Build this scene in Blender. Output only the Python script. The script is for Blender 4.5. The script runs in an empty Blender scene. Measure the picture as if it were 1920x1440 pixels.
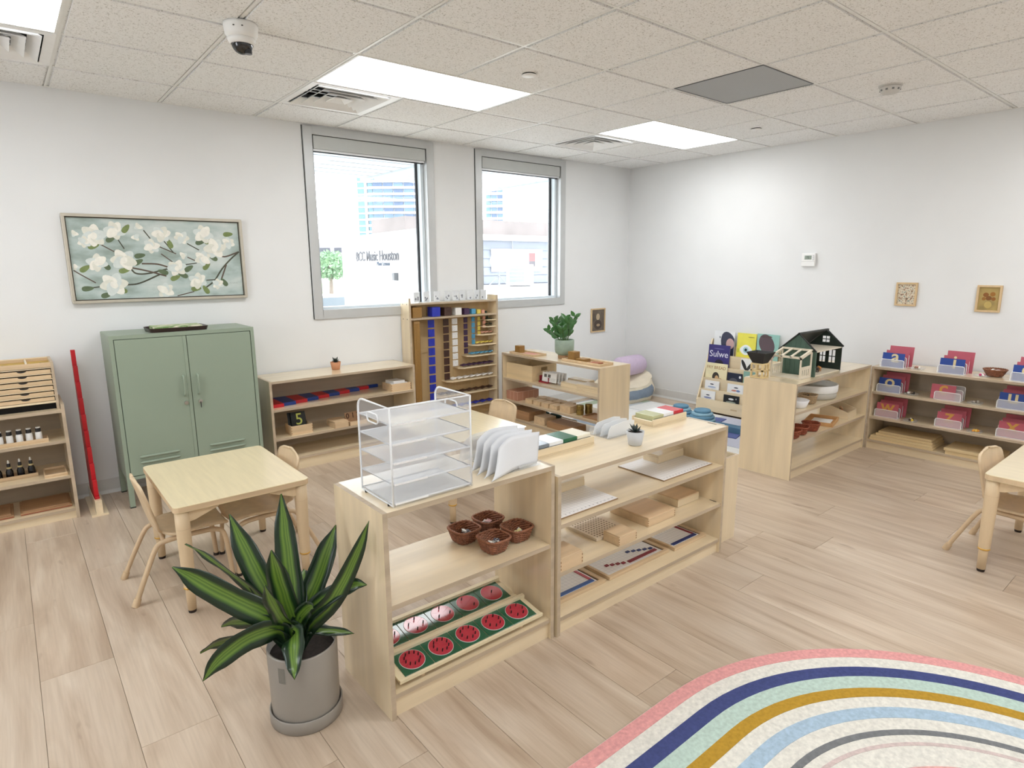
import bpy, bmesh, math, random
from mathutils import Vector, Matrix, Euler
random.seed(7)
PI = math.pi
scn = bpy.context.scene
COL = scn.collection

# ------------------------------------------------------------------ camera
cam_d = bpy.data.cameras.new('camera'); cam = bpy.data.objects.new('camera', cam_d); COL.objects.link(cam)
scn.camera = cam
cam_d.sensor_fit = 'HORIZONTAL'; cam_d.sensor_width = 36.0
cam_d.lens = 36.0 * 1154.575 / 1920.0
cam_d.clip_start = 0.05; cam_d.clip_end = 2000
YAW, PITCH, ROLL = 0.6860, 0.1915, -0.0068
_f = Vector((math.sin(YAW) * math.cos(PITCH), math.cos(YAW) * math.cos(PITCH), -math.sin(PITCH)))
_r = Vector((math.cos(YAW), -math.sin(YAW), 0)); _u = _r.cross(_f)
_r2 = math.cos(ROLL) * _r + math.sin(ROLL) * _u; _u2 = -math.sin(ROLL) * _r + math.cos(ROLL) * _u
cam.matrix_world = Matrix(((_r2.x, _u2.x, -_f.x, -1.5796), (_r2.y, _u2.y, -_f.y, -3.1692), (_r2.z, _u2.z, -_f.z, 1.5265), (0, 0, 0, 1)))

# ------------------------------------------------------------------ world / exposure
world = bpy.data.worlds.new('overcast_sky'); scn.world = world; world.use_nodes = True
bg = world.node_tree.nodes['Background']
bg.inputs[0].default_value = (0.90, 0.95, 1.0, 1); bg.inputs[1].default_value = 6.5
vs = scn.view_settings
vs.view_transform = 'Standard'; vs.look = 'None'; vs.exposure = 0.20; vs.gamma = 1.0; vs.use_curve_mapping = False
LAMP = 8.6        # luminance of the ceiling light panels

# ------------------------------------------------------------------ room numbers (metres)
YW, XR, ZC = 1.72, 4.21, 2.60          # window wall, right wall, ceiling
XL, YB = -3.66, -6.2                    # walls outside the picture
U = 0.6096                             # ceiling grid module

# ------------------------------------------------------------------ materials
MATS = {}
def lin(c):
    o = []
    for v in c[:3]:
        v = v / 255.0
        o.append(v / 12.92 if v <= 0.04045 else ((v + 0.055) / 1.055) ** 2.4)
    return (o[0], o[1], o[2], 1.0)
def base(name, rough=0.5, metal=0.0, spec=0.5, coat=0.0):
    m = bpy.data.materials.new(name); m.use_nodes = True
    b = m.node_tree.nodes['Principled BSDF']
    b.inputs['Roughness'].default_value = rough; b.inputs['Metallic'].default_value = metal
    b.inputs['Specular IOR Level'].default_value = spec; b.inputs['Coat Weight'].default_value = coat
    b.inputs['Coat Roughness'].default_value = 0.08
    MATS[name] = m
    return m, m.node_tree.nodes, m.node_tree.links, b
def tint(nt, ln, b, c, var, scale, stretch=(1, 1, 1), detail=3.0, bump=0.0, bscale=None):
    """procedural colour: noise between c*(1-var) and c*(1+var)"""
    tc = nt.new('ShaderNodeTexCoord'); mp = nt.new('ShaderNodeMapping'); no = nt.new('ShaderNodeTexNoise'); rp = nt.new('ShaderNodeValToRGB')
    oi = nt.new('ShaderNodeObjectInfo'); ml = nt.new('ShaderNodeMath'); ml.operation = 'MULTIPLY'; ml.inputs[1].default_value = 37.0
    cx = nt.new('ShaderNodeCombineXYZ')
    ln.new(oi.outputs['Random'], ml.inputs[0])
    for i in range(3): ln.new(ml.outputs[0], cx.inputs[i])
    ln.new(tc.outputs['Object'], mp.inputs['Vector']); ln.new(cx.outputs[0], mp.inputs['Location'])
    mp.inputs['Scale'].default_value = stretch
    no.inputs['Scale'].default_value = scale; no.inputs['Detail'].default_value = detail
    ln.new(mp.outputs[0], no.inputs['Vector']); ln.new(no.outputs['Fac'], rp.inputs[0])
    l = lin(c)
    rp.color_ramp.elements[0].position = 0.28; rp.color_ramp.elements[1].position = 0.72
    rp.color_ramp.elements[0].color = tuple(max(0, v * (1 - var)) for v in l[:3]) + (1,)
    rp.color_ramp.elements[1].color = tuple(min(1, v * (1 + var)) for v in l[:3]) + (1,)
    ln.new(rp.outputs[0], b.inputs['Base Color'])
    if bump:
        bp = nt.new('ShaderNodeBump'); bp.inputs['Strength'].default_value = bump; bp.inputs['Distance'].default_value = 0.002
        if bscale:
            n2 = nt.new('ShaderNodeTexNoise'); n2.inputs['Scale'].default_value = bscale; n2.inputs['Detail'].default_value = 2
            ln.new(tc.outputs['Object'], n2.inputs['Vector']); ln.new(n2.outputs['Fac'], bp.inputs['Height'])
        else: ln.new(no.outputs['Fac'], bp.inputs['Height'])
        ln.new(bp.outputs[0], b.inputs['Normal'])
    return rp
def flat(c, rough=0.5, metal=0.0, var=0.05, scale=14.0, spec=0.5, coat=0.0, bump=0.0, bscale=None, name=None):
    key = name or 'flat_%d_%d_%d_%.2f_%.1f_%.2f' % (c[0], c[1], c[2], rough, metal, coat)
    if key in MATS: return MATS[key]
    m, nt, ln, b = base(key, rough, metal, spec, coat)
    tint(nt, ln, b, c, var, scale, bump=bump, bscale=bscale)
    return m
def wood(name, c, axis='x', var=0.10, rough=0.42, scale=2.2, spec=0.4, coat=0.0):
    key = name + '_' + axis
    if key in MATS: return MATS[key]
    m, nt, ln, b = base(key, rough, spec=spec, coat=coat)
    b.inputs['Coat Roughness'].default_value = 0.16
    st = {'x': (0.9, 11, 11), 'y': (11, 0.9, 11), 'z': (11, 11, 0.9)}[axis]
    tint(nt, ln, b, c, var, scale, st, detail=5.0)
    return m
BIRCH = (231, 212, 178); BEECH = (213, 186, 150); PLYEDGE = (188, 170, 146); OAKD = (168, 130, 94)
def birch(a='x'): return wood('birch_plywood', BIRCH, a, 0.10, 0.30, 1.6, 0.5, 0.8)
def beech(a='x'): return wood('beech', BEECH, a, 0.12, 0.45)
def plyedge(): return wood('plywood_edge', PLYEDGE, 'x', 0.16, 0.5)
def brownwood(a='x'): return wood('brown_wood', OAKD, a, 0.16, 0.45)
def greywood(a='x'): return wood('grey_birch_back', (184, 170, 150), a, 0.10, 0.5)
def emit(name, c, s):
    if name in MATS: return MATS[name]
    m = bpy.data.materials.new(name); m.use_nodes = True; nt = m.node_tree.nodes; nt.clear()
    e = nt.new('ShaderNodeEmission'); o = nt.new('ShaderNodeOutputMaterial')
    e.inputs[0].default_value = c; e.inputs[1].default_value = s
    m.node_tree.links.new(e.outputs[0], o.inputs[0]); MATS[name] = m
    return m
def sheer(name, c, opacity, rough=0.5, gloss=0.08):
    """thin see-through sheet (acrylic, wire gauze, film)"""
    if name in MATS: return MATS[name]
    m, nt, ln, b = base(name, rough)
    b.inputs['Base Color'].default_value = lin(c)
    out = nt['Material Output']; tr = nt.new('ShaderNodeBsdfTransparent'); mx = nt.new('ShaderNodeMixShader'); gl = nt.new('ShaderNodeBsdfGlossy'); m2 = nt.new('ShaderNodeMixShader')
    gl.inputs['Roughness'].default_value = 0.05
    mx.inputs[0].default_value = opacity; ln.new(tr.outputs[0], mx.inputs[1]); ln.new(b.outputs[0], mx.inputs[2])
    m2.inputs[0].default_value = gloss; ln.new(mx.outputs[0], m2.inputs[1]); ln.new(gl.outputs[0], m2.inputs[2])
    ln.new(m2.outputs[0], out.inputs[0])
    return m

# ------------------------------------------------------------------ mesh building
class MB:
    def __init__(s): s.v = []; s.f = []; s.m = []; s.sm = []
    def add(s, vs, fs, m=0, smooth=False):
        o = len(s.v); s.v += [tuple(p) for p in vs]
        for f in fs: s.f.append(tuple(i + o for i in f)); s.m.append(m); s.sm.append(smooth)
        return s
    def box(s, x0, x1, y0, y1, z0, z1, m=0, ms=None, rot=None, piv=(0, 0, 0)):
        vs = [Vector((x, y, z)) for x in (x0, x1) for y in (y0, y1) for z in (z0, z1)]
        if rot is not None: vs = [rot @ (p - Vector(piv)) + Vector(piv) for p in vs]
        fs = [(0, 1, 3, 2), (4, 6, 7, 5), (0, 4, 5, 1), (2, 3, 7, 6), (0, 2, 6, 4), (1, 5, 7, 3)]
        o = len(s.v); s.v += [tuple(p) for p in vs]
        for i, f in enumerate(fs):
            s.f.append(tuple(k + o for k in f)); s.m.append(ms[i] if ms else m); s.sm.append(False)
        return s
    def ply(s, x0, x1, y0, y1, z0, z1):
        """panel: broad faces use slot 0, the sawn edges slot 1"""
        d = (x1 - x0, y1 - y0, z1 - z0); t = d.index(min(d))
        ms = [1] * 6; ms[2 * t] = 0; ms[2 * t + 1] = 0
        return s.box(x0, x1, y0, y1, z0, z1, ms=ms)
    def cyl(s, c, r, h, n=16, m=0, r2=None, axis='z', caps=True):
        r2 = r if r2 is None else r2
        def P(a, b, z):
            p = {'z': (a, b, z), 'y': (a, z, b), 'x': (z, a, b)}[axis]
            return (c[0] + p[0], c[1] + p[1], c[2] + p[2])
        A = [P(r * math.cos(2 * PI * i / n), r * math.sin(2 * PI * i / n), 0) for i in range(n)]
        B = [P(r2 * math.cos(2 * PI * i / n), r2 * math.sin(2 * PI * i / n), h) for i in range(n)]
        s.add(A + B, [(i, (i + 1) % n, n + (i + 1) % n, n + i) for i in range(n)], m, True)
        if caps: s.add(A, [tuple(range(n))[::-1]], m); s.add(B, [tuple(range(n))], m)
        return s
    def lathe(s, prof, n=24, m=0, c=(0, 0, 0), sq=0.0, smooth=True):
        """prof [(r,z)]; sq>0 makes the section a rounded square"""
        vs = []
        for r, z in prof:
            for i in range(n):
                a = 2 * PI * i / n; ca, sa = math.cos(a), math.sin(a)
                k = 1.0
                if sq: k = 1.0 / ((abs(ca) ** (2 + sq) + abs(sa) ** (2 + sq)) ** (1 / (2 + sq)))
                vs.append((c[0] + r * k * ca, c[1] + r * k * sa, c[2] + z))
        fs = []
        for j in range(len(prof) - 1):
            for i in range(n):
                fs.append((j * n + i, j * n + (i + 1) % n, (j + 1) * n + (i + 1) % n, (j + 1) * n + i))
        s.add(vs, fs, m, smooth)
        return s
    def tube(s, pts, r, n=8, m=0, caps=True, closed=False, flatk=1.0):
        pts = [Vector(p) for p in pts]; N = len(pts); rr = r if isinstance(r, (list, tuple)) else [r] * N
        vs = []; up = Vector((0, 0, 1))
        prev = None
        for i, p in enumerate(pts):
            a = pts[(i - 1) % N] if (closed or i > 0) else p; b = pts[(i + 1) % N] if (closed or i < N - 1) else p
            t = (b - a).normalized()
            if prev is None:
                x = t.cross(up)
                if x.length < 1e-3: x = t.cross(Vector((0, 1, 0)))
                x.normalize()
            else:
                x = prev - t * prev.dot(t)
                x.normalize()
            prev = x; y = t.cross(x)
            for k in range(n):
                a2 = 2 * PI * (k + 0.5) / n
                vs.append(p + x * (rr[i] * math.cos(a2)) + y * (rr[i] * flatk * math.sin(a2)))
        L = N if closed else N - 1
        fs = [(i * n + k, i * n + (k + 1) % n, ((i + 1) % N) * n + (k + 1) % n, ((i + 1) % N) * n + k) for i in range(L) for k in range(n)]
        s.add(vs, fs, m, n > 5)
        if caps and not closed: s.add(vs[:n], [tuple(range(n))[::-1]], m); s.add(vs[-n:], [tuple(range(n))], m)
        return s
    def prism(s, poly, d0, d1, axis='z', m=0, mside=None):
        """closed 2-d outline extruded along an axis: z->(x,y), y->(x,z), x->(y,z)"""
        def P(a, b, d): return {'z': (a, b, d), 'y': (a, d, b), 'x': (d, a, b)}[axis]
        n = len(poly); A = [P(a, b, d0) for a, b in poly]; B = [P(a, b, d1) for a, b in poly]
        ms = m if mside is None else mside
        s.add(A, [tuple(range(n))[::-1]], m); s.add(B, [tuple(range(n))], m)
        s.add(A + B, [(i, (i + 1) % n, n + (i + 1) % n, n + i) for i in range(n)], ms)
        return s
    def sphere(s, c, r, n=14, k=8, m=0, sz=1.0, half=False):
        prof = []
        for j in range(k + 1):
            a = -PI / 2 + PI * j / k
            if half: a = PI / 2 * j / k
            prof.append((max(1e-4, r * math.cos(a)), r * sz * math.sin(a)))
        return s.lathe(prof, n, m, c)
    def grid(s, f, nu, nv, m=0, smooth=True, mf=None):
        vs = [f(i / nu, j / nv) for i in range(nu + 1) for j in range(nv + 1)]
        o = len(s.v); s.v += [tuple(p) for p in vs]
        for i in range(nu):
            for j in range(nv):
                a = i * (nv + 1) + j
                s.f.append((o + a, o + a + nv + 1, o + a + nv + 2, o + a + 1)); s.m.append(mf(i, j) if mf else m); s.sm.append(smooth)
        return s
    def mesh(s, name, mats, bev=0.0, seg=1, recalc=True):
        me = bpy.data.meshes.new(name); me.from_pydata(s.v, [], s.f)
        for mt in mats: me.materials.append(mt)
        for p, k, q in zip(me.polygons, s.m, s.sm): p.material_index = k; p.use_smooth = q
        if recalc or bev:
            bm = bmesh.new(); bm.from_mesh(me)
            if bev:
                bmesh.ops.remove_doubles(bm, verts=bm.verts, dist=1e-6)
                ed = [e for e in bm.edges if len(e.link_faces) == 2 and e.calc_face_angle(0) > 0.6]
                bmesh.ops.bevel(bm, geom=ed, offset=bev, segments=seg, affect='EDGES', profile=0.6, clamp_overlap=True)
            bmesh.ops.recalc_face_normals(bm, faces=bm.faces)
            bm.to_mesh(me); bm.free()
        me.update()
        return me
def rrect(x0, x1, y0, y1, r, n=5):
    o = []
    for cx, cy, a0 in ((x1 - r, y1 - r, 0), (x0 + r, y1 - r, 90), (x0 + r, y0 + r, 180), (x1 - r, y0 + r, 270)):
        for k in range(n + 1):
            a = math.radians(a0 + 90 * k / n); o.append((cx + r * math.cos(a), cy + r * math.sin(a)))
    return o

def link(name, data, parent=None, loc=(0, 0, 0), rot=(0, 0, 0)):
    o = bpy.data.objects.new(name, data); COL.objects.link(o)
    o.location = loc; o.rotation_euler = rot
    if parent: o.parent = parent
    return o
def tag(o, label, cat, group=None, kind=None):
    o['label'] = label; o['category'] = cat
    if group: o['group'] = group
    if kind: o['kind'] = kind
    return o
def thing(name, label, cat, loc=(0, 0, 0), rz=0.0, group=None):
    o = link(name, None, None, loc, (0, 0, rz)); o.empty_display_size = 0.1
    return tag(o, label, cat, group)
def part(name, mb, mats, parent, bev=0.0, seg=1, loc=(0, 0, 0), rot=(0, 0, 0), label=None):
    if not isinstance(mats, (list, tuple)): mats = [mats]
    o = link(name, mb.mesh(name, mats, bev, seg) if isinstance(mb, MB) else mb, parent, loc, rot)
    if label: o['label'] = label
    return o
def one(name, label, cat, mb, mats, loc=(0, 0, 0), rz=0.0, group=None, bev=0.0, seg=1, kind=None):
    if not isinstance(mats, (list, tuple)): mats = [mats]
    o = link(name, mb.mesh(name, mats, bev, seg) if isinstance(mb, MB) else mb, None, loc, (0, 0, rz))
    return tag(o, label, cat, group, kind)
def struct(name, mb, mats, bev=0.0):
    if not isinstance(mats, (list, tuple)): mats = [mats]
    o = link(name, mb.mesh(name, mats, bev)) if mb is not None else link(name, None)
    o['kind'] = 'structure'
    return o
def copy_tree(o, parent=None):
    c = o.copy(); COL.objects.link(c)
    if parent: c.parent = parent
    for ch in list(o.children): copy_tree(ch, c)
    return c
def text_mesh(s, size, mt, ext=0.0006, align='CENTER', bold=0.0, shear=0.0):
    cu = bpy.data.curves.new('lettering', 'FONT'); cu.body = s; cu.size = size; cu.extrude = ext; cu.align_x = align; cu.align_y = 'CENTER'
    cu.offset = bold; cu.shear = shear; cu.resolution_u = 3
    o = bpy.data.objects.new('lettering', cu); COL.objects.link(o)
    dg = bpy.context.evaluated_depsgraph_get()
    me = bpy.data.meshes.new_from_object(o.evaluated_get(dg)); me.materials.clear(); me.materials.append(mt)
    bpy.data.objects.remove(o); bpy.data.curves.remove(cu)
    return me
def smooth_path(pts, n=6):
    """Catmull-Rom through the points"""
    P = [Vector(p) for p in pts]; P = [2 * P[0] - P[1]] + P + [2 * P[-1] - P[-2]]; o = []
    for i in range(1, len(P) - 2):
        for k in range(n):
            t = k / n; a, b, c, d = P[i - 1], P[i], P[i + 1], P[i + 2]
            o.append(0.5 * ((2 * b) + (c - a) * t + (2 * a - 5 * b + 4 * c - d) * t * t + (3 * b - a - 3 * c + d) * t ** 3))
    o.append(P[-2]); return o
WHITE = lambda: flat((240, 240, 238), 0.45, var=0.02, name='white_plastic')
PAPER = lambda: flat((243, 243, 240), 0.7, var=0.02, name='white_paper')
BLACK = lambda: flat((22, 22, 24), 0.45, var=0.1, name='black_plastic')
# ================================================================== THE ROOM
def mk_wall():
    m, nt, ln, b = base('wall_paint', 0.75, spec=0.2)
    tint(nt, ln, b, (232, 233, 233), 0.015, 3.0, bump=0.08, bscale=220)
    return m
WALL = mk_wall()
WN = [(0.355, 1.530), (1.990, 3.165)]; WZ0, WZ1 = 1.10, 2.59
mb = MB(); T = 0.16
xs = [XL, WN[0][0], WN[0][1], WN[1][0], WN[1][1], XR + T]
for i in range(5):
    if i in (1, 3):
        mb.box(xs[i], xs[i + 1], YW, YW + T, 0, WZ0); mb.box(xs[i], xs[i + 1], YW, YW + T, WZ1, ZC + 0.1)
    else: mb.box(xs[i], xs[i + 1], YW, YW + T, 0, ZC + 0.1)
struct('wall_left', mb, WALL)
struct('wall_right', MB().box(XR, XR + T, YB, YW, 0, ZC + 0.1), WALL)
struct('wall_rear', MB().box(XL, XR + T, YB - T, YB, 0, ZC + 0.1), WALL)
SW = (-1.05, 0.0, 0.85, 2.45)            # side windows (outside the picture): y0, y1, z0, z1
mb = MB(); mb.box(XL - T, XL, YB - T, SW[0], 0, ZC + 0.1); mb.box(XL - T, XL, SW[1], YW + T, 0, ZC + 0.1); mb.box(XL - T, XL, SW[0], SW[1], 0, SW[2]); mb.box(XL - T, XL, SW[0], SW[1], SW[3], ZC + 0.1)
struct('wall_side', mb, WALL)
BASEB = flat((214, 214, 212), 0.5, var=0.02, name='baseboard_vinyl')
def cove(L0, L1, wall):
    prof = [(0, 0.0005), (0.022, 0.0005), (0.016, 0.008), (0.007, 0.022), (0.005, 0.098), (0.003, 0.102), (0, 0.102)]
    m = MB()
    if wall == 'w': m.prism([(YW - a, z) for a, z in prof], L0, L1, 'x')
    else: m.prism([(XR - a, z) for a, z in prof], L0, L1, 'y')
    return m
struct('baseboard_left', cove(XL, XR - 0.022, 'w'), BASEB)
struct('baseboard_right', cove(YB, YW - 0.022, 'r'), BASEB)

# ---- floor of vinyl planks
def mk_floor():
    m, nt, ln, b = base('oak_vinyl_plank', 0.32, spec=0.5)
    tc = nt.new('ShaderNodeTexCoord'); oi = nt.new('ShaderNodeObjectInfo')
    ml = nt.new('ShaderNodeMath'); ml.operation = 'MULTIPLY'; ml.inputs[1].default_value = 91.0; ln.new(oi.outputs['Random'], ml.inputs[0])
    cx = nt.new('ShaderNodeCombineXYZ')
    for i in range(3): ln.new(ml.outputs[0], cx.inputs[i])
    def noise(sc, scale, det, dist=0.0):
        mp = nt.new('ShaderNodeMapping'); ln.new(tc.outputs['Object'], mp.inputs['Vector']); ln.new(cx.outputs[0], mp.inputs['Location']); mp.inputs['Scale'].default_value = sc
        n = nt.new('ShaderNodeTexNoise'); n.inputs['Scale'].default_value = scale; n.inputs['Detail'].default_value = det; n.inputs['Distortion'].default_value = dist
        ln.new(mp.outputs[0], n.inputs['Vector']); return n
    n1 = noise((7, 0.9, 7), 1.5, 5.0, 1.1)
    r1 = nt.new('ShaderNodeValToRGB'); ln.new(n1.outputs['Fac'], r1.inputs[0])
    e = r1.color_ramp.elements; e[0].position = 0.25; e[1].position = 0.75
    e[0].color = lin((174, 152, 130)); e[1].color = lin((213, 197, 178))
    k = r1.color_ramp.elements.new(0.5); k.color = lin((198, 179, 158))
    n2 = noise((8.0, 2.6, 8.0), 1.7, 2.0)                 # knots and dark flecks
    r2 = nt.new('ShaderNodeValToRGB'); ln.new(n2.outputs['Fac'], r2.inputs[0])
    r2.color_ramp.elements[0].position = 0.70; r2.color_ramp.elements[0].color = (1, 1, 1, 1)
    r2.color_ramp.elements[1].position = 0.80; r2.color_ramp.elements[1].color = (0.58, 0.52, 0.47, 1)
    mx = nt.new('ShaderNodeMix'); mx.data_type = 'RGBA'; mx.blend_type = 'MULTIPLY'; mx.inputs[0].default_value = 1.0
    ln.new(r1.outputs[0], mx.inputs['A']); ln.new(r2.outputs[0], mx.inputs['B'])
    n3 = noise((60, 2.0, 60), 2.0, 3.0)                   # fine grain
    r3 = nt.new('ShaderNodeValToRGB'); ln.new(n3.outputs['Fac'], r3.inputs[0])
    r3.color_ramp.elements[0].position = 0.3; r3.color_ramp.elements[0].color = (0.90, 0.89, 0.88, 1); r3.color_ramp.elements[1].position = 0.6
    m3 = nt.new('ShaderNodeMix'); m3.data_type = 'RGBA'; m3.blend_type = 'MULTIPLY'; m3.inputs[0].default_value = 1.0
    ln.new(mx.outputs['Result'], m3.inputs['A']); ln.new(r3.outputs[0], m3.inputs['B'])
    mr = nt.new('ShaderNodeMapRange'); mr.inputs['To Min'].default_value = 0.92; mr.inputs['To Max'].default_value = 1.05; ln.new(oi.outputs['Random'], mr.inputs[0])
    m4 = nt.new('ShaderNodeMix'); m4.data_type = 'RGBA'; m4.blend_type = 'MULTIPLY'; m4.inputs[0].default_value = 1.0
    ln.new(m3.outputs['Result'], m4.inputs['A']); ln.new(mr.outputs[0], m4.inputs['B'])
    ln.new(m4.outputs['Result'], b.inputs['Base Color'])
    bp = nt.new('ShaderNodeBump'); bp.inputs['Strength'].default_value = 0.06; bp.inputs['Distance'].default_value = 0.002; ln.new(n3.outputs['Fac'], bp.inputs['Height']); ln.new(bp.outputs[0], b.inputs['Normal'])
    return m
FLOORM = mk_floor()
fl = struct('floor', MB().box(XL, XR, YB, YW, -0.05, -0.006), flat((120, 105, 90), 0.8, name='subfloor'))
PW, PL = 0.236, 1.524
pm = MB().box(0.0006, PW - 0.0006, 0.0006, PL - 0.0006, -0.006, 0.0).mesh('plank', [FLOORM], 0.0007)
x = -1.652 - PW * 12; row = 0
pcount = 0
while x < XR:
    y = YW - PL * random.random()
    y0 = y
    while y > YB - PL:
        a, c_ = max(y, YB), min(y + PL, YW)
        if c_ - a > 0.05:
            full = abs(c_ - a - PL) < 1e-4 and x + PW <= XR and x >= XL
            if full: me = pm; lx, ly = x, y
            else:
                xa, xb = max(x, XL), min(x + PW, XR)
                if xb - xa > 0.02: me = MB().box(0.0006, xb - xa - 0.0006, 0.0006, c_ - a - 0.0006, -0.006, 0.0).mesh('plank', [FLOORM], 0.0007); lx, ly = xa, a
                else: me = None
            if me: link('plank', me, fl, (lx, ly, 0)); pcount += 1
        y -= PL
    y = y0 + PL
    while y < YW:
        a, c_ = y, min(y + PL, YW); xa, xb = max(x, XL), min(x + PW, XR)
        if xb - xa > 0.02 and c_ - a > 0.02: link('plank', MB().box(0.0006, xb - xa - 0.0006, 0.0006, c_ - a - 0.0006, -0.006, 0.0).mesh('plank', [FLOORM], 0.0007), fl, (xa, a, 0)); pcount += 1
        y += PL
    x += PW; row += 1

# ---- suspended ceiling
def mk_tile():
    m, nt, ln, b = base('mineral_fibre_tile', 0.9, spec=0.1)
    tc = nt.new('ShaderNodeTexCoord'); oi = nt.new('ShaderNodeObjectInfo')
    v = nt.new('ShaderNodeVectorMath'); v.operation = 'ADD'; ln.new(tc.outputs['Object'], v.inputs[0])
    sc = nt.new('ShaderNodeVectorMath'); sc.operation = 'SCALE'; ln.new(oi.outputs['Location'], sc.inputs[0]); sc.inputs['Scale'].default_value = 1.7; ln.new(sc.outputs[0], v.inputs[1])
    n = nt.new('ShaderNodeTexNoise'); n.inputs['Scale'].default_value = 130; n.inputs['Detail'].default_value = 2; n.inputs['Distortion'].default_value = 0.8
    ln.new(v.outputs[0], n.inputs['Vector'])
    r = nt.new('ShaderNodeValToRGB'); ln.new(n.outputs['Fac'], r.inputs[0])
    r.color_ramp.elements[0].position = 0.33; r.color_ramp.elements[0].color = lin((196, 194, 190)); r.color_ramp.elements[1].position = 0.43; r.color_ramp.elements[1].color = lin((243, 243, 242))
    ln.new(r.outputs[0], b.inputs['Base Color'])
    bp = nt.new('ShaderNodeBump'); bp.inputs['Strength'].default_value = 0.35; bp.inputs['Distance'].default_value = 0.003; ln.new(r.outputs[0], bp.inputs['Height']); ln.new(bp.outputs[0], b.inputs['Normal'])
    return m
TILE = mk_tile(); GRIDM = flat((236, 236, 233), 0.4, var=0.02, name='ceiling_grid_enamel')
ce = struct('ceiling', MB().box(XL - T, XR + T, YB - T, YW + T, ZC + 0.11, ZC + 0.20), WALL)
LIGHTS = [(a, b) for a in (-4, 0, 4) for b in (0, -5, -9)]            # (cell x, cell y) of each 2x4 panel, two cells long in x; unseen rear rows added to brighten the room
VENTS = [(-3, 1), (0, 1), (4, 1)]; RETURN = (3, -2)
used = set()
for a, b_ in LIGHTS: used |= {(a, b_), (a + 1, b_)}
used |= set(VENTS); used.add(RETURN)
def tilemesh(w, d):
    g = 0.0075; e = 0.010; m = MB()
    m.box(g, w - g, g, d - g, 0.010, 0.022); m.box(g + e, w - g - e, g + e, d - g - e, 0.0, 0.0101)
    return m.mesh('ceiling_tile', [TILE])
tm = tilemesh(U, U); tcount = 0
ia0, ia1 = math.floor(XL / U), math.floor(XR / U); ib0, ib1 = math.floor(YB / U), math.floor(YW / U)
cells = []
for i in range(ia0, ia1 + 1):
    for j in range(ib0, ib1 + 1):
        if (i, j) in used: continue
        x0, x1, y0, y1 = max(i * U, XL), min((i + 1) * U, XR), max(j * U, YB), min((j + 1) * U, YW)
        if x1 - x0 < 0.03 or y1 - y0 < 0.03: continue
        fullc = (x1 - x0 > U - 1e-4) and (y1 - y0 > U - 1e-4)
        link('ceiling_tile', tm if fullc else tilemesh(x1 - x0, y1 - y0), ce, (x0, y0, ZC)); tcount += 1
inlight = lambda i, j: any(a == i - 1 and b_ == j for a, b_ in LIGHTS)
for i in range(ia0, ia1 + 2):                     # main runners along y (cut where a light panel crosses)
    xx = i * U
    if xx < XL or xx > XR - 0.005: continue
    segs = []; cur = YB
    for j in range(ib0, ib1 + 1):
        if inlight(i, j):
            segs.append((cur, j * U)); cur = (j + 1) * U
    segs.append((cur, YW))
    m = MB()
    for a, b_ in segs: m.box(xx - 0.0075, xx + 0.0075, a, b_, ZC + 0.004, ZC + 0.0095)
    part('grid_runner', m, GRIDM, ce)
for j in range(ib0, ib1 + 2):
    yy = j * U
    if yy < YB or yy > YW: continue
    part('grid_cross_tee', MB().box(XL, XR, yy - 0.0075, yy + 0.0075, ZC + 0.0042, ZC + 0.0097), GRIDM, ce)
m = MB(); L = 0.022
m.box(XL, XR, YW - L, YW, ZC + 0.003, ZC + 0.006); m.box(XR - L, XR, YB, YW - L, ZC + 0.003, ZC + 0.006)
part('wall_angle', m, GRIDM, ce)
DIFF = emit('light_diffuser_glow', (0.975, 0.99, 1.0, 1), LAMP)
LGL = {(-4, 0): 'flat white light panel beside the return vent by the painting wall', (0, 0): 'long white light panel between the dome camera and sprinkler cover',
       (4, 0): 'white light panel in the ceiling corner beyond both windows'}
for a, b_ in LIGHTS:
    t = thing('ceiling_light', LGL.get((a, b_), 'added unseen white ceiling light panel at the rear of the room'), 'ceiling light', (a * U, b_ * U, ZC), 0, 'recessed ceiling light panels')
    w, d = 2 * U, U; g = 0.008
    m = MB()
    m.box(g, w - g, g, g + 0.012, 0.0, 0.02); m.box(g, w - g, d - g - 0.012, d - g, 0.0, 0.02); m.box(g, g + 0.012, g + 0.012, d - g - 0.012, 0.0, 0.02); m.box(w - g - 0.012, w - g, g + 0.012, d - g - 0.012, 0.0, 0.02)
    part('frame', m, GRIDM, t)
    part('diffuser', MB().box(g + 0.012, w - g - 0.012, g + 0.012, d - g - 0.012, 0.006, 0.012), DIFF, t)
VM = flat((243, 243, 242), 0.35, 0.0, 0.02, name='vent_enamel'); DARK = flat((8, 8, 9), 0.9, name='hollow_dark')
VL = {(-3, 1): 'white louvred air vent beside the light panel above the letter shelf', (0, 1): 'white louvred air vent at the window end of the long light panel', (4, 1): 'white louvred air vent in front of the far window'}
VL[(-3, 1)] = 'white louvred air vent above the drawer box wall'
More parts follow.
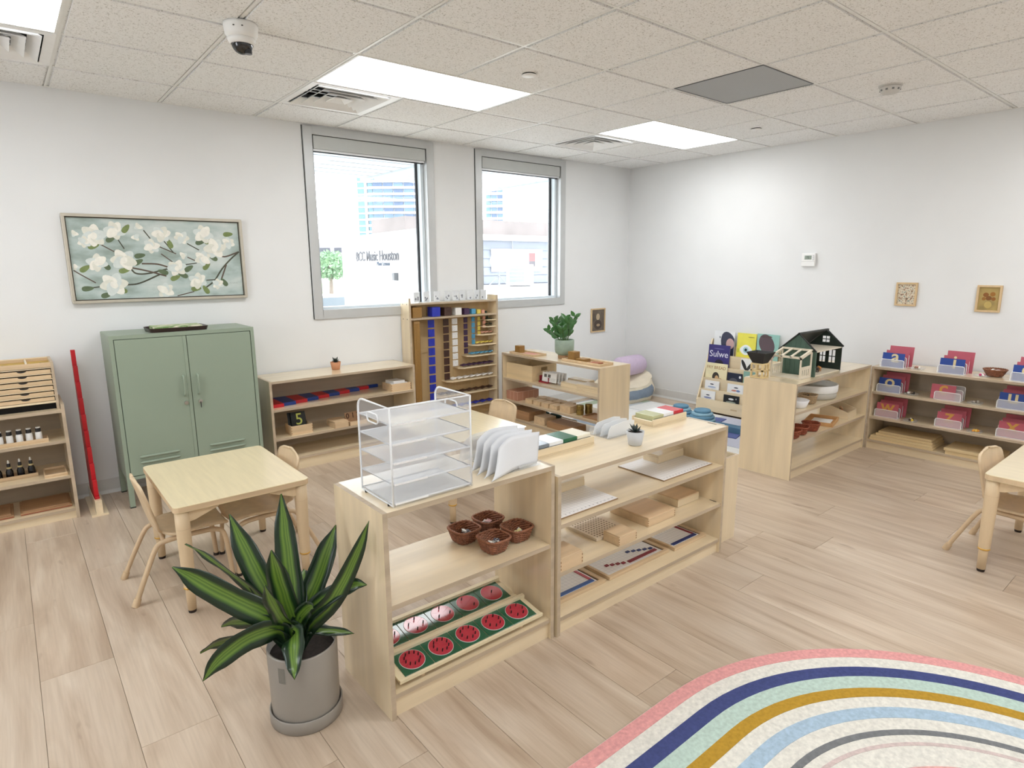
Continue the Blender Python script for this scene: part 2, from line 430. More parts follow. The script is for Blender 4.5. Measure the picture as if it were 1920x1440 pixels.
for a, b_ in VENTS:
    t = thing('air_vent', VL[(a, b_)], 'vent', ((a + .5) * U, (b_ + .5) * U, ZC), 0, 'square ceiling air vents')
    h = U / 2 - 0.008
    part('duct_backing', MB().box(-h, h, -h, h, 0.085, 0.09), DARK, t)
    def ring(o, i, zo, zi, th=0.004):
        m = MB()
        for k in range(4):
            R = Matrix.Rotation(k * PI / 2, 3, 'Z')
            q = [R @ Vector(p) for p in ((-o, -o, zo), (o, -o, zo), (i, -i, zi), (-i, -i, zi))]
            q2 = [p + Vector((0, 0, th)) for p in q]
            m.add(q + q2, [(0, 1, 2, 3), (7, 6, 5, 4), (0, 4, 5, 1), (2, 6, 7, 3), (1, 5, 6, 2), (0, 3, 7, 4)])
        return m
    part('vent_frame', ring(h, h - 0.045, 0.0, 0.002), VM, t)
    for o, i in ((0.243, 0.195), (0.185, 0.135), (0.125, 0.075)):
        part('louver', ring(o, i, -0.006, 0.030), VM, t)
    part('center_plate', ring(0.066, 0.012, -0.006, 0.020), VM, t)
    m = MB()
    for q in (1, -1): m.box(-0.24, 0.24, q * 0.03 - 0.003, q * 0.03 + 0.003, 0.030, 0.034)
    part('brace', m, VM, t)
# grey perforated return grille
def mk_perf():
    m, nt, ln, b = base('perforated_grey', 0.5, spec=0.3)
    tc = nt.new('ShaderNodeTexCoord'); v = nt.new('ShaderNodeTexVoronoi'); v.inputs['Scale'].default_value = 130; v.inputs['Randomness'].default_value = 0.0
    ln.new(tc.outputs['Object'], v.inputs['Vector']); r = nt.new('ShaderNodeValToRGB'); ln.new(v.outputs['Distance'], r.inputs[0])
    r.color_ramp.elements[0].position = 0.30; r.color_ramp.elements[0].color = lin((70, 72, 74)); r.color_ramp.elements[1].position = 0.42; r.color_ramp.elements[1].color = lin((178, 180, 181))
    ln.new(r.outputs[0], b.inputs['Base Color']); return m
t = thing('return_air_grille', 'grey perforated return air panel in the white ceiling', 'vent', (RETURN[0] * U, RETURN[1] * U, ZC))
part('perforated_face', MB().box(0.012, U - 0.012, 0.012, U - 0.012, 0.002, 0.006), mk_perf(), t)
m = MB()
for q in ((0.008, U - .008, 0.008, 0.014), (0.008, U - .008, U - .014, U - .008), (0.008, .014, .014, U - .014), (U - .014, U - .008, .014, U - .014)): m.box(*q, 0.0, 0.02)
part('frame', m, flat((90, 92, 94), 0.4, name='grille_frame'), t)
# ceiling devices
t = thing('dome_camera', 'white dome security camera with black lens under the ceiling', 'security camera', (-0.595, -0.05, ZC))
part('mount', MB().lathe([(0.0, -0.001), (0.072, -0.001), (0.074, -0.012), (0.070, -0.045), (0.060, -0.062), (0.0, -0.062)][::-1], 32), WHITE(), t)
part('hood', MB().lathe([(0.0, -0.060), (0.058, -0.060), (0.060, -0.070), (0.050, -0.088), (0.047, -0.088), (0.047, -0.070), (0, -0.07)][::-1], 32), WHITE(), t)
dm = MB(); dm.lathe([(max(1e-4, 0.046 * math.cos(a)), -0.082 - 0.046 * math.sin(a)) for a in [PI / 2 * k / 8 for k in range(9)]], 28)
part('dome', dm, flat((18, 18, 20), 0.06, spec=0.8, name='smoked_dome'), t)
part('lens', MB().cyl((0.018, -0.022, -0.128), 0.016, 0.02, 16), flat((60, 62, 66), 0.15, 0.3, name='lens_grey'), t)
sm = MB()
for a in (0.4, 0.9): part('screw', MB().cyl((0.0725 * math.cos(a + 3.6), 0.0725 * math.sin(a + 3.6), -0.03), 0.004, 0.004, 8), flat((90, 90, 90), 0.4, 0.6, name='screw_grey'), t)
t = thing('smoke_detector', 'small white round smoke detector on a ceiling tile', 'smoke detector', (2.834, -1.497, ZC))
part('base_ring', MB().lathe([(0, -0.008), (0.066, -0.008), (0.066, 0)], 28), flat((206, 204, 200), 0.5, name='detector_grey'), t)
part('cover', MB().lathe([(0, -0.048), (0.040, -0.048), (0.052, -0.038), (0.060, -0.016), (0.058, -0.0075), (0.0, -0.0075)], 28), flat((206, 204, 200), 0.5, name='detector_grey'), t)
m = MB()
for k in range(10): a = 2 * PI * k / 10; m.box(0.050, 0.0575, -0.006, 0.006, -0.034, -0.024, rot=Matrix.Rotation(a, 3, 'Z'))
part('sensor_slot', m, flat((120, 120, 120), 0.6, name='slot_grey'), t)
for (px, py, lb) in ((0.92, -0.29, 'white round sprinkler cover between the two light panels'), (3.333, -0.327, 'white round sprinkler cover near the corner light panel')):
    t = thing('sprinkler_cover', lb, 'sprinkler', (px, py, ZC), 0, 'concealed ceiling sprinklers')
    part('cover_plate', MB().lathe([(0, -0.010), (0.042, -0.010), (0.044, -0.006), (0.0, -0.006)], 28), WHITE(), t)
    part('gap_ring', MB().lathe([(0.040, -0.006), (0.040, 0.0)], 24), DARK, t)

# ---- windows
ALU = flat((198, 200, 200), 0.35, 0.25, 0.02, name='satin_aluminium'); GASK = flat((34, 36, 40), 0.6, name='rubber_gasket'); SILV = flat((224, 226, 228), 0.25, 0.1, 0.01, name='bright_trim')
GLASS = sheer('window_glass', (240, 250, 250), 0.0, 0.02, 0.05)
JAMB = flat((222, 232, 238), 0.4, var=0.02, name='outer_jamb')
w = struct('window_3', None, None); w.location = (XL, SW[0], SW[2])
for k in range(1):
    a = 1.05 * k; m = MB(); WH = SW[3] - SW[2]
    m.box(-0.12, -0.04, a, a + 0.06, 0, WH); m.box(-0.12, -0.04, a + 0.99, a + 1.05, 0, WH); m.box(-0.12, -0.04, a + .06, a + .99, 0, 0.06); m.box(-0.12, -0.04, a + .06, a + .99, WH - 0.06, WH)
    part('frame', m, ALU, w); part('pane', MB().box(-0.082, -0.078, a + .06, a + .99, 0.06, WH - 0.06), GLASS, w)
for wi, (x0, x1) in enumerate(WN):
    w = struct('window_%d' % (wi + 1), None, None); w.location = (x0, YW, WZ0)
    W, H = x1 - x0, WZ1 - WZ0; fw = 0.072
    m = MB()                              # interior casing, 12 mm proud of the wall
    m.box(0, fw, -0.014, 0.05, 0, H); m.box(W - fw, W, -0.014, 0.05, 0, H); m.box(fw, W - fw, -0.014, 0.05, 0, fw); m.box(fw, W - fw, -0.014, 0.05, H - 0.062, H)
    part('frame', m, ALU, w, 0.002)
    m = MB()
    for q in (-0.006, W + 0.001): m.box(q, q + 0.005, -0.003, 0.0, 0, H)
    part('shadow_gap', m, GASK, w)
    m = MB(); m.box(fw, fw + 0.03, 0.05, 0.15, fw, H - 0.062); m.box(W - fw - 0.03, W - fw, 0.05, 0.15, fw, H - 0.062); m.box(fw + .03, W - fw - 0.03, 0.05, 0.15, fw, fw + 0.02); m.box(fw + .03, W - fw - 0.03, 0.05, 0.15, H - 0.085, H - 0.062)
    part('outer_jamb', m, JAMB, w)
    m = MB(); m.box(fw + 0.030, fw + 0.042, 0.104, 0.124, fw + 0.02, H - 0.085); m.box(W - fw - 0.048, W - fw - 0.030, 0.104, 0.124, fw + 0.02, H - 0.085)
    part('gasket', m, GASK, w)
    part('pane', MB().box(fw + 0.03, W - fw - 0.03, 0.112, 0.116, fw + 0.02, H - 0.085), GLASS, w)
    part('blind_cassette', MB().box(fw + 0.010, W - fw - 0.010, -0.008, 0.07, H - 0.165, H - 0.066), flat((192, 195, 193), 0.4, 0.1, 0.02, name='blind_housing'), w, 0.003)
    m = MB().box(fw + 0.004, W - fw - 0.004, -0.004, 0.06, H - 0.064, H - 0.0625); m.box(fw + 0.002, fw + 0.008, -0.004, 0.06, H - 0.165, H - 0.064)
    part('cassette_gap', m, GASK, w)
    part('blind_hem_bar', MB().box(fw + 0.010, W - fw - 0.012, 0.002, 0.014, H - 0.180, H - 0.1655), SILV, w, 0.002)
    part('blind_roll', MB().cyl((fw + 0.012, 0.038, H - 0.172), 0.014, W - 2 * fw - 0.024, 12, axis='x'), GASK, w)
# ================================================================== FURNITURE
def shelf_unit(name, label, loc, rz, W, D, H, levels, cat='shelf', back=None, group=None, t=0.018, kick=True, fm=None, lip=0.0):
    """open shelving, front at local y=0, width along +x; levels = heights of the shelf surfaces"""
    r = thing(name, label, cat, loc, rz, group)
    e = plyedge()
    z_ = birch('z'); x_ = birch('x')
    part('side_panel', MB().ply(0, t, 0, D, 0, H), [z_, e], r)
    part('side_panel', MB().ply(W - t, W, 0, D, 0, H), [z_, e], r)
    part('top_panel', MB().ply(t, W - t, 0, D, H - t - lip, H - lip), [x_, e], r)
    for z in levels: part('shelf_board', MB().ply(t, W - t, 0.006, D, z - t, z), [x_, e], r)
    if kick: part('kick_board', MB().ply(t, W - t, 0.016, 0.016 + t, 0, levels[-1] - t), [x_, e], r)
    if back: part('back_panel', MB().box(t, W - t, D - 0.008, D, levels[-1], H - t - lip), back, r)
    return r
def fixings(r, pts, m=None):
    for p in pts: part('cam_slot', MB().box(p[0] - p[3] / 2, p[0] + p[3] / 2, p[1] - p[4] / 2, p[1] + p[4] / 2, p[2] - 0.001, p[2] + 0.0008), BLACK(), r)
SZ = [0.49, 0.28, 0.078]          # shelf heights of the 0.70 m units
ST = 0.70
A_ = shelf_unit('low_shelf', 'birch two-shelf unit under the clear wire letter tray rack', (-0.735, -1.482, 0), 0, 0.752, 0.372, 0.75, [0.42, 0.09])
B_ = shelf_unit('low_shelf', 'long birch shelf unit holding maths boards and grey succulent pot', (0.028, -1.490, 0), 0, 1.212, 0.39, ST, SZ)
fixings(B_, [(1.188, 0.30, ST, 0.006, 0.05), (1.188, 0.08, ST, 0.006, 0.05), (1.19, 0.05, SZ[1], 0.005, 0.04)])
D_ = shelf_unit('low_shelf', 'birch shelf unit under the green dollhouse', (2.585, -1.187, 0), 0, 1.266, 0.395, ST, SZ)
E_ = shelf_unit('low_shelf', 'long birch wall shelf full of letter card holders', (3.852, -1.189, 0), -PI / 2, 1.83, 0.340, 0.69, [0.483, 0.273, 0.078], back=greywood('x'))
G_ = shelf_unit('low_shelf', 'birch shelf unit under the sage pot plant', (2.06, 1.43, 0), -PI / 2, 1.27, 0.375, ST, [0.46, 0.25, 0.078])
F_ = shelf_unit('low_shelf', 'birch shelf unit below the window beside green cabinet', (-0.165, 1.340, 0), 0, 1.212, 0.370, ST, [0.487, 0.266, 0.10], back=greywood('x'))
L_ = shelf_unit('low_shelf', 'birch shelf unit carrying the drawer box and bottle trays', (-2.59, 1.332, 0), 0, 1.215, 0.372, 0.722, [0.50, 0.277, 0.066], back=greywood('x'), lip=0.032)
# end pocket on unit B with folders
r = thing('document_bin', 'narrow open birch document bin at the end of the shelf', 'bin', (1.2415, -1.432, 0))
part('front_panel', MB().ply(0, 0.224, 0, 0.015, 0, 0.487), [birch('z'), plyedge()], r)
part('back_panel', MB().ply(0, 0.224, 0.315, 0.33, 0, 0.487), [birch('z'), plyedge()], r)
part('side_panel', MB().ply(0.209, 0.224, 0.015, 0.315, 0, 0.487), [birch('z'), plyedge()], r)
part('bin_base', MB().ply(0, 0.209, 0.015, 0.315, 0.02, 0.035), [birch('x'), plyedge()], r)
for k, (c_, h) in enumerate((((236, 236, 232), 0.675), ((96, 98, 104), 0.655), ((240, 240, 238), 0.64))):
    m = MB(); y0, y1 = 0.020, 0.25
    xx = 0.098 + 0.016 * k
    m.grid(lambda u, v: Vector((xx + 0.016 * v * v - 0.022 * v, y0 + (y1 - y0) * u, 0.036 + (h - 0.036) * v)), 2, 8)
    o = one('folder', ['white paper folder standing in the end bin', 'grey paper folder between the two white ones in the bin', 'white paper folder standing in the end bin'][k], 'folder', m, flat(c_, 0.7, name='folder_%d' % k), (1.2415, -1.432, 0), group='folders in the bin' if k != 1 else None)
    sd = o.modifiers.new('thick', 'SOLIDIFY'); sd.thickness = 0.003

# ---- green metal cabinet
SAGE = flat((146, 160, 142), 0.42, var=0.015, scale=4, spec=0.45, name='sage_green_steel')
r = thing('metal_cabinet', 'sage green two-door metal locker cabinet on legs', 'cabinet', (-1.112, 1.285, 0))
W, Dp, z0, z1 = 0.855, 0.405, 0.185, 1.113
part('body', MB().box(0, W, 0.022, Dp, z0, z1), SAGE, r, 0.004)
m = MB(); m.box(0, 0.022, 0, 0.0225, z0, z1); m.box(W - .022, W, 0, 0.0225, z0, z1); m.box(.022, W - .022, 0, 0.0225, z1 - 0.024, z1); m.box(.022, W - .022, 0, .0225, z0, z0 + 0.02)
part('front_frame', m, SAGE, r)
part('door_gap', MB().box(0.022, W - 0.022, 0.014, 0.0222, z0 + 0.02, z1 - 0.024), flat((40, 46, 40), 0.8, name='gap_dark'), r)
for k in (0, 1):
    x0 = 0.0255 if k == 0 else W / 2 + 0.0015; x1 = W / 2 - 0.0015 if k == 0 else W - 0.0255
    d = part('door', MB().box(x0, x1, 0.001, 0.014, z0 + 0.0235, z1 - 0.0275), SAGE, r, 0.002)
    hx = W / 2 - 0.045 if k == 0 else W / 2 + 0.041
    if k == 0: part('door_flange', MB().box(x1 - 0.021, x1 - 0.0005, -0.0022, 0.0015, z0 + 0.0235, z1 - 0.0275), SAGE, d, 0.0008)
    part('handle', MB().tube(smooth_path([(hx, 0.002, 0.692), (hx, -0.022, 0.70), (hx, -0.024, 0.76), (hx, -0.022, 0.815), (hx, 0.002, 0.823)], 5), 0.0065, 8), SAGE, d)
    lk = part('lock', MB().cyl((hx + 0.004, -0.012, 0.643), 0.0125, 0.014, 14, axis='y'), flat((205, 205, 205), 0.2, 0.9, name='chrome'), d)
    if k == 1: part('key', MB().box(hx + 0.0015, hx + 0.0065, -0.016, -0.012, 0.600, 0.640), flat((60, 60, 62), 0.4, 0.5, name='key_dark'), d)
    lx0 = x0 + (0.062 if k == 0 else 0.075); 
    for zz in (0.327, 0.289):
        part('louver', MB().tube([(lx0, 0.002, zz), (lx0 + 0.012, -0.004, zz), (lx0 + 0.218, -0.004, zz), (lx0 + 0.23, 0.002, zz)], [0.004, 0.008, 0.008, 0.004], 8), SAGE, d)
for (x_, y_) in ((0.0, 0.0), (W - 0.03, 0), (0.0, Dp - 0.03), (W - 0.03, Dp - 0.03)):
    lg = part('leg', MB().prism([(x_, y_), (x_ + 0.03, y_), (x_ + 0.03, y_ + 0.03), (x_, y_ + 0.03)], 0.008, z0), SAGE, r)
    part('foot', MB().box(x_ - .001, x_ + 0.031, y_ - .001, y_ + 0.031, 0, 0.008), flat((46, 52, 48), 0.5, name='foot_dark'), lg)
# tray with printed sheets on the cabinet
m = MB(); m.prism(rrect(-0.165, 0.165, -0.10, 0.10, 0.03), 0, 0.006)
n_ = rrect(-0.175, 0.175, -0.11, 0.11, 0.035); ni = rrect(-0.162, 0.162, -0.097, 0.097, 0.028)
o = len(n_)
m.add([(x, y, 0.024) for x, y in n_] + [(x, y, 0.004) for x, y in ni] + [(x * 1.012, y * 1.02, 0.026) for x, y in n_] + [(x * 0.97, y * 0.96, 0.0) for x, y in n_],
      [(i, (i + 1) % o, o + (i + 1) % o, o + i) for i in range(o)] + [(2 * o + i, 2 * o + (i + 1) % o, 3 * o + (i + 1) % o, 3 * o + i) for i in range(o)] + [(i, (i + 1) % o, 2 * o + (i + 1) % o, 2 * o + i) for i in range(o)])
one('serving_tray', 'dark brown oval-cornered tray on top of green cabinet', 'tray', m, flat((52, 34, 32), 0.3, var=0.15, name='dark_tray'), (-0.71, 1.425, 1.1135), 0.03)
def mk_leafprint():
    m, nt, ln, b = base('leaf_print', 0.6); rp = tint(nt, ln, b, (200, 210, 170), 0.1, 22, (1, 2.2, 1), 4)
    e = rp.color_ramp.elements; e[0].position = 0.42; e[1].position = 0.56; e[0].color = lin((126, 160, 96)); e[1].color = lin((226, 222, 196)); return m
one('printed_mat', 'green leaf patterned mat lying in the dark tray', 'mat', MB().box(-0.145, 0.145, -0.085, 0.085, 0, 0.026), mk_leafprint(), (-0.71, 1.43, 1.1200), -0.02, bev=0.002)

# ---- tables and chairs
LT = wood('maple_leg', (224, 200, 164), 'z', 0.07, 0.4); TT = wood('birch_table_top', (228, 211, 172), 'y', 0.06, 0.28, 5.0, 0.5, 0.8); TE = wood('table_edge', (216, 190, 154), 'x', 0.12, 0.45)
GOLD = flat((214, 168, 84), 0.35, 0.5, name='brass_ring'); FOOT = flat((38, 26, 22), 0.6, name='foot_brown')
def table(label, x0, x1, y0, y1, H=0.51):
    t = thing('child_table', label, 'table', ((x0 + x1) / 2, (y0 + y1) / 2, 0), 0, 'low square-legged classroom tables')
    W, D = (x1 - x0) / 2, (y1 - y0) / 2
    part('table_top', MB().prism(rrect(-W, W, -D, D, 0.028), H - 0.028, H, m=0, mside=1), [TT, TE], t, 0.003, 2)
    for sx in (-1, 1):
        for sy in (-1, 1):
            cx, cy = sx * (W - 0.036), sy * (D - 0.036)
            lg = part('leg', MB().lathe([(0, 0.014), (0.0185, 0.014), (0.020, 0.11), (0.022, 0.118), (0.0255, 0.13), (0.0285, 0.31), (0.030, 0.40), (0.030, H - 0.028), (0, H - 0.028)], 20, c=(cx, cy, 0)), LT, t)
            part('brass_ring', MB().lathe([(0.0225, 0.116), (0.0262, 0.119), (0.0262, 0.124), (0.0225, 0.127)], 20, c=(cx, cy, 0)), GOLD, lg)
            part('foot', MB().cyl((cx, cy, 0), 0.016, 0.0145, 16, r2=0.018), FOOT, lg)
            part('groove', MB().lathe([(0.0303, 0.40), (0.0306, 0.4012), (0.0303, 0.4024)], 20, c=(cx, cy, 0)), TE, lg)
            # corner brackets running out from the leg head
            b1 = MB(); b1.prism([(cx, H - 0.028), (cx - sx * 0.15, H - 0.028), (cx - sx * 0.15, H - 0.040), (cx - sx * 0.05, H - 0.078), (cx, H - 0.086)], cy - 0.012, cy + 0.012, 'y')
            part('corner_bracket', b1, LT, t)
            b2 = MB(); b2.prism([(cy, H - 0.028), (cy - sy * 0.15, H - 0.028), (cy - sy * 0.15, H - 0.040), (cy - sy * 0.05, H - 0.078), (cy, H - 0.086)], cx - 0.0115, cx + 0.0115, 'x')
            part('corner_bracket', b2, LT, t)
    return t
table('square birch child table in front of the green cabinet', -1.130, -0.533, -0.327, 0.42)
table('square birch child table behind the wire letter rack', 0.31, 0.912, -0.286, 0.50)
table('square birch child table facing the letter card shelf', 2.012, 2.80, -3.02, -2.41)
CH = wood('bent_ash', (218, 194, 160), 'z', 0.08, 0.4)
CHL = wood('bent_ash_leg', (210, 184, 150), 'z', 0.08, 0.45)
prof = smooth_path([(0, -0.165, 0.268), (0, -0.15, 0.283), (0, -0.06, 0.288), (0, 0.05, 0.281), (0, 0.105, 0.287), (0, 0.138, 0.315), (0, 0.155, 0.365), (0, 0.175, 0.45), (0, 0.195, 0.53), (0, 0.202, 0.560)], 5)
NP = len(prof) - 1
def chair_w(u):
    if u < 0.10: return 0.115 + 0.04 * math.sqrt(u / 0.10)
    if u < 0.34: return 0.155
    if u < 0.50: return 0.155 - 0.045 * math.sin(PI * (u - 0.34) / 0.16 / 2) ** 2
    if u < 0.62: return 0.11 + 0.040 * math.sin(PI / 2 * (u - 0.50) / 0.12)
    if u < 0.80: return 0.150
    k = (u - 0.80) / 0.20
    return max(0.012, 0.150 * math.sqrt(max(0, 1 - k ** 2.6)))
def chair_shell(u, v):
    p = prof[min(NP, int(round(u * NP)))]; w = chair_w(u); s = (v - 0.5) * 2
    curl = 0.012 * s * s
    up = max(0.0, min(1.0, (u - 0.45) / 0.2))
    return Vector((w * s, p.y - curl * up, p.z + curl * (1 - up) * 0.8))
shell_me = MB().grid(chair_shell, NP, 12).mesh('seat_shell', [CH])
legs_me = {}
for sx in (-1, 1):
    x = sx * 0.135
    p = smooth_path([(sx * 0.165, 0.255, 0.030), (sx * 0.155, 0.215, 0.12), (sx * 0.140, 0.165, 0.225), (x, 0.135, 0.258), (x, 0.07, 0.268), (x, -0.04, 0.268), (x, -0.105, 0.262), (sx * 0.14, -0.14, 0.235), (sx * 0.15, -0.152, 0.14), (sx * 0.156, -0.16, 0.012)], 5)
    legs_me[sx] = MB().tube(p, 0.0135, 8, flatk=0.85).mesh('leg_frame', [CHL])
cross_me = MB().tube(smooth_path([(-0.13, 0.12, 0.262), (0, 0.11, 0.262), (0.13, 0.12, 0.262)], 4), 0.011, 8).mesh('cross_rail', [CHL])
capr = {s: MB().tube([(s * 0.1685, 0.268, 0.0), (s * 0.1645, 0.253, 0.035)], [0.0165, 0.0155], 10).mesh('foot_cap', [CHL]) for s in (-1, 1)}
capf = {s: MB().cyl((s * 0.156, -0.16, 0), 0.0145, 0.014, 12).mesh('foot_cap', [FOOT]) for s in (-1, 1)}
def chair(label, x, y, rz, group='bentwood child chairs'):
    t = thing('child_chair', label, 'chair', (x, y, 0), rz, group)
    s = link('seat_shell', shell_me, t)
    sd = s.modifiers.new('ply', 'SOLIDIFY'); sd.thickness = 0.011; sd.offset = 0
    for k in (-1, 1):
        l = link('leg_frame', legs_me[k], t); link('foot_cap', capr[k], l); link('foot_cap', capf[k], l)
    link('cross_rail', cross_me, t)
    return t
chair('bentwood child chair on the red rod side of the table', -1.02, 0.085, PI / 2)           # faces +x
chair('bentwood child chair between its table and the window shelf', -0.672, 0.075, -PI / 2)      # faces -x
chair('bentwood child chair at the table behind the wire rack', 0.950, 0.240, -PI / 2)
chair('bentwood child chair pushed in by the letter shelf', 2.335, -2.535, -0.10)

# ---- red rods in their stand
r = thing('rod_stand', 'narrow birch stand holding the red rods', 'stand', (-1.277, 1.270, 0))
part('base_plate', MB().box(-0.045, 0.045, 0, 0.42, 0, 0.012), birch('y'), r)
m = MB(); m.box(-0.0185, 0.0185, 0.012, 0.045, 0.012, 0.098); m.box(-0.0185, -0.0155, 0.045, 0.40, 0.012, 0.098); m.box(0.0155, 0.0185, 0.045, 0.40, 0.012, 0.098)
part('slot_box', m, birch('y'), r)
REDR = flat((190, 22, 34), 0.35, var=0.05, name='red_lacquer')
NUMW = ['shortest', 'second shortest', 'third shortest', 'fourth shortest', 'fifth shortest', 'fifth longest', 'fourth longest', 'third longest', 'second longest', 'longest']
for k in range(10):
    h = 0.1 * (k + 1) - 0.002
    o = one('red_rod', NUMW[k] + ' red rod standing in the birch stand', 'rod', MB().box(-0.012, 0.012, -0.012, 0.012, 0, h), REDR, (-1.277 + 0.0, 1.330 + 0.0335 * k, 0.0125), group='red rods of ten lengths', bev=0.001)
# ================================================================== ITEMS ON THE SHELVES
def open_box(x, y, z, label, w, d, h, mt, name='wooden_box', cat='box', t=0.006, rz=0.0, fingers=True, group=None, ft=None):
    """open wooden box, local origin at centre of base"""
    r = thing(name, label, cat, (x, y, z), rz, group)
    W, D = w / 2, d / 2; ft = ft if ft else h
    part('base_board', MB().box(-W, W, -D, D, 0, 0.004), mt, r)
    part('front_wall', MB().box(-W, W, -D, -D + t, 0.004, ft), mt, r)
    part('back_wall', MB().box(-W, W, D - t, D, 0.004, h), mt, r)
    part('end_wall', MB().box(-W, -W + t, -D + t, D - t, 0.004, h), mt, r)
    part('end_wall', MB().box(W - t, W, -D + t, D - t, 0.004, h), mt, r)
    if fingers: joints(r, W, D, ft)
    return r
def joints(r, W, D, h, n=3):
    m = MB(); s = h / (2 * n + 1)
    for sx in (-1, 1):
        for k in range(n):
            z = s * (2 * k + 1)
            m.box(sx * W - 0.006, sx * W + 0.006, -D - 0.0003, -D + 0.001, z, z + s)
    for e in m.v: pass
    m.v = [(max(-W - 0.0003, min(W + 0.0003, a)), b, c) for a, b, c in m.v]
    part('finger_joint', m, brownwood('y'), r)['kind'] = 'stuff'
def lid_box(x, y, z, label, w, d, h, mt, rz=0.0, lid=0.012, name='wooden_box', cat='box', group=None, lidm=None, fingers=True):
    r = thing(name, label, cat, (x, y, z), rz, group)
    W, D = w / 2, d / 2
    part('body', MB().box(-W, W, -D, D, 0, h - lid), mt, r, 0.0012)
    part('lid', MB().box(-W + 0.003, W - 0.003, -D, D, h - lid, h), lidm or mt, r, 0.0012)
    if fingers: joints(r, W, D, h - lid)
    return r
LB = beech('x')
# ---- left unit: drawer box on top
r = thing('drawer_box', 'birch case of six shallow drawers with open tray on top', 'drawer box', (-1.926, 1.372, 0.6905))
W, D, H = 0.530, 0.315, 0.285
part('side_wall', MB().ply(0, 0.014, 0, D, 0, H), [birch('z'), plyedge()], r)
part('side_wall', MB().ply(W - 0.014, W, 0, D, 0, H), [birch('z'), plyedge()], r)
part('back_wall', MB().box(0.014, W - 0.014, D - 0.01, D, 0, H), birch('x'), r)
part('base_board', MB().box(0.014, W - 0.014, 0, D - 0.01, 0.040, 0.052), birch('x'), r)
part('drawer_gap_shade', MB().box(0.014, W - 0.014, 0.022, 0.026, 0.052, H - 0.03), DARK, r)  # near-black sheet, paints the shade seen between the drawers
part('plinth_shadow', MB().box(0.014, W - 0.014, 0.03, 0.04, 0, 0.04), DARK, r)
for k in range(6):
    z = 0.054 + 0.0335 * k
    d = part('drawer', MB().box(0.017, W - 0.017, 0.004, 0.018, z, z + 0.0215), beech('x'), r, 0.001)
    part('runner', MB().box(0.014, W - 0.014, 0.0, 0.30, z + 0.0285, z + 0.0330), birch('x'), r)
    part('finger_notch', MB().prism([(W * .71 + 0.022 * math.cos(a), z + 0.0216 - 0.009 * math.sin(a)) for a in [PI * q / 8 for q in range(9)]], 0.0034, 0.0042, 'y'), BLACK(), d)
part('top_tray_floor', MB().box(0.014, W - 0.014, 0.016, D - 0.012, H - 0.028, H - 0.022), flat((196, 160, 70), 0.5, var=0.15, name='ochre_insert'), r)
part('top_tray_front', MB().box(0.014, W - 0.014, 0.002, 0.016, H - 0.028, H - 0.002), beech('x'), r)
part('top_tray_back', MB().box(0.014, W - 0.014, D - 0.026, D - 0.012, H - 0.022, H - 0.004), beech('x'), r)
for k in range(1, 3): part('tray_divider', MB().box(W * k / 3 - 0.005 + .05, W * k / 3 + 0.005 + .05, 0.016, D - 0.026, H - 0.022, H - 0.006), birch('y'), r)
for k in range(3): part('inset_knob', MB().cyl((W * (k + .5) / 3 + .03, 0.075, H - 0.022), 0.006, 0.014, 10), flat((80, 52, 40), 0.4, name='dark_knob'), r)
# bottles in trays
def bottle(x, y, z, body, cap, label, grp, dropper):
    t = thing('bottle', label, 'bottle', (x, y, z), 0, grp)
    if not dropper:
        part('bottle_body', MB().lathe([(0, 0), (0.0155, 0), (0.017, 0.004), (0.017, 0.048), (0.014, 0.054), (0, 0.054)], 16), body, t)
        part('cap', MB().lathe([(0.0135, 0.054), (0.0135, 0.074), (0.012, 0.077), (0, 0.077)], 16), cap, t)
        part('lid_top', MB().cyl((0, 0, 0.077), 0.012, 0.006, 14), WHITE(), t)
    else:
        part('bottle_body', MB().lathe([(0, 0), (0.018, 0), (0.019, 0.004), (0.0185, 0.040), (0.010, 0.062), (0.009, 0.070), (0, 0.070)], 16), body, t)
        part('cap', MB().lathe([(0.0095, 0.068), (0.0095, 0.086), (0.006, 0.090), (0, 0.09)], 14), cap, t)
        part('dropper_tip', MB().lathe([(0.0055, 0.088), (0.0045, 0.106), (0.001, 0.110)], 12), WHITE(), t)
        part('bottle_label', MB().cyl((0, 0, 0.058), 0.0125, 0.010, 14), flat((206, 190, 140), 0.6, name='cream_label'), t)
def tray(x0, x1, y0, y1, z, label, h=0.022, mt=None, name='wooden_tray', rz=0.0, group=None, feet=False):
    cx, cy = (x0 + x1) / 2, (y0 + y1) / 2; W, D = (x1 - x0) / 2, (y1 - y0) / 2; mt = mt or LB
    r = thing(name, label, 'tray', (cx, cy, z), rz, group)
    part('tray_floor', MB().box(-W, W, -D, D, 0, 0.005), mt, r)
    part('long_rail', MB().box(-W, W, -D, -D + 0.007, 0.005, h), mt, r, 0.0015); part('long_rail', MB().box(-W, W, D - 0.007, D, 0.005, h), mt, r, 0.0015)
    part('end_rail', MB().box(-W, -W + 0.007, -D + 0.007, D - 0.007, 0.005, h), mt, r, 0.0015); part('end_rail', MB().box(W - 0.007, W, -D + 0.007, D - 0.007, 0.005, h), mt, r, 0.0015)
    return r
tray(-1.80, -1.472, 1.365, 1.455, 0.5005, 'birch tray holding white bottles with black caps')
WB = flat((240, 240, 238), 0.3, name='white_bottle'); 
ORD = ['first', 'second', 'third', 'fourth', 'fifth', 'sixth', 'seventh', 'eighth', 'ninth', 'tenth']
for k in range(6): bottle(-1.515 - 0.0457 * k, 1.412, 0.506, WB, BLACK(), ORD[k] + ' white bottle from the rod stand end of tray', 'white bottles in a row', False)
tray(-1.86, -1.545, 1.45, 1.545, 0.2775, 'birch tray holding dark dropper bottles')
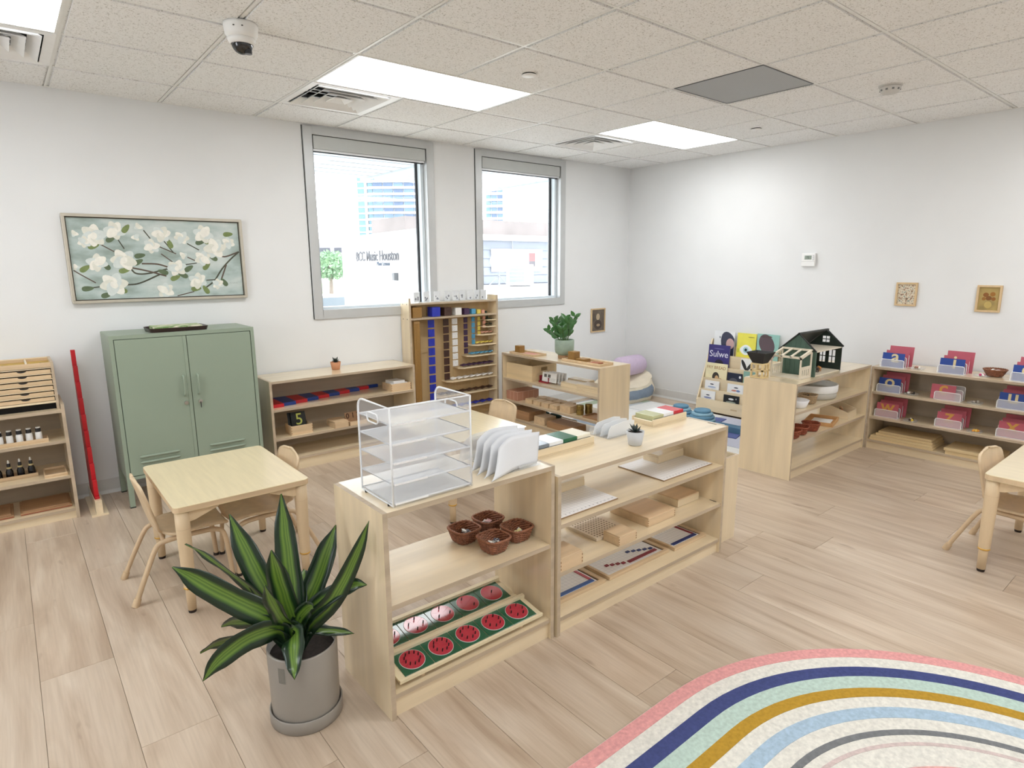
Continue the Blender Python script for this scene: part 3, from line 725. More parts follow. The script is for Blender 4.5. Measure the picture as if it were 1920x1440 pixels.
DB = flat((20, 20, 26), 0.15, spec=0.6, name='dark_glass_bottle')
for k in range(5): bottle(-1.574 - 0.0525 * k, 1.497, 0.283, DB, BLACK(), ORD[k] + ' dark dropper bottle counted from the small empty tray', 'dark dropper bottles in a row', True)
tray(-1.52, -1.405, 1.36, 1.54, 0.2775, 'small empty birch tray beside the dropper bottles', 0.018)
for k, (x0, x1, lb) in enumerate(((-1.66, -1.405, 'flat brown board near the rod stand on bottom shelf'), (-1.98, -1.69, 'flat brown board under the dropper bottles on bottom shelf'))):
    r = thing('activity_board', lb, 'board', (x0, 1.38, 0.0665))
    part('board', MB().box(0, x1 - x0, 0, 0.25, 0, 0.016), brownwood('x'), r, 0.0015)
    part('red_edge', MB().box(0.004, x1 - x0 - 0.004, -0.0006, 0.0, 0.004, 0.007), flat((140, 40, 38), 0.5, name='edge_red'), r)
    part('cover_sheet', MB().box(0.012, x1 - x0 - 0.012, 0.012, 0.238, 0.016, 0.022), brownwood('x'), r, 0.001)

# ---- painting with magnolias, over the cabinet
r = thing('framed_painting', 'wide framed painting of white magnolias above green cabinet', 'painting', (-1.236, YW - 0.001, 1.297))
PWd, PH = 1.078, 0.566
FR = flat((196, 189, 174), 0.35, 0.35, 0.05, name='champagne_frame')
m = MB(); f = 0.018
m.box(0, PWd, -0.034, 0, 0, f); m.box(0, PWd, -0.034, 0, PH - f, PH); m.box(0, f, -0.034, 0, f, PH - f); m.box(PWd - f, PWd, -0.034, 0, f, PH - f)
part('frame', m, FR, r, 0.002)
m = MB(); g = 0.006
for q in ((f, PWd - f, f, f + g), (f, PWd - f, PH - f - g, PH - f), (f, f + g, f + g, PH - f - g), (PWd - f - g, PWd - f, f + g, PH - f - g)): m.box(q[0], q[1], -0.010, -0.002, q[2], q[3])
part('shadow_gap', m, flat((66, 58, 48), 0.8, name='frame_gap'), r)
def mk_canvas():
    m, nt, ln, b = base('painted_ground', 0.7); rp = tint(nt, ln, b, (178, 194, 190), 0.1, 5.0, (1, 1, 2.2), 6.0, bump=0.25)
    e = rp.color_ramp.elements; e[0].position = 0.30; e[1].position = 0.68; e[0].color = lin((146, 160, 152)); e[1].color = lin((206, 214, 210)); k = e.new(0.48); k.color = lin((178, 194, 190)); return m
cv = part('canvas', MB().box(f + g, PWd - f - g, -0.012, -0.002, f + g, PH - f - g), mk_canvas(), r)
X0, X1, Z0, Z1 = f + g, PWd - f - g, f + g, PH - f - g
def uv(x, y):                                     # sketch coordinates -> canvas
    v = (y - (125 + 40 * (x - 110) / 1560)) / (745 - 80 * (x - 150) / 1540)
    xl = 110 + 85 * v; xr = 1670 + 45 * v
    u = (x - xl) / (xr - xl); u = max(0.005, min(0.995, u)); v = max(0.01, min(0.99, v))
    return X0 + (X1 - X0) * u, Z1 - (Z1 - Z0) * v
bm_ = MB()
rp_ = random.Random(3)
def blob(m, cx, cz, a, b, ang, y, k=0, n=14, tip=0.0):
    pts = []
    for i in range(n):
        t = 2 * PI * i / n; rx = a * math.cos(t) * (1 + tip * math.cos(t)); rz_ = b * math.sin(t) * (1 - tip * 0.5 * math.cos(t))
        px = cx + rx * math.cos(ang) - rz_ * math.sin(ang); pz = cz + rx * math.sin(ang) + rz_ * math.cos(ang)
        pts.append((max(X0 + .001, min(X1 - .001, px)), max(Z0 + .001, min(Z1 - .001, pz))))
    m.add([(px, y, pz) for px, pz in pts], [tuple(range(n))], k)
S = 0.00066
fl_ = [(335, 285, 95), (510, 240, 80), (715, 205, 42), (690, 300, 42), (830, 380, 66), (920, 270, 76), (1110, 300, 62), (1320, 270, 86), (1430, 400, 96), (1570, 350, 58), (360, 530, 78), (585, 505, 98), (1060, 580, 78), (1310, 490, 72), (1120, 465, 42), (500, 730, 104), (950, 790, 72), (1255, 700, 78), (1455, 730, 52), (190, 570, 32), (180, 270, 36), (260, 345, 50)]
for i, (x, y, s) in enumerate(fl_):
    bm_ = MB()
    cx, cz = uv(x, y); R_ = s * S; n = 3 if s < 50 else 6; a0 = rp_.uniform(0, 6)
    for k in range(n):
        a = a0 + 2 * PI * k / n + rp_.uniform(-.25, .25); q = 0.40 if s >= 50 else 0.2
        blob(bm_, cx + R_ * q * math.cos(a), cz + R_ * q * math.sin(a) * 0.85, R_ * 0.66, R_ * 0.52, a, -0.0125 - 0.00025 * k - 0.00004 * i, (k + i) % 3, tip=0.25)
    if s > 70: blob(bm_, cx, cz - R_ * .05, R_ * 0.36, R_ * 0.30, a0, -0.0148, 0)
    part('blossom', bm_, [flat((240, 238, 228), 0.7, var=0.06, scale=40, name='paint_white'), flat((226, 226, 214), 0.7, var=0.06, scale=40, name='paint_ivory'), flat((214, 222, 218), 0.7, var=0.06, scale=40, name='paint_shadow_white')], cv)
lf = [(325, 385, .35), (470, 320, .6), (1000, 365, 1.9), (1280, 345, .3), (1365, 335, .5), (1420, 490, 2.6), (1340, 570, .8), (1165, 590, .6), (1035, 675, .4), (1125, 650, 2.7), (580, 605, .2), (715, 470, .2), (255, 590, .6), (440, 565, 2.2), (575, 785, 2.7), (275, 768, .1), (1340, 790, 2.1), (1525, 720, 2.2), (1230, 775, .1), (940, 620, 2.8), (600, 230, .9), (430, 830, .3), (1560, 270, .1), (700, 530, .5)]
for i, (x, y, a) in enumerate(lf):
    m = MB(); cx, cz = uv(x, y); blob(m, cx, cz, 0.034, 0.017, a, -0.0124 - 0.00003 * i, i % 2, tip=0.2)
    part('painted_leaf', m, [flat((122, 138, 86), 0.7, var=0.15, scale=40, name='paint_olive'), flat((96, 112, 84), 0.7, var=0.15, scale=40, name='paint_green')], cv)
br = [[(1690, 430), (1540, 475), (1470, 465)], [(1690, 430), (1590, 500), (1500, 590), (1420, 700), (1340, 760)], [(1545, 550), (1490, 690)], [(985, 585), (800, 630), (690, 630), (640, 580)], [(640, 575), (800, 610), (960, 655)], [(900, 640), (720, 720), (600, 735)], [(985, 575), (880, 545), (740, 540)], [(1250, 535), (1140, 550)], [(1055, 450), (900, 385)], [(1030, 440), (945, 335)], [(1240, 515), (1160, 480)], [(1275, 415), (1160, 355)], [(1020, 525), (915, 450)], [(830, 325), (760, 235)], [(520, 440), (380, 360)], [(590, 405), (530, 310)], [(350, 715), (230, 640), (170, 600)], [(390, 750), (280, 765)], [(1220, 800), (1060, 840)], [(1420, 690), (1340, 695)]]
for i, b_ in enumerate(br):
    m = MB()
    P_ = [uv(*q) for q in b_]; P_ = [(p[0], 0, p[1]) for p in P_]; P_ = smooth_path(P_, 5) if len(P_) > 2 else [Vector(p) for p in P_]
    w = 0.0052 if i < 7 else 0.0034
    for j in range(len(P_) - 1):
        a, b = P_[j], P_[j + 1]; d = (b - a); nrm = Vector((-d.z, 0, d.x)).normalized() * w; y = Vector((0, -0.01222 - 0.00002 * i, 0))
        m.add([a + nrm + y, a - nrm + y, b - nrm + y, b + nrm + y], [(0, 1, 2, 3)], i % 2)
    part('branch', m, [flat((96, 82, 70), 0.7, var=0.2, scale=30, name='paint_brown'), flat((74, 76, 62), 0.7, var=0.2, scale=30, name='paint_umber')], cv)
m = MB()
q0 = uv(1575, 722); m.tube([(q0[0] + 0.007 * i, -0.0126, q0[1] + (0.004 if i % 2 else -0.003)) for i in range(9)], 0.0006, 4)
part('signature', m, flat((70, 84, 84), 0.7, name='paint_slate'), cv)

# ---- items on the shelf under the window (unit F)
SEG_R = flat((196, 34, 44), 0.4, name='rod_red'); SEG_B = flat((24, 58, 134), 0.4, name='rod_blue')
for k in range(10):
    n = 10 - k; y = 1.665 - 0.0265 * k
    t = thing('number_rod', 'red and blue number rod of %s on window shelf' % ['ten segments', 'nine segments', 'eight segments', 'seven segments', 'six segments', 'five segments', 'four segments', 'three segments', 'two segments', 'one single segment'][k], 'rod', (-0.144, y, 0.4875), 0, 'number rods stacked by length')
    for j in range(n):
        part('rod_segment', MB().box(0.1 * j, 0.1 * (j + 1), -0.0125, 0.0125, 0, 0.025), SEG_R if j % 2 == 0 else SEG_B, t)
open_box(0.930, 1.455, 0.4875, 'beech box of white paper cards on the window shelf', 0.185, 0.165, 0.062, LB)
PAP = [flat((242, 242, 240), 0.7, var=0.02, name='white_paper')]
for k in range(4):
    one('card_stack', ['lowest white card sheaf in the paper box', 'second white card sheaf in the paper box', 'third white card sheaf in the paper box', 'topmost white card sheaf in the paper box'][k], 'cards', MB().box(-0.078 + 0.012 * (k > 2), 0.078 - 0.03 * (k > 2), -0.06, 0.06, 0, 0.019), PAP, (0.928, 1.452 + 0.002 * k, 0.492 + 0.0192 * k), (-0.05, 0.06, -0.04, 0.12)[k], group='paper cards in the box')
open_box(0.063, 1.435, 0.2665, 'beech box holding black number cards on window shelf', 0.165, 0.13, 0.070, LB)
def card(name, label, cat, x, y, z, w, h, th, tilt, rz, mt, txt=None, tsize=0.05, tm=None, group=None, toff=(0, 0), lean=None):
    """upright card; base centre at x,y,z; front faces local -y, leaning back by tilt"""
    t = thing(name, label, cat, (x, y, z), rz, group)
    c = part('card_sheet', MB().box(-w / 2, w / 2, -th / 2, th / 2, 0, h), mt, t, rot=(-tilt, 0, 0))
    if txt:
        me = text_mesh(txt, tsize, tm, 0.0004, bold=0.0006)
        part('lettering', me, None, c, loc=(toff[0], -th / 2 - 0.0002, h / 2 + toff[1]), rot=(PI / 2, 0, 0)) if False else None
        o = link('lettering', me, c, (toff[0], -th / 2 - 0.0002, h / 2 + toff[1]), (PI / 2, 0, 0))
    return t
NUMY = flat((214, 224, 120), 0.8, name='sand_yellow')
CARDB = flat((24, 30, 28), 0.5, name='card_black')
card('number_card', 'black card with a pale green number five', 'card', 0.075, 1.445, 0.272, 0.115, 0.150, 0.004, 0.22, 0.05, CARDB, '5', 0.125, NUMY, toff=(0.004, 0.015))
card('number_card', 'plain black card leaning behind the number five', 'card', 0.055, 1.465, 0.272, 0.115, 0.148, 0.004, 0.20, -0.06, CARDB)
lid_box(0.372, 1.425, 0.2665, 'lidded beech box beside the number five cards', 0.118, 0.16, 0.052, LB)
open_box(0.515, 1.425, 0.2665, 'beech box holding brown numeral boards', 0.150, 0.16, 0.034, LB)
NB = brownwood('x'); NBD = flat((60, 34, 28), 0.7, name='numeral_brown')
for k, (tx, lb) in enumerate((('0', 'brown numeral board with a zero'), ('1', 'brown numeral board with a one'), ('2', 'brown numeral board with a two'))):
    card('numeral_board', lb + ' in the open beech box', 'board', 0.468 + 0.048 * k, 1.435 + .004 * k, 0.271, 0.046, 0.085, 0.004, 0.25, 0.0, NB, tx, 0.06, NBD, toff=(0, 0.012))
def succulent(x, y, z, label, potm, rt, rb, h, leafm, n=11, L=0.045, seed=1, name='succulent'):
    t = thing(name, label, 'plant', (x, y, z))
    part('plant_pot', MB().lathe([(0, 0.001), (rb * .92, 0), (rb, 0.003), (rt, h), (rt - 0.004, h), (rt - 0.006, h - 0.008), (0, h - 0.008)], 24), potm, t)
    part('soil', MB().lathe([(0, h - 0.007), (rt - 0.006, h - 0.0075)], 20), flat((44, 34, 28), 0.95, var=0.3, scale=120, name='soil'), t)
    rr = random.Random(seed)
    for k in range(n):
        a = 2.4 * k; e = 0.35 + 0.9 * k / n; l = L * (0.7 + 0.4 * rr.random()); w = l * 0.20
        d = Vector((math.cos(a) * math.cos(e), math.sin(a) * math.cos(e), math.sin(e))); sd = Vector((-math.sin(a), math.cos(a), 0)); up = d.cross(sd)
        m = MB(); prs = [0.75, 1.0, 0.8, 0.05]; vs = []
        for j, q in enumerate(prs):
            c_ = Vector((0, 0, h - 0.006)) + d * (l * j / 3) + Vector((0, 0, 0.10 * l * (j / 3) ** 2))
            for (sx, su) in ((1, 0.0), (0, 0.35), (-1, 0.0), (0, -0.45)): vs.append(c_ + sd * (w * q * sx) + up * (w * q * su))
        fs = [(j * 4 + i, j * 4 + (i + 1) % 4, (j + 1) * 4 + (i + 1) % 4, (j + 1) * 4 + i) for j in range(3) for i in range(4)] + [(0, 1, 2, 3)[::-1], (12, 13, 14, 15)]
        m.add(vs, fs, 0, True); part('leaf', m, leafm, t)
    return t
SUC = flat((40, 52, 46), 0.45, var=0.2, scale=40, name='succulent_dark'); TERRA = flat((196, 138, 100), 0.8, var=0.06, name='terracotta')
succulent(0.442, 1.558, 0.7005, 'tiny dark succulent in terracotta pot on the window shelf', TERRA, 0.042, 0.032, 0.062, SUC, L=0.048, seed=4)
# ================================================================== BEAD CABINET
BX0, BX1, BY0, BY1, BH = 1.142, 2.125, 1.565, 1.712, 1.243
r = thing('bead_cabinet', 'tall shallow birch bead cabinet between the two windows', 'cabinet', (BX0, BY0, 0))
W, D = BX1 - BX0, BY1 - BY0; tk = 0.02
part('side_panel', MB().ply(0, tk, 0, D, 0, BH), [birch('z'), plyedge()], r)
part('side_panel', MB().ply(W - tk, W, 0, D, 0, BH), [birch('z'), plyedge()], r)
part('top_shelf', MB().ply(tk, W - tk, 0, D, BH - 0.060, BH - 0.044), [birch('x'), plyedge()], r)
part('cube_shelf', MB().ply(tk, W - tk, 0, D, 1.052, 1.068), [birch('x'), plyedge()], r)
part('base_shelf', MB().ply(tk, W - tk, 0, D, 0.05, 0.068), [birch('x'), plyedge()], r)
part('back_panel', MB().box(tk, W - tk, D - 0.008, D, 0.02, BH - 0.044), wood('bead_back', (205, 176, 130), 'z', 0.07, 0.5), r)
m = MB()
for z in (1.06, 1.19):
    for y in (0.035, 0.105): m.cyl((-0.0006, y, z), 0.006, 0.001, 10, axis='x')
part('screw_cap', m, flat((120, 110, 100), 0.4, 0.5, name='screw_cap'), r)
part('cross_rail', MB().box(tk, W - tk, D - 0.014, D - 0.008, 0.735, 0.765), wood('bead_back', (205, 176, 130), 'x', 0.07, 0.5), r)
# stepped short shelves down the right side: (height, length)
# hooks rail and nine short ledges
BC = {'gold': (150, 112, 56), 'blue': (36, 52, 176), 'brown': (66, 40, 32), 'white': (236, 234, 232), 'purple': (62, 38, 74), 'sky': (84, 158, 196), 'yellow': (226, 204, 92), 'pink': (226, 168, 146), 'green': (52, 66, 52)}
def beadm(k): return flat(BC[k], 0.35, var=0.22, scale=190, bump=0.8, bscale=420, name='beads_' + k)
steps = [(0.945, 0.135, 'green', 2), (0.870, 0.195, 'pink', 3), (0.775, 0.262, 'yellow', 4), (0.675, 0.325, 'sky', 5), (0.570, 0.425, 'purple', 6), (0.455, 0.560, 'white', 7), (0.325, 0.690, 'brown', 8), (0.190, 0.80, 'blue', 9)]
one_sq = {}
for z, L, c_, n in steps:
    part('short_shelf', MB().prism([(W - tk - L, D - 0.008), (W - tk - L, 0.05), (W - tk - L + 0.045, 0.008), (W - tk, 0.008), (W - tk, D - 0.008)], z - 0.011, z), [birch('x')], r)
    s = min(0.052, (L - 0.06) / n * 0.86); pitch = (L - 0.055) / n
    me = MB().box(-s / 2, s / 2, -s * 0.62, s * 0.62, 0, 0.009).mesh('bead_square', [beadm(c_)], 0.002)
    for k in range(n):
        x = BX1 - tk - 0.012 - pitch * (k + 0.5)
        o = link('bead_square', me, None, (x, BY0 + 0.066, z + 0.0125), (0, -0.20, 0))
        tag(o, '%s bead square lying on its bead cabinet ledge' % {'sky': 'sky blue'}.get(c_, c_), 'bead square', '%s bead squares on a ledge' % c_)
part('short_shelf', MB().prism([(W - tk - 0.10, D - 0.008), (W - tk - 0.10, 0.02), (W - tk, 0.008), (W - tk, D - 0.008)], 0.999, 1.008), [birch('x')], r)
one('bead_bar', 'single small green bead square on the uppermost cabinet ledge', 'bead square', MB().box(-0.03, 0.03, -0.02, 0.02, 0, 0.008), beadm('green'), (BX1 - tk - 0.05, BY0 + 0.06, 1.0085), bev=0.002)
# cubes
cx_ = [1.235, 1.435, 1.565, 1.685, 1.785, 1.865, 1.930, 1.985, 2.025]; cs = [0.094, 0.086, 0.077, 0.068, 0.058, 0.049, 0.040, 0.032, 0.020]
for x, s, c_ in zip(cx_, cs, ['gold', 'blue', 'brown', 'white', 'purple', 'sky', 'yellow', 'pink', 'green']):
    one('bead_cube', '%s bead cube on the upper cabinet shelf' % {'gold': 'golden', 'sky': 'sky blue'}.get(c_, c_), 'bead cube', MB().box(-s / 2, s / 2, -s / 2, s / 2, 0, s), beadm(c_), (x, BY0 + 0.062, 1.0685), 0.0, 'bead cubes in falling size', bev=0.003)
# hanging chains
gold = thing('bead_chain', 'long golden bead chain hanging at the cabinet edge', 'bead chain', (1.222, BY0 + 0.030, 1.050), 0, 'bead chains hanging in the cabinet')
part('hook', MB().cyl((0, 0, -0.012), 0.002, 0.014, 6), flat((170, 150, 110), 0.4, 0.6, name='hook'), gold)
part('bead_strand', MB().grid(lambda u, v: Vector((-0.032 + 0.064 * v, 0.003 * math.sin(9 * v * PI) - 0.004, -0.012 - 0.96 * u)), 40, 28), beadm('gold'), gold)
for o in gold.children:
    if o.name.startswith('bead_strand'):
        sd = o.modifiers.new('t', 'SOLIDIFY'); sd.thickness = 0.014
ch = [('blue', 1.425, 0.066, 0.070, 9, 0.085), ('brown', 1.585, 0.058, 0.062, 8, 0.073), ('white', 1.682, 0.058, 0.056, 7, 0.066), ('purple', 1.806, 0.042, 0.049, 6, 0.059), ('sky', 1.895, 0.036, 0.046, 5, 0.054), ('yellow', 1.962, 0.030, 0.038, 4, 0.047), ('pink', 2.024, 0.030, 0.032, 3, 0.042), ('green', 2.062, 0.016, 0.022, 2, 0.030)]
for c_, x, w, h, n, p in ch:
    t = thing('bead_chain', '%s folded bead chain hanging in the cabinet' % {'sky': 'sky blue'}.get(c_, c_), 'bead chain', (x - 0.026, BY0 + 0.060, 1.051), 0, 'bead chains hanging in the cabinet')
    part('hook', MB().cyl((0, 0, -0.010), 0.002, 0.012, 6), flat((170, 150, 110), 0.4, 0.6, name='hook'), t)
    m = MB()
    for q in range(5): m.box(-w / 2 + w * q / 5 + 0.0008, -w / 2 + w * (q + 1) / 5 - 0.0008, -0.006, 0.006, -h, 0)
    me = m.mesh('bead_section', [beadm(c_)], 0.0015)
    part('chain_link', MB().box(-0.0015, 0.0015, -0.001, 0.001, -p * n, -0.005), flat((190, 170, 130), 0.4, 0.5, name='chain_wire'), t)
    for k in range(n): link('bead_section', me, t, (0, 0, -0.012 - p * k))
# clear stands with picture cards along the top
CLR = sheer('clear_acrylic', (235, 245, 250), 0.10, 0.1, 0.10)
for k, x in enumerate((1.265, 1.365, 1.475, 1.590, 1.680, 1.760, 1.845, 1.925, 2.005)):
    t = thing('card_stand', ORD[k] + ' clear picture card stand along the bead cabinet top', 'card', (x, BY0 + 0.070, BH - 0.0435), 0.12 * math.sin(3 * k), 'picture cards along the bead cabinet top')
    part('card', MB().box(-0.030, 0.030, -0.001, 0.001, 0.004, 0.092), flat((240, 242, 246), 0.6, name='card_white'), t)
    m = MB(); rr = random.Random(k + 20)
    for q in range(4 if k < 6 else 2):
        cx, cz = rr.uniform(-0.016, 0.016), rr.uniform(0.018, 0.05); s = rr.uniform(0.004, 0.010)
        m.add([(cx + s * math.cos(a), -0.0014, cz + s * 1.2 * math.sin(a)) for a in [2 * PI * i / 8 for i in range(8)]], [tuple(range(8))])
    part('print', m, flat((70, 74, 104), 0.6, name='ink_%d' % (k % 2)), t)
    part('clear_sleeve', MB().box(-0.033, 0.033, -0.004, -0.003, 0, 0.096), CLR, t)
    part('stand_foot', MB().box(-0.033, 0.033, -0.02, 0.02, 0, 0.002), CLR, t)
# ================================================================== FRONT SHELF ITEMS
WIRE = flat((238, 240, 242), 0.35, var=0.01, name='white_wire')
GAUZE = sheer('white_wire_mesh', (230, 233, 238), 0.27, 0.5, 0.0); GAUZE2 = sheer('white_tray_mesh', (222, 226, 231), 0.60, 0.5, 0.0)
# ---- letter tray rack (back turned to us)
r = thing('letter_tray_rack', 'white wire mesh letter tray rack with five tiers', 'letter tray', (-0.683, -1.462, 0.7505))
W, D, H = 0.312, 0.225, 0.333
ZT = [0.012, 0.078, 0.148, 0.212, 0.277]
def side(x):
    out = [(0.0, 0.006), (D, 0.006), (D, H - 0.035)] + [(D - 0.035 + 0.035 * math.cos(a), H - 0.035 + 0.035 * math.sin(a)) for a in [PI / 2 * k / 6 for k in range(1, 7)]] + [(0, H)]
    hole = rrect(D * 0.36, D * 0.70, H - 0.068, H - 0.036, 0.014, 4)
    m = MB()                                        # gauze panel with the grip cut out, as strips round the hole
    m.add([(x, y, z) for y, z in ((0, 0.006), (D, 0.006), (D, H - 0.068), (0, H - 0.068))], [(0, 1, 2, 3)])
    m.add([(x, y, z) for y, z in ((0, H - 0.068), (D * .36, H - 0.068), (D * .36, H), (0, H))], [(0, 1, 2, 3)])
    m.add([(x, y, z) for y, z in ((D * .70, H - 0.068), (D, H - 0.068), (D, H - 0.035), (D - 0.010, H - 0.010), (D - 0.035, H), (D * .70, H))], [(0, 1, 2, 3, 4, 5)])
    m.add([(x, y, z) for y, z in ((D * .36, H - 0.036), (D * .70, H - 0.036), (D * .70, H), (D * .36, H))], [(0, 1, 2, 3)])
    part('side_mesh', m, GAUZE, r)
    s = part('side_frame', MB().tube([(x, y, z) for y, z in out], 0.0036, 8, closed=True), WIRE, r)
    part('handle_ring', MB().tube([(x, y, z) for y, z in hole], 0.0028, 8, closed=True), WIRE, s)
side(0.0); side(W)
part('back_mesh', MB().add([(0, 0.0, 0.006), (W, 0.0, 0.006), (W, 0.0, H), (0, 0.0, H)], [(0, 1, 2, 3)]), GAUZE, r)
part('top_bar', MB().tube([(0, 0, H), (W, 0, H)], 0.0028, 8), WIRE, r)
for z in ZT:
    t = part('tray_mesh', MB().add([(0.004, 0.004, z), (W - 0.004, 0.004, z), (W - 0.004, D - 0.002, z), (0.004, D - 0.002, z)], [(0, 1, 2, 3)]), GAUZE2, r)
    part('tray_rim', MB().tube([(0.003, 0.003, z), (W - 0.003, 0.003, z), (W - 0.003, D - 0.002, z), (0.003, D - 0.002, z)], 0.0034, 6, closed=True), WIRE, t)
    part('front_lip', MB().box(0.006, W * 0.42, -0.0030, -0.0020, z - 0.003, z + 0.003), WHITE(), t)
for (x, y) in ((0.0, 0.03), (0.0, D - 0.03), (W, 0.03), (W, D - 0.03)): part('foot', MB().cyl((x, y, 0), 0.005, 0.007, 10), BLACK(), r)

# ---- curled folders in a clear holder
CLEARP = sheer('clear_plastic', (238, 244, 248), 0.16, 0.15, 0.10)
r = thing('file_holder', 'clear acrylic file holder on the two-shelf unit', 'file holder', (-0.205, -1.44, 0.7505))
part('base_plate', MB().box(0, 0.185, 0, 0.27, 0, 0.003), CLEARP, r)
for k in range(5): part('divider', MB().box(0.012, 0.175, 0.036 + 0.045 * k, 0.038 + 0.045 * k, 0.003, 0.05 + 0.012 * k), CLEARP, r)
part('front_lip', MB().box(0.075, 0.185, 0, 0.003, 0.003, 0.016), CLEARP, r)
FOLD = flat((226, 228, 232), 0.55, var=0.02, name='grey_white_card')
for k in range(4):
    yb = 0.013 + 0.045 * k
    def fold(u, v, yb=yb, k=k):
        # u along width (0 = curled free edge), v up the sheet
        fl = max(0.0, 1 - u / 0.40)
        xb = 0.010 + 0.165 * u - 0.105 * fl ** 1.4; xt = 0.005 + 0.195 * u - 0.012 * fl
        x = xb + (xt - xb) * v ** 0.8; y = yb - 0.055 * fl ** 1.5 * (1 - v) + 0.013 * v
        top = 0.132 * (1 - 0.30 * fl ** 2.2) - 0.010 * u * u
        return Vector((x, y, 0.0045 + top * (v ** (1 + 0.35 * fl))))
    m = MB().grid(fold, 18, 8)
    o = one('folder', ['curled pale folder in the slot nearest the shelf front', 'second curled pale folder from the shelf front', 'third curled pale folder from the shelf front', 'rearmost curled pale folder before the translucent sleeve'][k], 'folder', m, FOLD, (-0.205, -1.44, 0.7505), 0.0, 'curled folders in the clear holder')
    sd = o.modifiers.new('thick', 'SOLIDIFY'); sd.thickness = 0.0016
def fold5(u, v):
    fl = max(0.0, 1 - u / 0.5)
    return Vector((-0.07 + 0.20 * u + 0.02 * v, 0.236 - 0.03 * fl ** 2, 0.0045 + (0.10 - 0.03 * fl ** 2) * v))
o = one('film_sleeve', 'empty translucent sleeve at the back of the file holder', 'folder', MB().grid(fold5, 10, 5), sheer('milky_film', (240, 243, 246), 0.5, 0.4, 0.05), (-0.205, -1.44, 0.7505))

# ---- wicker baskets
WICK = flat((140, 90, 64), 0.6, var=0.34, scale=60, name='brown_wicker')
def basket(x, y, z, label, rt, rb, h, mt, rz=0.0, sq=1.6, name='wicker_basket', group=None, nth=56, nz=11, cat='basket'):
    t = thing(name, label, cat, (x, y, z), rz, group)
    def wall(inner):
        vs = []; 
        for j in range(nz + 1):
            v = j / nz; rr = rb + (rt - rb) * (v ** 0.8) - (0.0045 if inner else 0)
            for i in range(nth):
                a = 2 * PI * i / nth; ca, sa = math.cos(a), math.sin(a)
                k = 1.0 / ((abs(ca) ** (2 + sq) + abs(sa) ** (2 + sq)) ** (1 / (2 + sq)))
                d = 0.0022 * (1 if (i // 2 + j) % 2 else -1)
                vs.append(((rr + d) * k * ca, (rr + d) * k * sa, 0.003 + (h - 0.003) * v))
        fs = [(j * nth + i, j * nth + (i + 1) % nth, (j + 1) * nth + (i + 1) % nth, (j + 1) * nth + i) for j in range(nz) for i in range(nth)]
        return vs, fs
    m = MB(); m.add(*wall(False), 0, False); part('woven_wall', m, mt, t)
    m = MB(); m.add(*wall(True), 0, False); part('inner_wall', m, mt, t)
    ring = [];
    for i in range(nth):
        a = 2 * PI * i / nth; ca, sa = math.cos(a), math.sin(a); k = 1.0 / ((abs(ca) ** (2 + sq) + abs(sa) ** (2 + sq)) ** (1 / (2 + sq)))
        ring.append((rt * k * ca, rt * k * sa, h + 0.0012 * (i % 2)))
    part('rim', MB().tube(ring, [0.0052 if i % 2 else 0.0042 for i in range(nth)], 7, closed=True), mt, t)
    m = MB(); m.lathe([(0.0001, 0.002), (rb - 0.003, 0.002)], 28, sq=sq); part('basket_floor', m, mt, t)
    return t
def slips(x, y, z, label, cols, r_, n=14, seed=0, size=0.016, name='paper_slips', h=0.012):
    rr = random.Random(seed); m = MB()
    for k in range(n):
        a = rr.uniform(0, 2 * PI); q = r_ * math.sqrt(rr.random()); R = Euler((rr.uniform(-.4, .4), rr.uniform(-.4, .4), rr.uniform(0, 6))).to_matrix()
        c_ = Vector((q * math.cos(a), q * math.sin(a), 0.004 + rr.random() * h)); w = size * rr.uniform(.7, 1.2)
        m.box(-w, w, -w * .45, w * .45, -0.0006, 0.0006, m=k % len(cols), rot=R)
        m.v[-8:] = [tuple(Vector(p) + c_) for p in m.v[-8:]]
    mz = min(v[2] for v in m.v); m.v = [(a, b, c - mz) for a, b, c in m.v]
    return one(name, label, 'paper slips', m, cols, (x, y, z), kind='stuff')
SLW = flat((240, 240, 236), 0.7, name='slip_white'); SLP = flat((230, 190, 192), 0.7, name='slip_pink'); SLY = flat((222, 214, 160), 0.7, name='slip_yellow'); SLK = flat((74, 76, 92), 0.7, name='slip_ink')
for x, y, lb, cols, sd in ((-0.245, -1.225, 'square wicker basket of small white slips by the open side', [SLW, SLW, SLK], 1), (-0.108, -1.205, 'square wicker basket of pink slips against the shelf end', [SLP, SLW], 2), (-0.205, -1.370, 'square wicker basket of white and ink slips at the shelf front', [SLW, SLW, SLK], 3), (-0.070, -1.350, 'square wicker basket of yellow slips beside the shelf end', [SLY, SLY, SLW], 4)):
    basket(x, y, 0.4205, lb, 0.057, 0.040, 0.056, WICK, 0.06, group='four small wicker baskets')
    slips(x, y, 0.4235, lb.split(' of ')[1].split(' by ')[0].split(' against')[0].split(' at the')[0].split(' beside')[0] + ' inside a wicker basket on middle shelf', cols, 0.021, 34, sd, size=0.013, h=0.032)

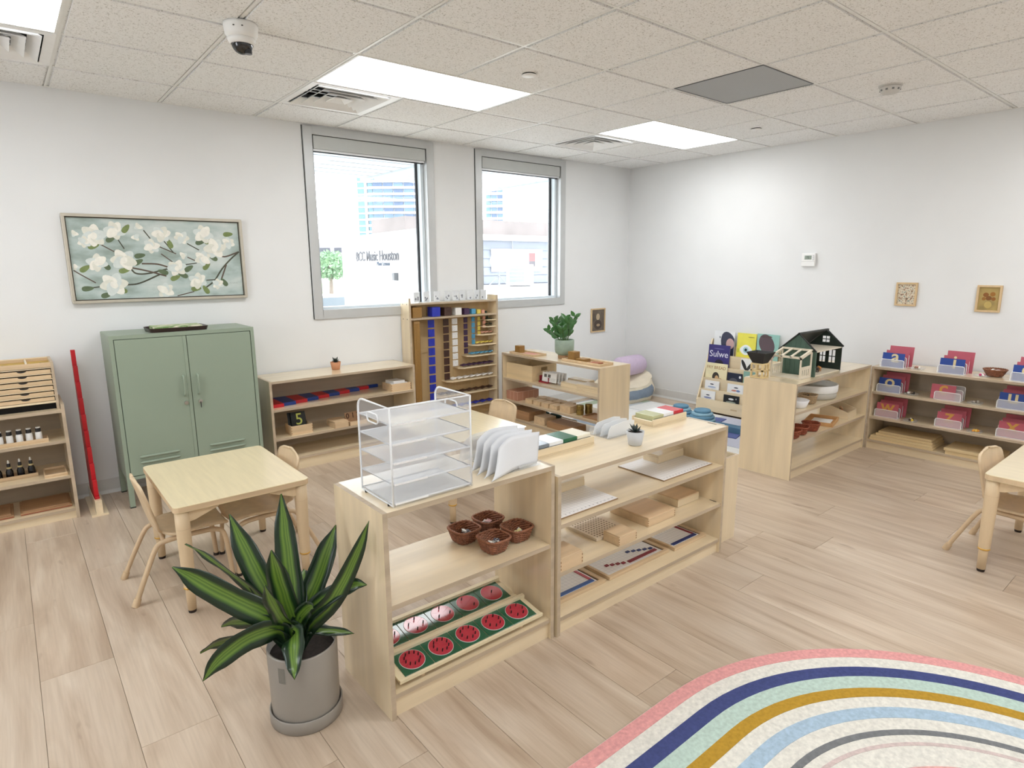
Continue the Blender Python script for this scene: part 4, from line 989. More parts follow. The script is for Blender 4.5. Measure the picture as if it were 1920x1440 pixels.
# ---- fraction inset trays on the bottom shelf
GRN = flat((24, 92, 66), 0.16, var=0.03, spec=0.6, coat=0.6, name='green_enamel'); FRED = flat((188, 52, 70), 0.16, var=0.03, spec=0.6, coat=0.6, name='red_enamel')
PALE = wood('pale_tray_wood', (232, 218, 184), 'x', 0.05, 0.4)
def fraction_tray(label, x0, x1, y0, y1, zf, zb, parts_n):
    t = thing('fraction_tray', label, 'tray', (x0, y0, 0.0905)); L = x1 - x0; Dp = y1 - y0; sl = math.atan2(zb - zf, Dp)
    Rm = Matrix.Rotation(sl, 3, 'X'); z0 = zf - 0.0905
    def P(mb): mb.v = [tuple(Rm @ Vector(v) + Vector((0, 0, z0))) for v in mb.v]; return mb
    part('tray_base', P(MB().box(0, L, 0, Dp, -0.008, 0)), PALE, t)
    part('front_edge', P(MB().box(0, L, -0.004, 0.004, -0.010, 0.004)), PALE, t)
    part('back_rail', P(MB().box(0, L, Dp - 0.012, Dp + 0.004, -0.008, 0.016)), PALE, t)
    for xx in (0.10, L - 0.10):
        part('peg_foot', MB().cyl((xx, 0.02, 0), 0.010, z0 + 0.02 * sl - 0.008, 12), LB, t); part('peg_foot', MB().cyl((xx, Dp - 0.02, 0), 0.010, z0 + (Dp - 0.02) * sl - 0.010, 12), LB, t)
    s = 0.1205; pitch = 0.1225
    for k, n in enumerate(parts_n):
        xa = L - 0.022 - pitch * (k + 1) + 0.001; cy = 0.010 + s / 2 * 0.92; cx = xa + s / 2
        if xa < 0: break
        fr = part('inset_frame', P(MB().box(xa, xa + s, 0.008, 0.008 + s * 0.92, 0, 0.003)), GRN, t, 0.0008)
        R_ = 0.0465
        part('inset_rim', P(MB().lathe([(R_ + 0.0012, 0.0030), (R_ + 0.0012, 0.0040), (R_ - 0.0005, 0.0040), (R_ - 0.0005, 0.0030)], 40, c=(cx, cy, 0))), flat((220, 224, 222), 0.3, name='rim_white'), fr)
        for j in range(n):
            g = 0.0 if n == 1 else 0.010; a0, a1 = 2 * PI * j / n + g + .5, 2 * PI * (j + 1) / n - g + .5; ns = max(3, 36 // n)
            poly = [(cx, cy)] if n > 1 else []
            poly += [(cx + R_ * 0.985 * math.cos(a0 + (a1 - a0) * q / ns), cy + R_ * 0.985 * math.sin(a0 + (a1 - a0) * q / ns)) for q in range(ns + (1 if n > 1 else 0))]
            sec = part('fraction_piece', P(MB().prism(poly, 0.0030, 0.0045)), FRED, t)
            am = (a0 + a1) / 2; rr = R_ * (0.0 if n == 1 else 0.62)
            part('knob', P(MB().cyl((cx + rr * math.cos(am), cy + rr * math.sin(am), 0.0045), 0.0022, 0.013, 8)), BLACK(), sec)
fraction_tray('sloping tray of green frames with red circles in two to five pieces', -0.690, -0.055, -1.325, -1.195, 0.150, 0.172, [1, 2, 3, 4, 5])
fraction_tray('sloping tray of green frames with red circles in six to ten pieces', -0.690, -0.030, -1.462, -1.335, 0.120, 0.140, [6, 7, 8, 9, 10])

# ---- top of unit B
def tablet_box(label, x0, x1, y0, y1, cols, grp, lb):
    cx, cy = (x0 + x1) / 2, (y0 + y1) / 2
    open_box(cx, cy, ST + 0.0005, label, x1 - x0, y1 - y0, 0.036, birch('x'), 't', cat='box', fingers=False) if False else None
    r = thing('tablet_box', label, 'box', (cx, cy, ST + 0.0005)); W, D = (x1 - x0) / 2, (y1 - y0) / 2
    part('base_board', MB().box(-W, W, -D, D, 0, 0.006), birch('x'), r)
    part('side_rail', MB().box(-W, W, -D, -D + 0.010, 0.006, 0.036), birch('x'), r, 0.002); part('side_rail', MB().box(-W, W, D - 0.010, D, 0.006, 0.036), birch('x'), r, 0.002)
    part('end_rail', MB().box(-W, -W + 0.010, -D + 0.010, D - 0.010, 0.006, 0.028), birch('y'), r, 0.002); part('end_rail', MB().box(W - 0.010, W, -D + 0.010, D - 0.010, 0.006, 0.028), birch('y'), r, 0.002)
    n = len(cols); w = (x1 - x0 - 0.028) / n
    for k, (c_, nm) in enumerate(cols):
        t = thing('colour_tablet', '%s tablet %s' % (nm, lb), 'tablet', (x0 + 0.014 + w * (k + 0.5), cy, ST + 0.007), 0, grp)
        part('tablet_face', MB().box(-w / 2 + 0.001, w / 2 - 0.001, -D + 0.012, D - 0.012, 0.0, 0.046), flat(c_, 0.22, var=0.02, spec=0.6, name='tablet_' + nm.replace(' ', '_')), t, 0.0015)
        part('tablet_core', MB().box(-w / 2 + 0.002, w / 2 - 0.002, -D + 0.0105, -D + 0.012, 0.002, 0.030), BLACK(), t)
tablet_box('birch box with white and green colour tablets', 0.100, 0.478, -1.262, -1.118, [((122, 132, 142), 'slate grey'), ((238, 241, 243), 'glossy white'), ((20, 96, 62), 'deep green'), ((240, 234, 216), 'cream')], 'colour tablets in the first box', 'in the green tablet box')
tablet_box('birch box with sage white and red tablets', 0.925, 1.212, -1.255, -1.112, [((190, 192, 150), 'sage'), ((242, 242, 244), 'chalk white'), ((206, 44, 58), 'bright red')], 'colour tablets in the second box', 'in the red tablet box')
r = thing('envelope_rack', 'clear acrylic rack on the long maths shelf', 'file holder', (0.578, -1.262, ST + 0.0005))
part('base_plate', MB().box(0, 0.20, 0, 0.135, 0, 0.003), CLEARP, r)
part('front_lip', MB().box(0, 0.20, 0, 0.003, 0.003, 0.014), CLEARP, r)
for k in range(3): part('divider', MB().box(0, 0.20, 0.035 + 0.045 * k, 0.037 + 0.045 * k, 0.003, 0.035), CLEARP, r)
for k in range(3):
    y = 0.012 + 0.046 * k
    m = MB().prism([(0.004, 0.0035), (0.196, 0.0035), (0.200, 0.062), (0.150, 0.070), (0.03, 0.058), (0.014, 0.040)], y, y + 0.0025, 'y')
    one('envelope', ['milky plastic envelope at the succulent side of the rack', 'middle milky plastic envelope of the clear rack', 'milky plastic envelope at the plant shelf side'][k], 'envelope', m, sheer('milky_envelope', (244, 246, 248), 0.72, 0.4, 0.06), (0.578, -1.262, ST + 0.0005), 0.0, 'envelopes in the clear rack')
succulent(0.61, -1.395, ST + 0.0005, 'small dark succulent in a pale grey pot', flat((200, 202, 204), 0.7, var=0.03, name='grey_pot'), 0.042, 0.031, 0.066, SUC, L=0.042, seed=9)

# ---- charts, boxes and boards inside unit B
def mk_chart():
    m, nt, ln, b = base('printed_chart', 0.35); tc = nt.new('ShaderNodeTexCoord'); br_ = nt.new('ShaderNodeTexBrick')
    br_.offset = 0.0; br_.inputs['Scale'].default_value = 1.0; br_.inputs['Brick Width'].default_value = 0.0215; br_.inputs['Row Height'].default_value = 0.0215; br_.inputs['Mortar Size'].default_value = 0.0008
    br_.inputs['Color1'].default_value = lin((246, 246, 248)); br_.inputs['Color2'].default_value = lin((245, 245, 247)); br_.inputs['Mortar'].default_value = lin((216, 218, 224))
    ln.new(tc.outputs['Object'], br_.inputs['Vector']); ln.new(br_.outputs[0], b.inputs['Base Color']); return m
CHART = mk_chart(); INK = flat((92, 96, 110), 0.6, name='printed_ink'); MD = flat((150, 120, 86), 0.6, name='board_edge_brown')
for x0, x1, y0, y1, lb in ((0.085, 0.442, -1.445, -1.168, 'white gridded number chart at the wire rack end of top shelf'), (0.782, 1.190, -1.440, -1.150, 'white gridded number chart near the document bin')):
    r = thing('number_chart', lb, 'chart', (x0, y0, SZ[0] + 0.0005), 0, 'white gridded charts')
    part('backing_board', MB().box(0, x1 - x0, 0, y1 - y0, 0, 0.005), MD, r)
    sh = part('chart_face', MB().box(0.001, x1 - x0 - 0.001, 0.001, y1 - y0 - 0.001, 0.005, 0.0062), CHART, r)
    n_ = 16 if x0 > 0.5 else 14
    for k in range(n_):
        link('lettering', text_mesh(str(k + 1), 0.011, INK, 0.0001), sh, (0.022 + (x1 - x0 - 0.044) * k / (n_ - 1), 0.016, 0.0064), (0, 0, 0))
lid_box(0.365, -1.205, SZ[0] + 0.007, 'pale wooden strip box on the wire rack end chart', 0.155, 0.066, 0.044, birch('x'), fingers=False)
lid_box(1.075, -1.215, SZ[0] + 0.007, 'pale wooden strip box on the chart near the bin', 0.220, 0.100, 0.044, birch('x'), fingers=False)
z2 = SZ[1] + 0.0005
lid_box(0.787, -1.312, z2, 'wide flat beech box with sliding lid on the middle shelf', 0.212, 0.242, 0.046, beech('x'), lid=0.007, lidm=wood('lid_beech', (222, 192, 154), 'x', 0.1, 0.4))
lid_box(1.090, -1.278, z2, 'smaller flat pale box beside the wide sliding-lid box', 0.186, 0.196, 0.044, birch('x'), lid=0.007, fingers=False, lidm=wood('lid_beech', (222, 192, 154), 'x', 0.1, 0.4))
lid_box(0.478, -1.432, z2, 'small beech box in front of the peg board', 0.122, 0.095, 0.046, beech('x'), lid=0.006)
lid_box(0.117, -1.425, z2, 'small beech box at the wire rack end of middle shelf', 0.130, 0.115, 0.062, beech('x'), lid=0.008)
r = thing('peg_board', 'pale square peg board with rows of round holes', 'board', (0.378, -1.380, z2))
part('board', MB().box(0, 0.215, 0, 0.215, 0, 0.014), wood('pegboard_pale', (228, 212, 188), 'x', 0.05, 0.5), r, 0.001)
m = MB()
for i in range(10):
    for j in range(10): m.cyl((0.020 + 0.0178 * i, 0.014 + 0.0178 * j, 0.0140), 0.0042, 0.0002, 8)
hp = part('peg_hole_grid', m, flat((120, 96, 74), 0.9, name='hole_brown'), r); hp['kind'] = 'stuff'
part('counter_hole', MB().cyl((0.198, 0.196, 0.0140), 0.0095, 0.0003, 16), BLACK(), r)
z3 = SZ[2] + 0.0005
def strip_board(label, x0, x1, y0, y1, mode, blue, red):
    r = thing('strip_board', label, 'board', (x0, y0, z3), 0, 'framed strip boards'); L, Dp = x1 - x0, y1 - y0
    part('board', MB().box(0, L, 0, Dp, 0, 0.012), beech('x'), r, 0.0012)
    f = part('board_frame', MB().box(0.0, L, 0, 0.018, 0.012, 0.017).box(0, L, Dp - 0.014, Dp, 0.012, 0.017).box(L - 0.022, L, 0.018, Dp - 0.014, 0.012, 0.017).box(0, 0.014, 0.018, Dp - 0.014, 0.012, 0.017), beech('x'), r)
    part('groove', MB().box(L - 0.030, L - 0.024, 0.018, Dp - 0.014, 0.012, 0.0126), flat((60, 50, 48), 0.8, name='groove_dark'), r)
    part('printed_grid', MB().box(0.014, L - 0.032, 0.018, Dp - 0.014, 0.012, 0.0128), CHART, r)
    if mode == 'L':
        part('blue_strip', MB().box(0.030, L - 0.046, 0.028, 0.047, 0.0128, 0.0165), blue, r); part('red_strip', MB().box(L - 0.058, L - 0.044, 0.049, Dp - 0.016, 0.0128, 0.0165), red, r)
    else:
        part('red_strip', MB().box(L * 0.42, L - 0.052, 0.040, 0.058, 0.0128, 0.0165), red, r)
        for k in range(4): part('red_square', MB().box(L * 0.40 - 0.028 * (k + 1), L * 0.40 - 0.028 * (k + 1) + 0.020, 0.050 + 0.011 * k, 0.066 + 0.011 * k, 0.0128, 0.0165), red, r)
        for k in range(5): part('blue_square', MB().box(L - 0.075 - 0.030 * k, L - 0.053 - 0.030 * k, 0.066 + 0.012 * k, 0.081 + 0.012 * k, 0.0128, 0.0165), blue, r)
BS1 = flat((58, 98, 170), 0.4, name='strip_mid_blue'); RS1 = flat((196, 84, 100), 0.4, name='strip_rose'); BS2 = flat((26, 48, 112), 0.4, name='strip_navy'); RS2 = flat((136, 26, 48), 0.4, name='strip_crimson')
strip_board('wooden strip board with a mid blue and rose strip', 0.066, 0.412, -1.410, -1.20, 'L', BS1, RS1)
strip_board('wooden strip board with stepped red and navy squares', 0.438, 0.892, -1.412, -1.20, 'S', BS2, RS2)
strip_board('wooden strip board with a navy and crimson strip', 0.918, 1.196, -1.424, -1.20, 'L', BS2, RS2)

# ================================================================== BIG POT PLANT
r = thing('dracaena_plant', 'dracaena with striped leaves in a grey floor pot', 'plant', (-0.938, -1.246, 0))
POT = flat((150, 144, 136), 0.35, var=0.02, name='taupe_pot')
PR, PHt = 0.114, 0.272
part('plant_pot', MB().lathe([(0, 0.012), (PR - 0.004, 0.012), (PR - 0.002, 0.05), (PR + 0.001, PHt - 0.004), (PR - 0.001, PHt), (PR - 0.006, PHt), (PR - 0.008, PHt - 0.03), (0, PHt - 0.03)], 56), POT, r)
part('saucer', MB().lathe([(0, 0.0), (PR + 0.002, 0.0), (PR + 0.006, 0.004), (PR + 0.007, 0.046), (PR + 0.004, 0.049), (PR + 0.0005, 0.046), (PR + 0.0005, 0.011), (0, 0.011)], 56), POT, r)
part('soil', MB().lathe([(0.0001, PHt - 0.020), (PR - 0.008, PHt - 0.029)], 40), flat((42, 34, 30), 0.95, var=0.4, scale=90, bump=0.8, name='dark_soil'), r)
part('pot_sticker', MB().grid(lambda u, v: Vector(((PR + 0.0012) * math.cos(3.62 + 0.22 * u), (PR + 0.0012) * math.sin(3.62 + 0.22 * u), 0.19 + 0.055 * v)), 6, 1), flat((120, 118, 112), 0.4, name='sticker_grey'), r)
stem = Vector((-0.018, 0.004, PHt - 0.03))
part('stem', MB().tube(smooth_path([stem, stem + Vector((0.004, 0.002, 0.04)), stem + Vector((0.0, 0, 0.10))], 4), [0.014] * 8 + [0.012], 10), flat((96, 110, 60), 0.6, name='stem_green'), r)
def mk_leaf(name, edge, mid, dark):
    m, nt, ln, b = base(name, 0.30, spec=0.5); um = nt.new('ShaderNodeUVMap'); um.uv_map = 'leaf'; sp = nt.new('ShaderNodeSeparateXYZ'); ln.new(um.outputs[0], sp.inputs[0])
    tc = nt.new('ShaderNodeTexCoord'); no = nt.new('ShaderNodeTexNoise'); no.inputs['Scale'].default_value = 9; ln.new(tc.outputs['Object'], no.inputs['Vector'])
    wv = nt.new('ShaderNodeMath'); wv.operation = 'MULTIPLY_ADD'; ln.new(no.outputs['Fac'], wv.inputs[0]); wv.inputs[1].default_value = 0.10; ln.new(sp.outputs['X'], wv.inputs[2])
    r_ = nt.new('ShaderNodeValToRGB'); ln.new(wv.outputs[0], r_.inputs[0]); e = r_.color_ramp.elements
    e[0].position = 0.0; e[0].color = lin(dark); e[1].position = 1.0; e[1].color = lin(dark)
    for p, c_ in ((0.26, dark), (0.34, edge), (0.42, mid), (0.50, edge), (0.56, mid), (0.62, edge), (0.68, mid), (0.74, edge), (0.82, dark)): k = e.new(p); k.color = lin(c_)
    ln.new(r_.outputs[0], b.inputs['Base Color']); return m
LEAF = mk_leaf('striped_leaf', (72, 104, 40), (112, 142, 56), (22, 44, 26))
def strap_leaf(tip, width, lift, roll=0.0, droop=0.0, parent=r, org=stem, mt=LEAF, n=14, fold=0.25, name='leaf', side=None):
    o = Vector(org); tip = Vector(tip); d = tip - o; mid = o + d * 0.5 + Vector((0, 0, lift))
    q1 = o + d * 0.16 + Vector((0, 0, 0.5 * lift + 0.05)); 
    P_ = smooth_path([o, q1, mid + Vector((0, 0, 0.012)), o + d * 0.82 + Vector((0, 0, lift * 0.62)), tip - Vector((0, 0, droop))], 4)
    N = len(P_) - 1; m = MB(); vs = []; uvs = []; K = 6
    camd = Vector((-0.63, -0.74, 0.25))
    for i, p in enumerate(P_):
        t = (P_[min(N, i + 1)] - P_[max(0, i - 1)]).normalized(); u = i / N
        s = t.cross(camd) if side is None else t.cross(Vector(side))
        s.normalize(); nn = s.cross(t)
        s2 = math.cos(roll) * s + math.sin(roll) * nn; n2 = s2.cross(t)
        w = width * (0.30 + 0.70 * math.sin(PI * min(1, (0.10 + u * 0.95)) ** 0.80)) if u < 0.55 else width * max(0.02, (1 - ((u - 0.45) / 0.55) ** 1.9))
        w *= 1 + 0.05 * math.sin(9 * u + width * 900)
        for k in range(K + 1):
            a = (k / K - 0.5) * 2
            vs.append(p + s2 * (w * a) + n2 * (w * fold * (abs(a) - 0.5) + 0.004 * math.sin(7 * u * PI + 2 * a) * abs(a)))
            uvs.append((k / K, u))
    fs = [(i * (K + 1) + k, i * (K + 1) + k + 1, (i + 1) * (K + 1) + k + 1, (i + 1) * (K + 1) + k) for i in range(N) for k in range(K)]
    me = bpy.data.meshes.new(name); me.from_pydata([tuple(v) for v in vs], [], fs); me.materials.append(mt)
    l = me.uv_layers.new(name='leaf')
    for p in me.polygons:
        p.use_smooth = True
        for li in p.loop_indices: l.data[li].uv = uvs[me.loops[li].vertex_index]
    ob = link(name, me, parent); sd = ob.modifiers.new('t', 'SOLIDIFY'); sd.thickness = 0.0012
    return ob
S0 = Vector((-0.973, -1.237, 0.27)) - Vector((-0.938, -1.246, 0.0))     # measured crown point, in pot coordinates
tips = [((-0.212, 0.402, 0.283), 0.020, 0.05, 0.5), ((-0.282, 0.26, 0.274), 0.050, 0.02, 0.0), ((-0.086, 0.276, 0.402), 0.050, -0.02, 0.0), ((0.048, 0.123, 0.489), 0.046, 0.0, 0.1), ((0.205, 0.050, 0.355), 0.044, 0.01, 0.2), ((0.218, -0.190, 0.446), 0.034, -0.06, -0.2),
        ((0.215, -0.155, 0.208), 0.034, 0.07, 0.5), ((-0.04, -0.009, 0.358), 0.048, 0.0, 0.0), ((-0.267, 0.05, -0.041), 0.042, 0.085, 0.3), ((-0.248, 0.15, -0.002), 0.036, 0.05, 0.9), ((-0.162, 0.218, 0.027), 0.040, 0.05, 0.6), ((-0.079, 0.261, 0.102), 0.038, 0.06, 0.4),
        ((-0.052, -0.172, -0.013), 0.040, 0.07, 0.1), ((0.178, -0.114, 0.022), 0.016, 0.03, 0.4), ((-0.084, -0.061, 0.272), 0.042, -0.01, 0.3), ((0.10, 0.10, 0.20), 0.034, 0.05, 0.2), ((0.05, -0.10, 0.16), 0.030, 0.05, 0.2)]
for tp, w, lf_, rl in tips: strap_leaf(S0 + Vector(tp), w, lf_, rl)
# ================================================================== UNIT G (plant shelf)
zt = ST + 0.0005
tray(2.075, 2.235, 0.985, 1.33, zt, 'long beech tray with a golden bead cube', 0.020)
one('golden_cube', 'golden bead cube standing in the long beech tray', 'bead cube', MB().box(-0.034, 0.034, -0.034, 0.034, 0, 0.068), beadm('gold'), (2.155, 1.272, zt + 0.0055), bev=0.003)
one('rose_sheet', 'rose coloured felt sheet in the tray behind golden cube', 'mat', MB().box(-0.05, 0.05, -0.09, 0.09, 0, 0.006), flat((196, 140, 122), 0.8, name='rose_felt'), (2.155, 1.115, zt + 0.0055))
tray(2.120, 2.285, 0.215, 0.665, zt, 'second beech tray with golden slabs and cube', 0.022)
one('golden_cube', 'golden bead cube at the pot end of the tray', 'bead cube', MB().box(-0.038, 0.038, -0.038, 0.038, 0, 0.076), beadm('gold'), (2.205, 0.60, zt + 0.0055), bev=0.003)
for k in range(2): one('golden_square', ['lower', 'upper'][k] + ' golden bead square stacked beside the cube', 'bead square', MB().box(-0.045, 0.045, -0.045, 0.045, 0, 0.013), beadm('gold'), (2.205, 0.485 + .004 * k, zt + 0.0055 + 0.0135 * k), 0.04 * k, 'golden squares in a pile', bev=0.002)
one('golden_bars', 'rust brown bead bars at the far tray end', 'bead bars', MB().box(-0.04, 0.04, -0.05, 0.05, 0, 0.010), flat((150, 86, 50), 0.5, var=0.2, scale=60, name='rust_bars'), (2.205, 0.34, zt + 0.0055), bev=0.002)
# zz plant
r = thing('pot_plant', 'zz plant in a ribbed sage pot with wooden foot', 'plant', (2.25, 0.765, zt))
part('wooden_foot', MB().cyl((0, 0, 0), 0.058, 0.030, 28), brownwood('x'), r)
part('plant_pot', MB().lathe([(0, 0.031), (0.055, 0.030), (0.080, 0.050), (0.086, 0.075), (0.087, 0.165), (0.083, 0.167), (0.080, 0.160), (0.078, 0.15), (0, 0.15)], 36), flat((142, 158, 142), 0.6, var=0.08, scale=30, bump=0.3, bscale=90, name='sage_ceramic'), r)
part('soil', MB().lathe([(0.0001, 0.154), (0.078, 0.152)], 24), MATS['dark_soil'], r)
ZZ = flat((56, 104, 50), 0.25, var=0.25, scale=12, spec=0.55, name='zz_leaf'); ZS = flat((76, 108, 58), 0.4, name='zz_stem')
rz_ = random.Random(5)
for k, (ax, ay, h) in enumerate(((-0.085, 0.06, 0.20), (-0.02, 0.05, 0.185), (0.03, -0.03, 0.17), (0.075, -0.06, 0.235), (-0.05, -0.02, 0.12), (0.05, 0.04, 0.21), (-0.09, 0.12, 0.10))):
    b0 = Vector((ax * .25, ay * .25, 0.150)); b1 = Vector((ax * .55, ay * .55, 0.15 + h * 0.55)); b2 = Vector((ax, ay, 0.15 + h))
    P_ = smooth_path([b0, b1, b2], 6)
    s = part('stem', MB().tube(P_, [0.006 - 0.0003 * i for i in range(len(P_))], 6), ZS, r)
    for j in range(3, len(P_), 2):
        for q in (-1, 1):
            d = (P_[j] - P_[j - 1]).normalized(); sd = Vector((0.77, -0.63, 0)) * q; dirv = (d * 0.9 + sd * 0.8 + Vector((rz_.uniform(-.3, .3), rz_.uniform(-.3, .3), 0))).normalized(); L = 0.058 + 0.014 * rz_.random()
            w = L * 0.28; nrm = dirv.cross(Vector((-.63, -.74, .25))).normalized()
            c0 = P_[j]; m = MB()
            up = dirv.cross(nrm) * 0.006
            m.add([c0, c0 + dirv * L * .35 + nrm * w + up, c0 + dirv * L * .7 + nrm * w * .8 + up, c0 + dirv * L, c0 + dirv * L * .7 - nrm * w * .8 + up, c0 + dirv * L * .35 - nrm * w + up, c0 + dirv * L * .5], [(0, 1, 6), (1, 2, 6), (2, 3, 6), (3, 4, 6), (4, 5, 6), (5, 0, 6)], 0, True)
            part('leaf', m, ZZ, s)
# crate with hand hole on upper shelf
zs = 0.4605
r = thing('wooden_crate', 'open pine crate with a hand hole on plant shelf', 'crate', (2.10, 1.035, zs))
PIN = wood('pine_crate', (224, 200, 158), 'y', 0.1, 0.45)
part('front_wall', MB().box(0, 0.012, 0, 0.37, 0, 0.145), PIN, r); part('back_wall', MB().box(0.298, 0.31, 0, 0.37, 0, 0.145), PIN, r)
part('end_wall', MB().box(0.012, 0.298, 0.358, 0.37, 0, 0.145), PIN, r)
e = part('end_wall', MB().box(0.012, 0.298, 0.0, 0.012, 0, 0.090).box(0.012, 0.115, 0, 0.012, 0.090, 0.125).box(0.195, 0.298, 0, 0.012, 0.090, 0.125).box(0.012, 0.298, 0, 0.012, 0.125, 0.145), PIN, r)
part('crate_floor', MB().box(0.012, 0.298, 0.012, 0.358, 0, 0.010), PIN, r)
# card holder with printed cards
r = thing('card_holder', 'dark red card holder beside the pine crate', 'card holder', (2.155, 0.985, zs), 0.0)
m = MB(); m.box(0, 0.012, -0.10, 0.02, 0, 0.012); m.box(0.012, 0.13, -0.10, -0.094, 0, 0.05); m.box(0.012, 0.13, 0.014, 0.02, 0, 0.06)
part('holder_body', m, flat((140, 24, 40), 0.45, name='holder_red'), r)
PRT = flat((110, 108, 100), 0.6, name='print_grey')
for k in range(4):
    t = thing('printed_card', ['front', 'second', 'third', 'rear'][k] + ' printed white card leaning in the red holder', 'card', (2.175 + 0.028 * k, 0.885 - 0.012 * k, zs + 0.0125), 0.0, 'printed cards in the red holder')
    c = part('card_sheet', MB().box(-0.0015, 0.0015, -0.095, 0.095, 0, 0.085), PAPER(), t, rot=(0, 0.14, 0))
    m = MB()
    for i in range(2): m.box(-0.0022, -0.0015, 0.035 - 0.05 * i, 0.070 - 0.05 * i, 0.040, 0.068)
    for i in range(3): m.box(-0.0020, -0.0015, -0.085, 0.0, 0.012 + 0.010 * i, 0.014 + 0.010 * i)
    part('print', m, PRT, c)
lid_box(2.235, 0.625, zs, 'low pale box next to the printed cards', 0.13, 0.20, 0.042, birch('y'), fingers=False)
for k in range(3): lid_box(2.225, 0.375, zs + 0.0185 * k, ['lowest', 'middle', 'topmost'][k] + ' flat box of the pale stack at shelf end', 0.15, 0.27, 0.018, birch('y'), fingers=False, lid=0.005, group='stack of flat pale boxes')
lid_box(2.36, 0.66, zs, 'flat oak box behind the pale one on plant shelf', 0.10, 0.24, 0.05, birch('y'), fingers=False)
# lower shelf: pink ruled block set, small boxes, brass weights
zs = 0.2505
ROSE = wood('rose_block', (186, 136, 112), 'z', 0.08, 0.5); RLINE = flat((222, 190, 168), 0.6, name='block_line')
r = thing('ruled_block', 'pinkish brown block set with pale ruled lines', 'block set', (2.085, 1.225, zs))
part('block_body', MB().box(0, 0.27, 0, 0.165, 0, 0.085), ROSE, r, 0.001)
m = MB()
for k in range(1, 3): m.box(-0.0006, 0, 0.055 * k - 0.001, 0.055 * k + 0.001, 0, 0.085)
for k in range(1, 4): m.box(0.0675 * k - 0.001, 0.0675 * k + 0.001, -0.0006, 0, 0, 0.085)
m.box(-0.0006, 0.0006, -0.0006, 0.0006, 0, 0.085); m.box(-.0006, .27, -.0006, 0.0, 0.0835, 0.0855); m.box(-.0006, 0, 0, .165, 0.0835, 0.0855)
part('ruled_line', m, RLINE, r)
for i in range(4):
    for j in range(2):
        lid_box(2.150 + 0.125 * j, 1.085 - 0.112 * i - 0.02 * j, zs, ORD[i] + (' front row' if j == 0 else ' back row') + ' small beech box counted from the ruled block', 0.10, 0.095, 0.040, LB, lid=0.014, fingers=False, group='double row of small beech boxes')
lid_box(2.155, 0.598, zs, 'taller beech box beside the brass weights', 0.115, 0.13, 0.062, LB, fingers=False, lid=0.012)
BRS = flat((150, 128, 72), 0.25, 0.7, 0.08, name='aged_brass')
for (x, y, lb) in ((2.150, 0.462, 'brass tin standing nearest the shelf front'), (2.235, 0.440, 'brass tin standing behind the first')):
    t = thing('brass_tin', lb + ' on the plant shelf', 'tin', (x, y, zs))
    part('tin_body', MB().lathe([(0, 0), (0.030, 0), (0.033, 0.008), (0.033, 0.036), (0.030, 0.042), (0.033, 0.048), (0.033, 0.080), (0.030, 0.086), (0, 0.086)], 24), BRS, t)
    part('tin_band', MB().lathe([(0.0305, 0.039), (0.0312, 0.042), (0.0305, 0.045)], 24), flat((80, 64, 34), 0.4, 0.6, name='brass_dark'), t)
tray(2.10, 2.25, 0.205, 0.385, zs, 'small brown tray at the end of the plant shelf', 0.016, brownwood('y'))
# bottom shelf
zs = 0.0785
lid_box(2.20, 1.22, zs, 'wide brown lidded box on the bottom plant shelf', 0.22, 0.30, 0.085, brownwood('y'), fingers=False, lid=0.02)
lid_box(2.17, 0.93, zs, 'small square tan box beside the wide brown box', 0.15, 0.14, 0.07, LB, fingers=False)
lid_box(2.18, 0.66, zs, 'long tan box at the middle of bottom plant shelf', 0.18, 0.32, 0.055, brownwood('y'), fingers=False)
# green handled wand lying across the shelf edge
GRW = flat((22, 62, 58), 0.4, name='dark_teal')
t = thing('handled_wand', 'dark teal double-lobed wand on the bottom plant shelf', 'wand', (2.395, 1.08, 0.0785))
part('wand_lobe', MB().lathe([(0.0005, -0.10), (0.014, -0.085), (0.018, -0.05), (0.018, 0.05), (0.014, 0.085), (0.0005, 0.10)], 14), GRW, t, loc=(0, 0.13, 0.018), rot=(PI / 2, 0, 0))
part('wand_lobe', MB().lathe([(0.0005, -0.08), (0.014, -0.068), (0.018, -0.04), (0.018, 0.04), (0.014, 0.068), (0.0005, 0.08)], 14), GRW, t, loc=(0, -0.06, 0.018), rot=(PI / 2, 0, 0))
part('wand_stick', MB().tube([(0, 0.30, 0.018), (0, -0.34, 0.018)], 0.006, 8), flat((206, 190, 160), 0.5, name='pale_stick'), t)

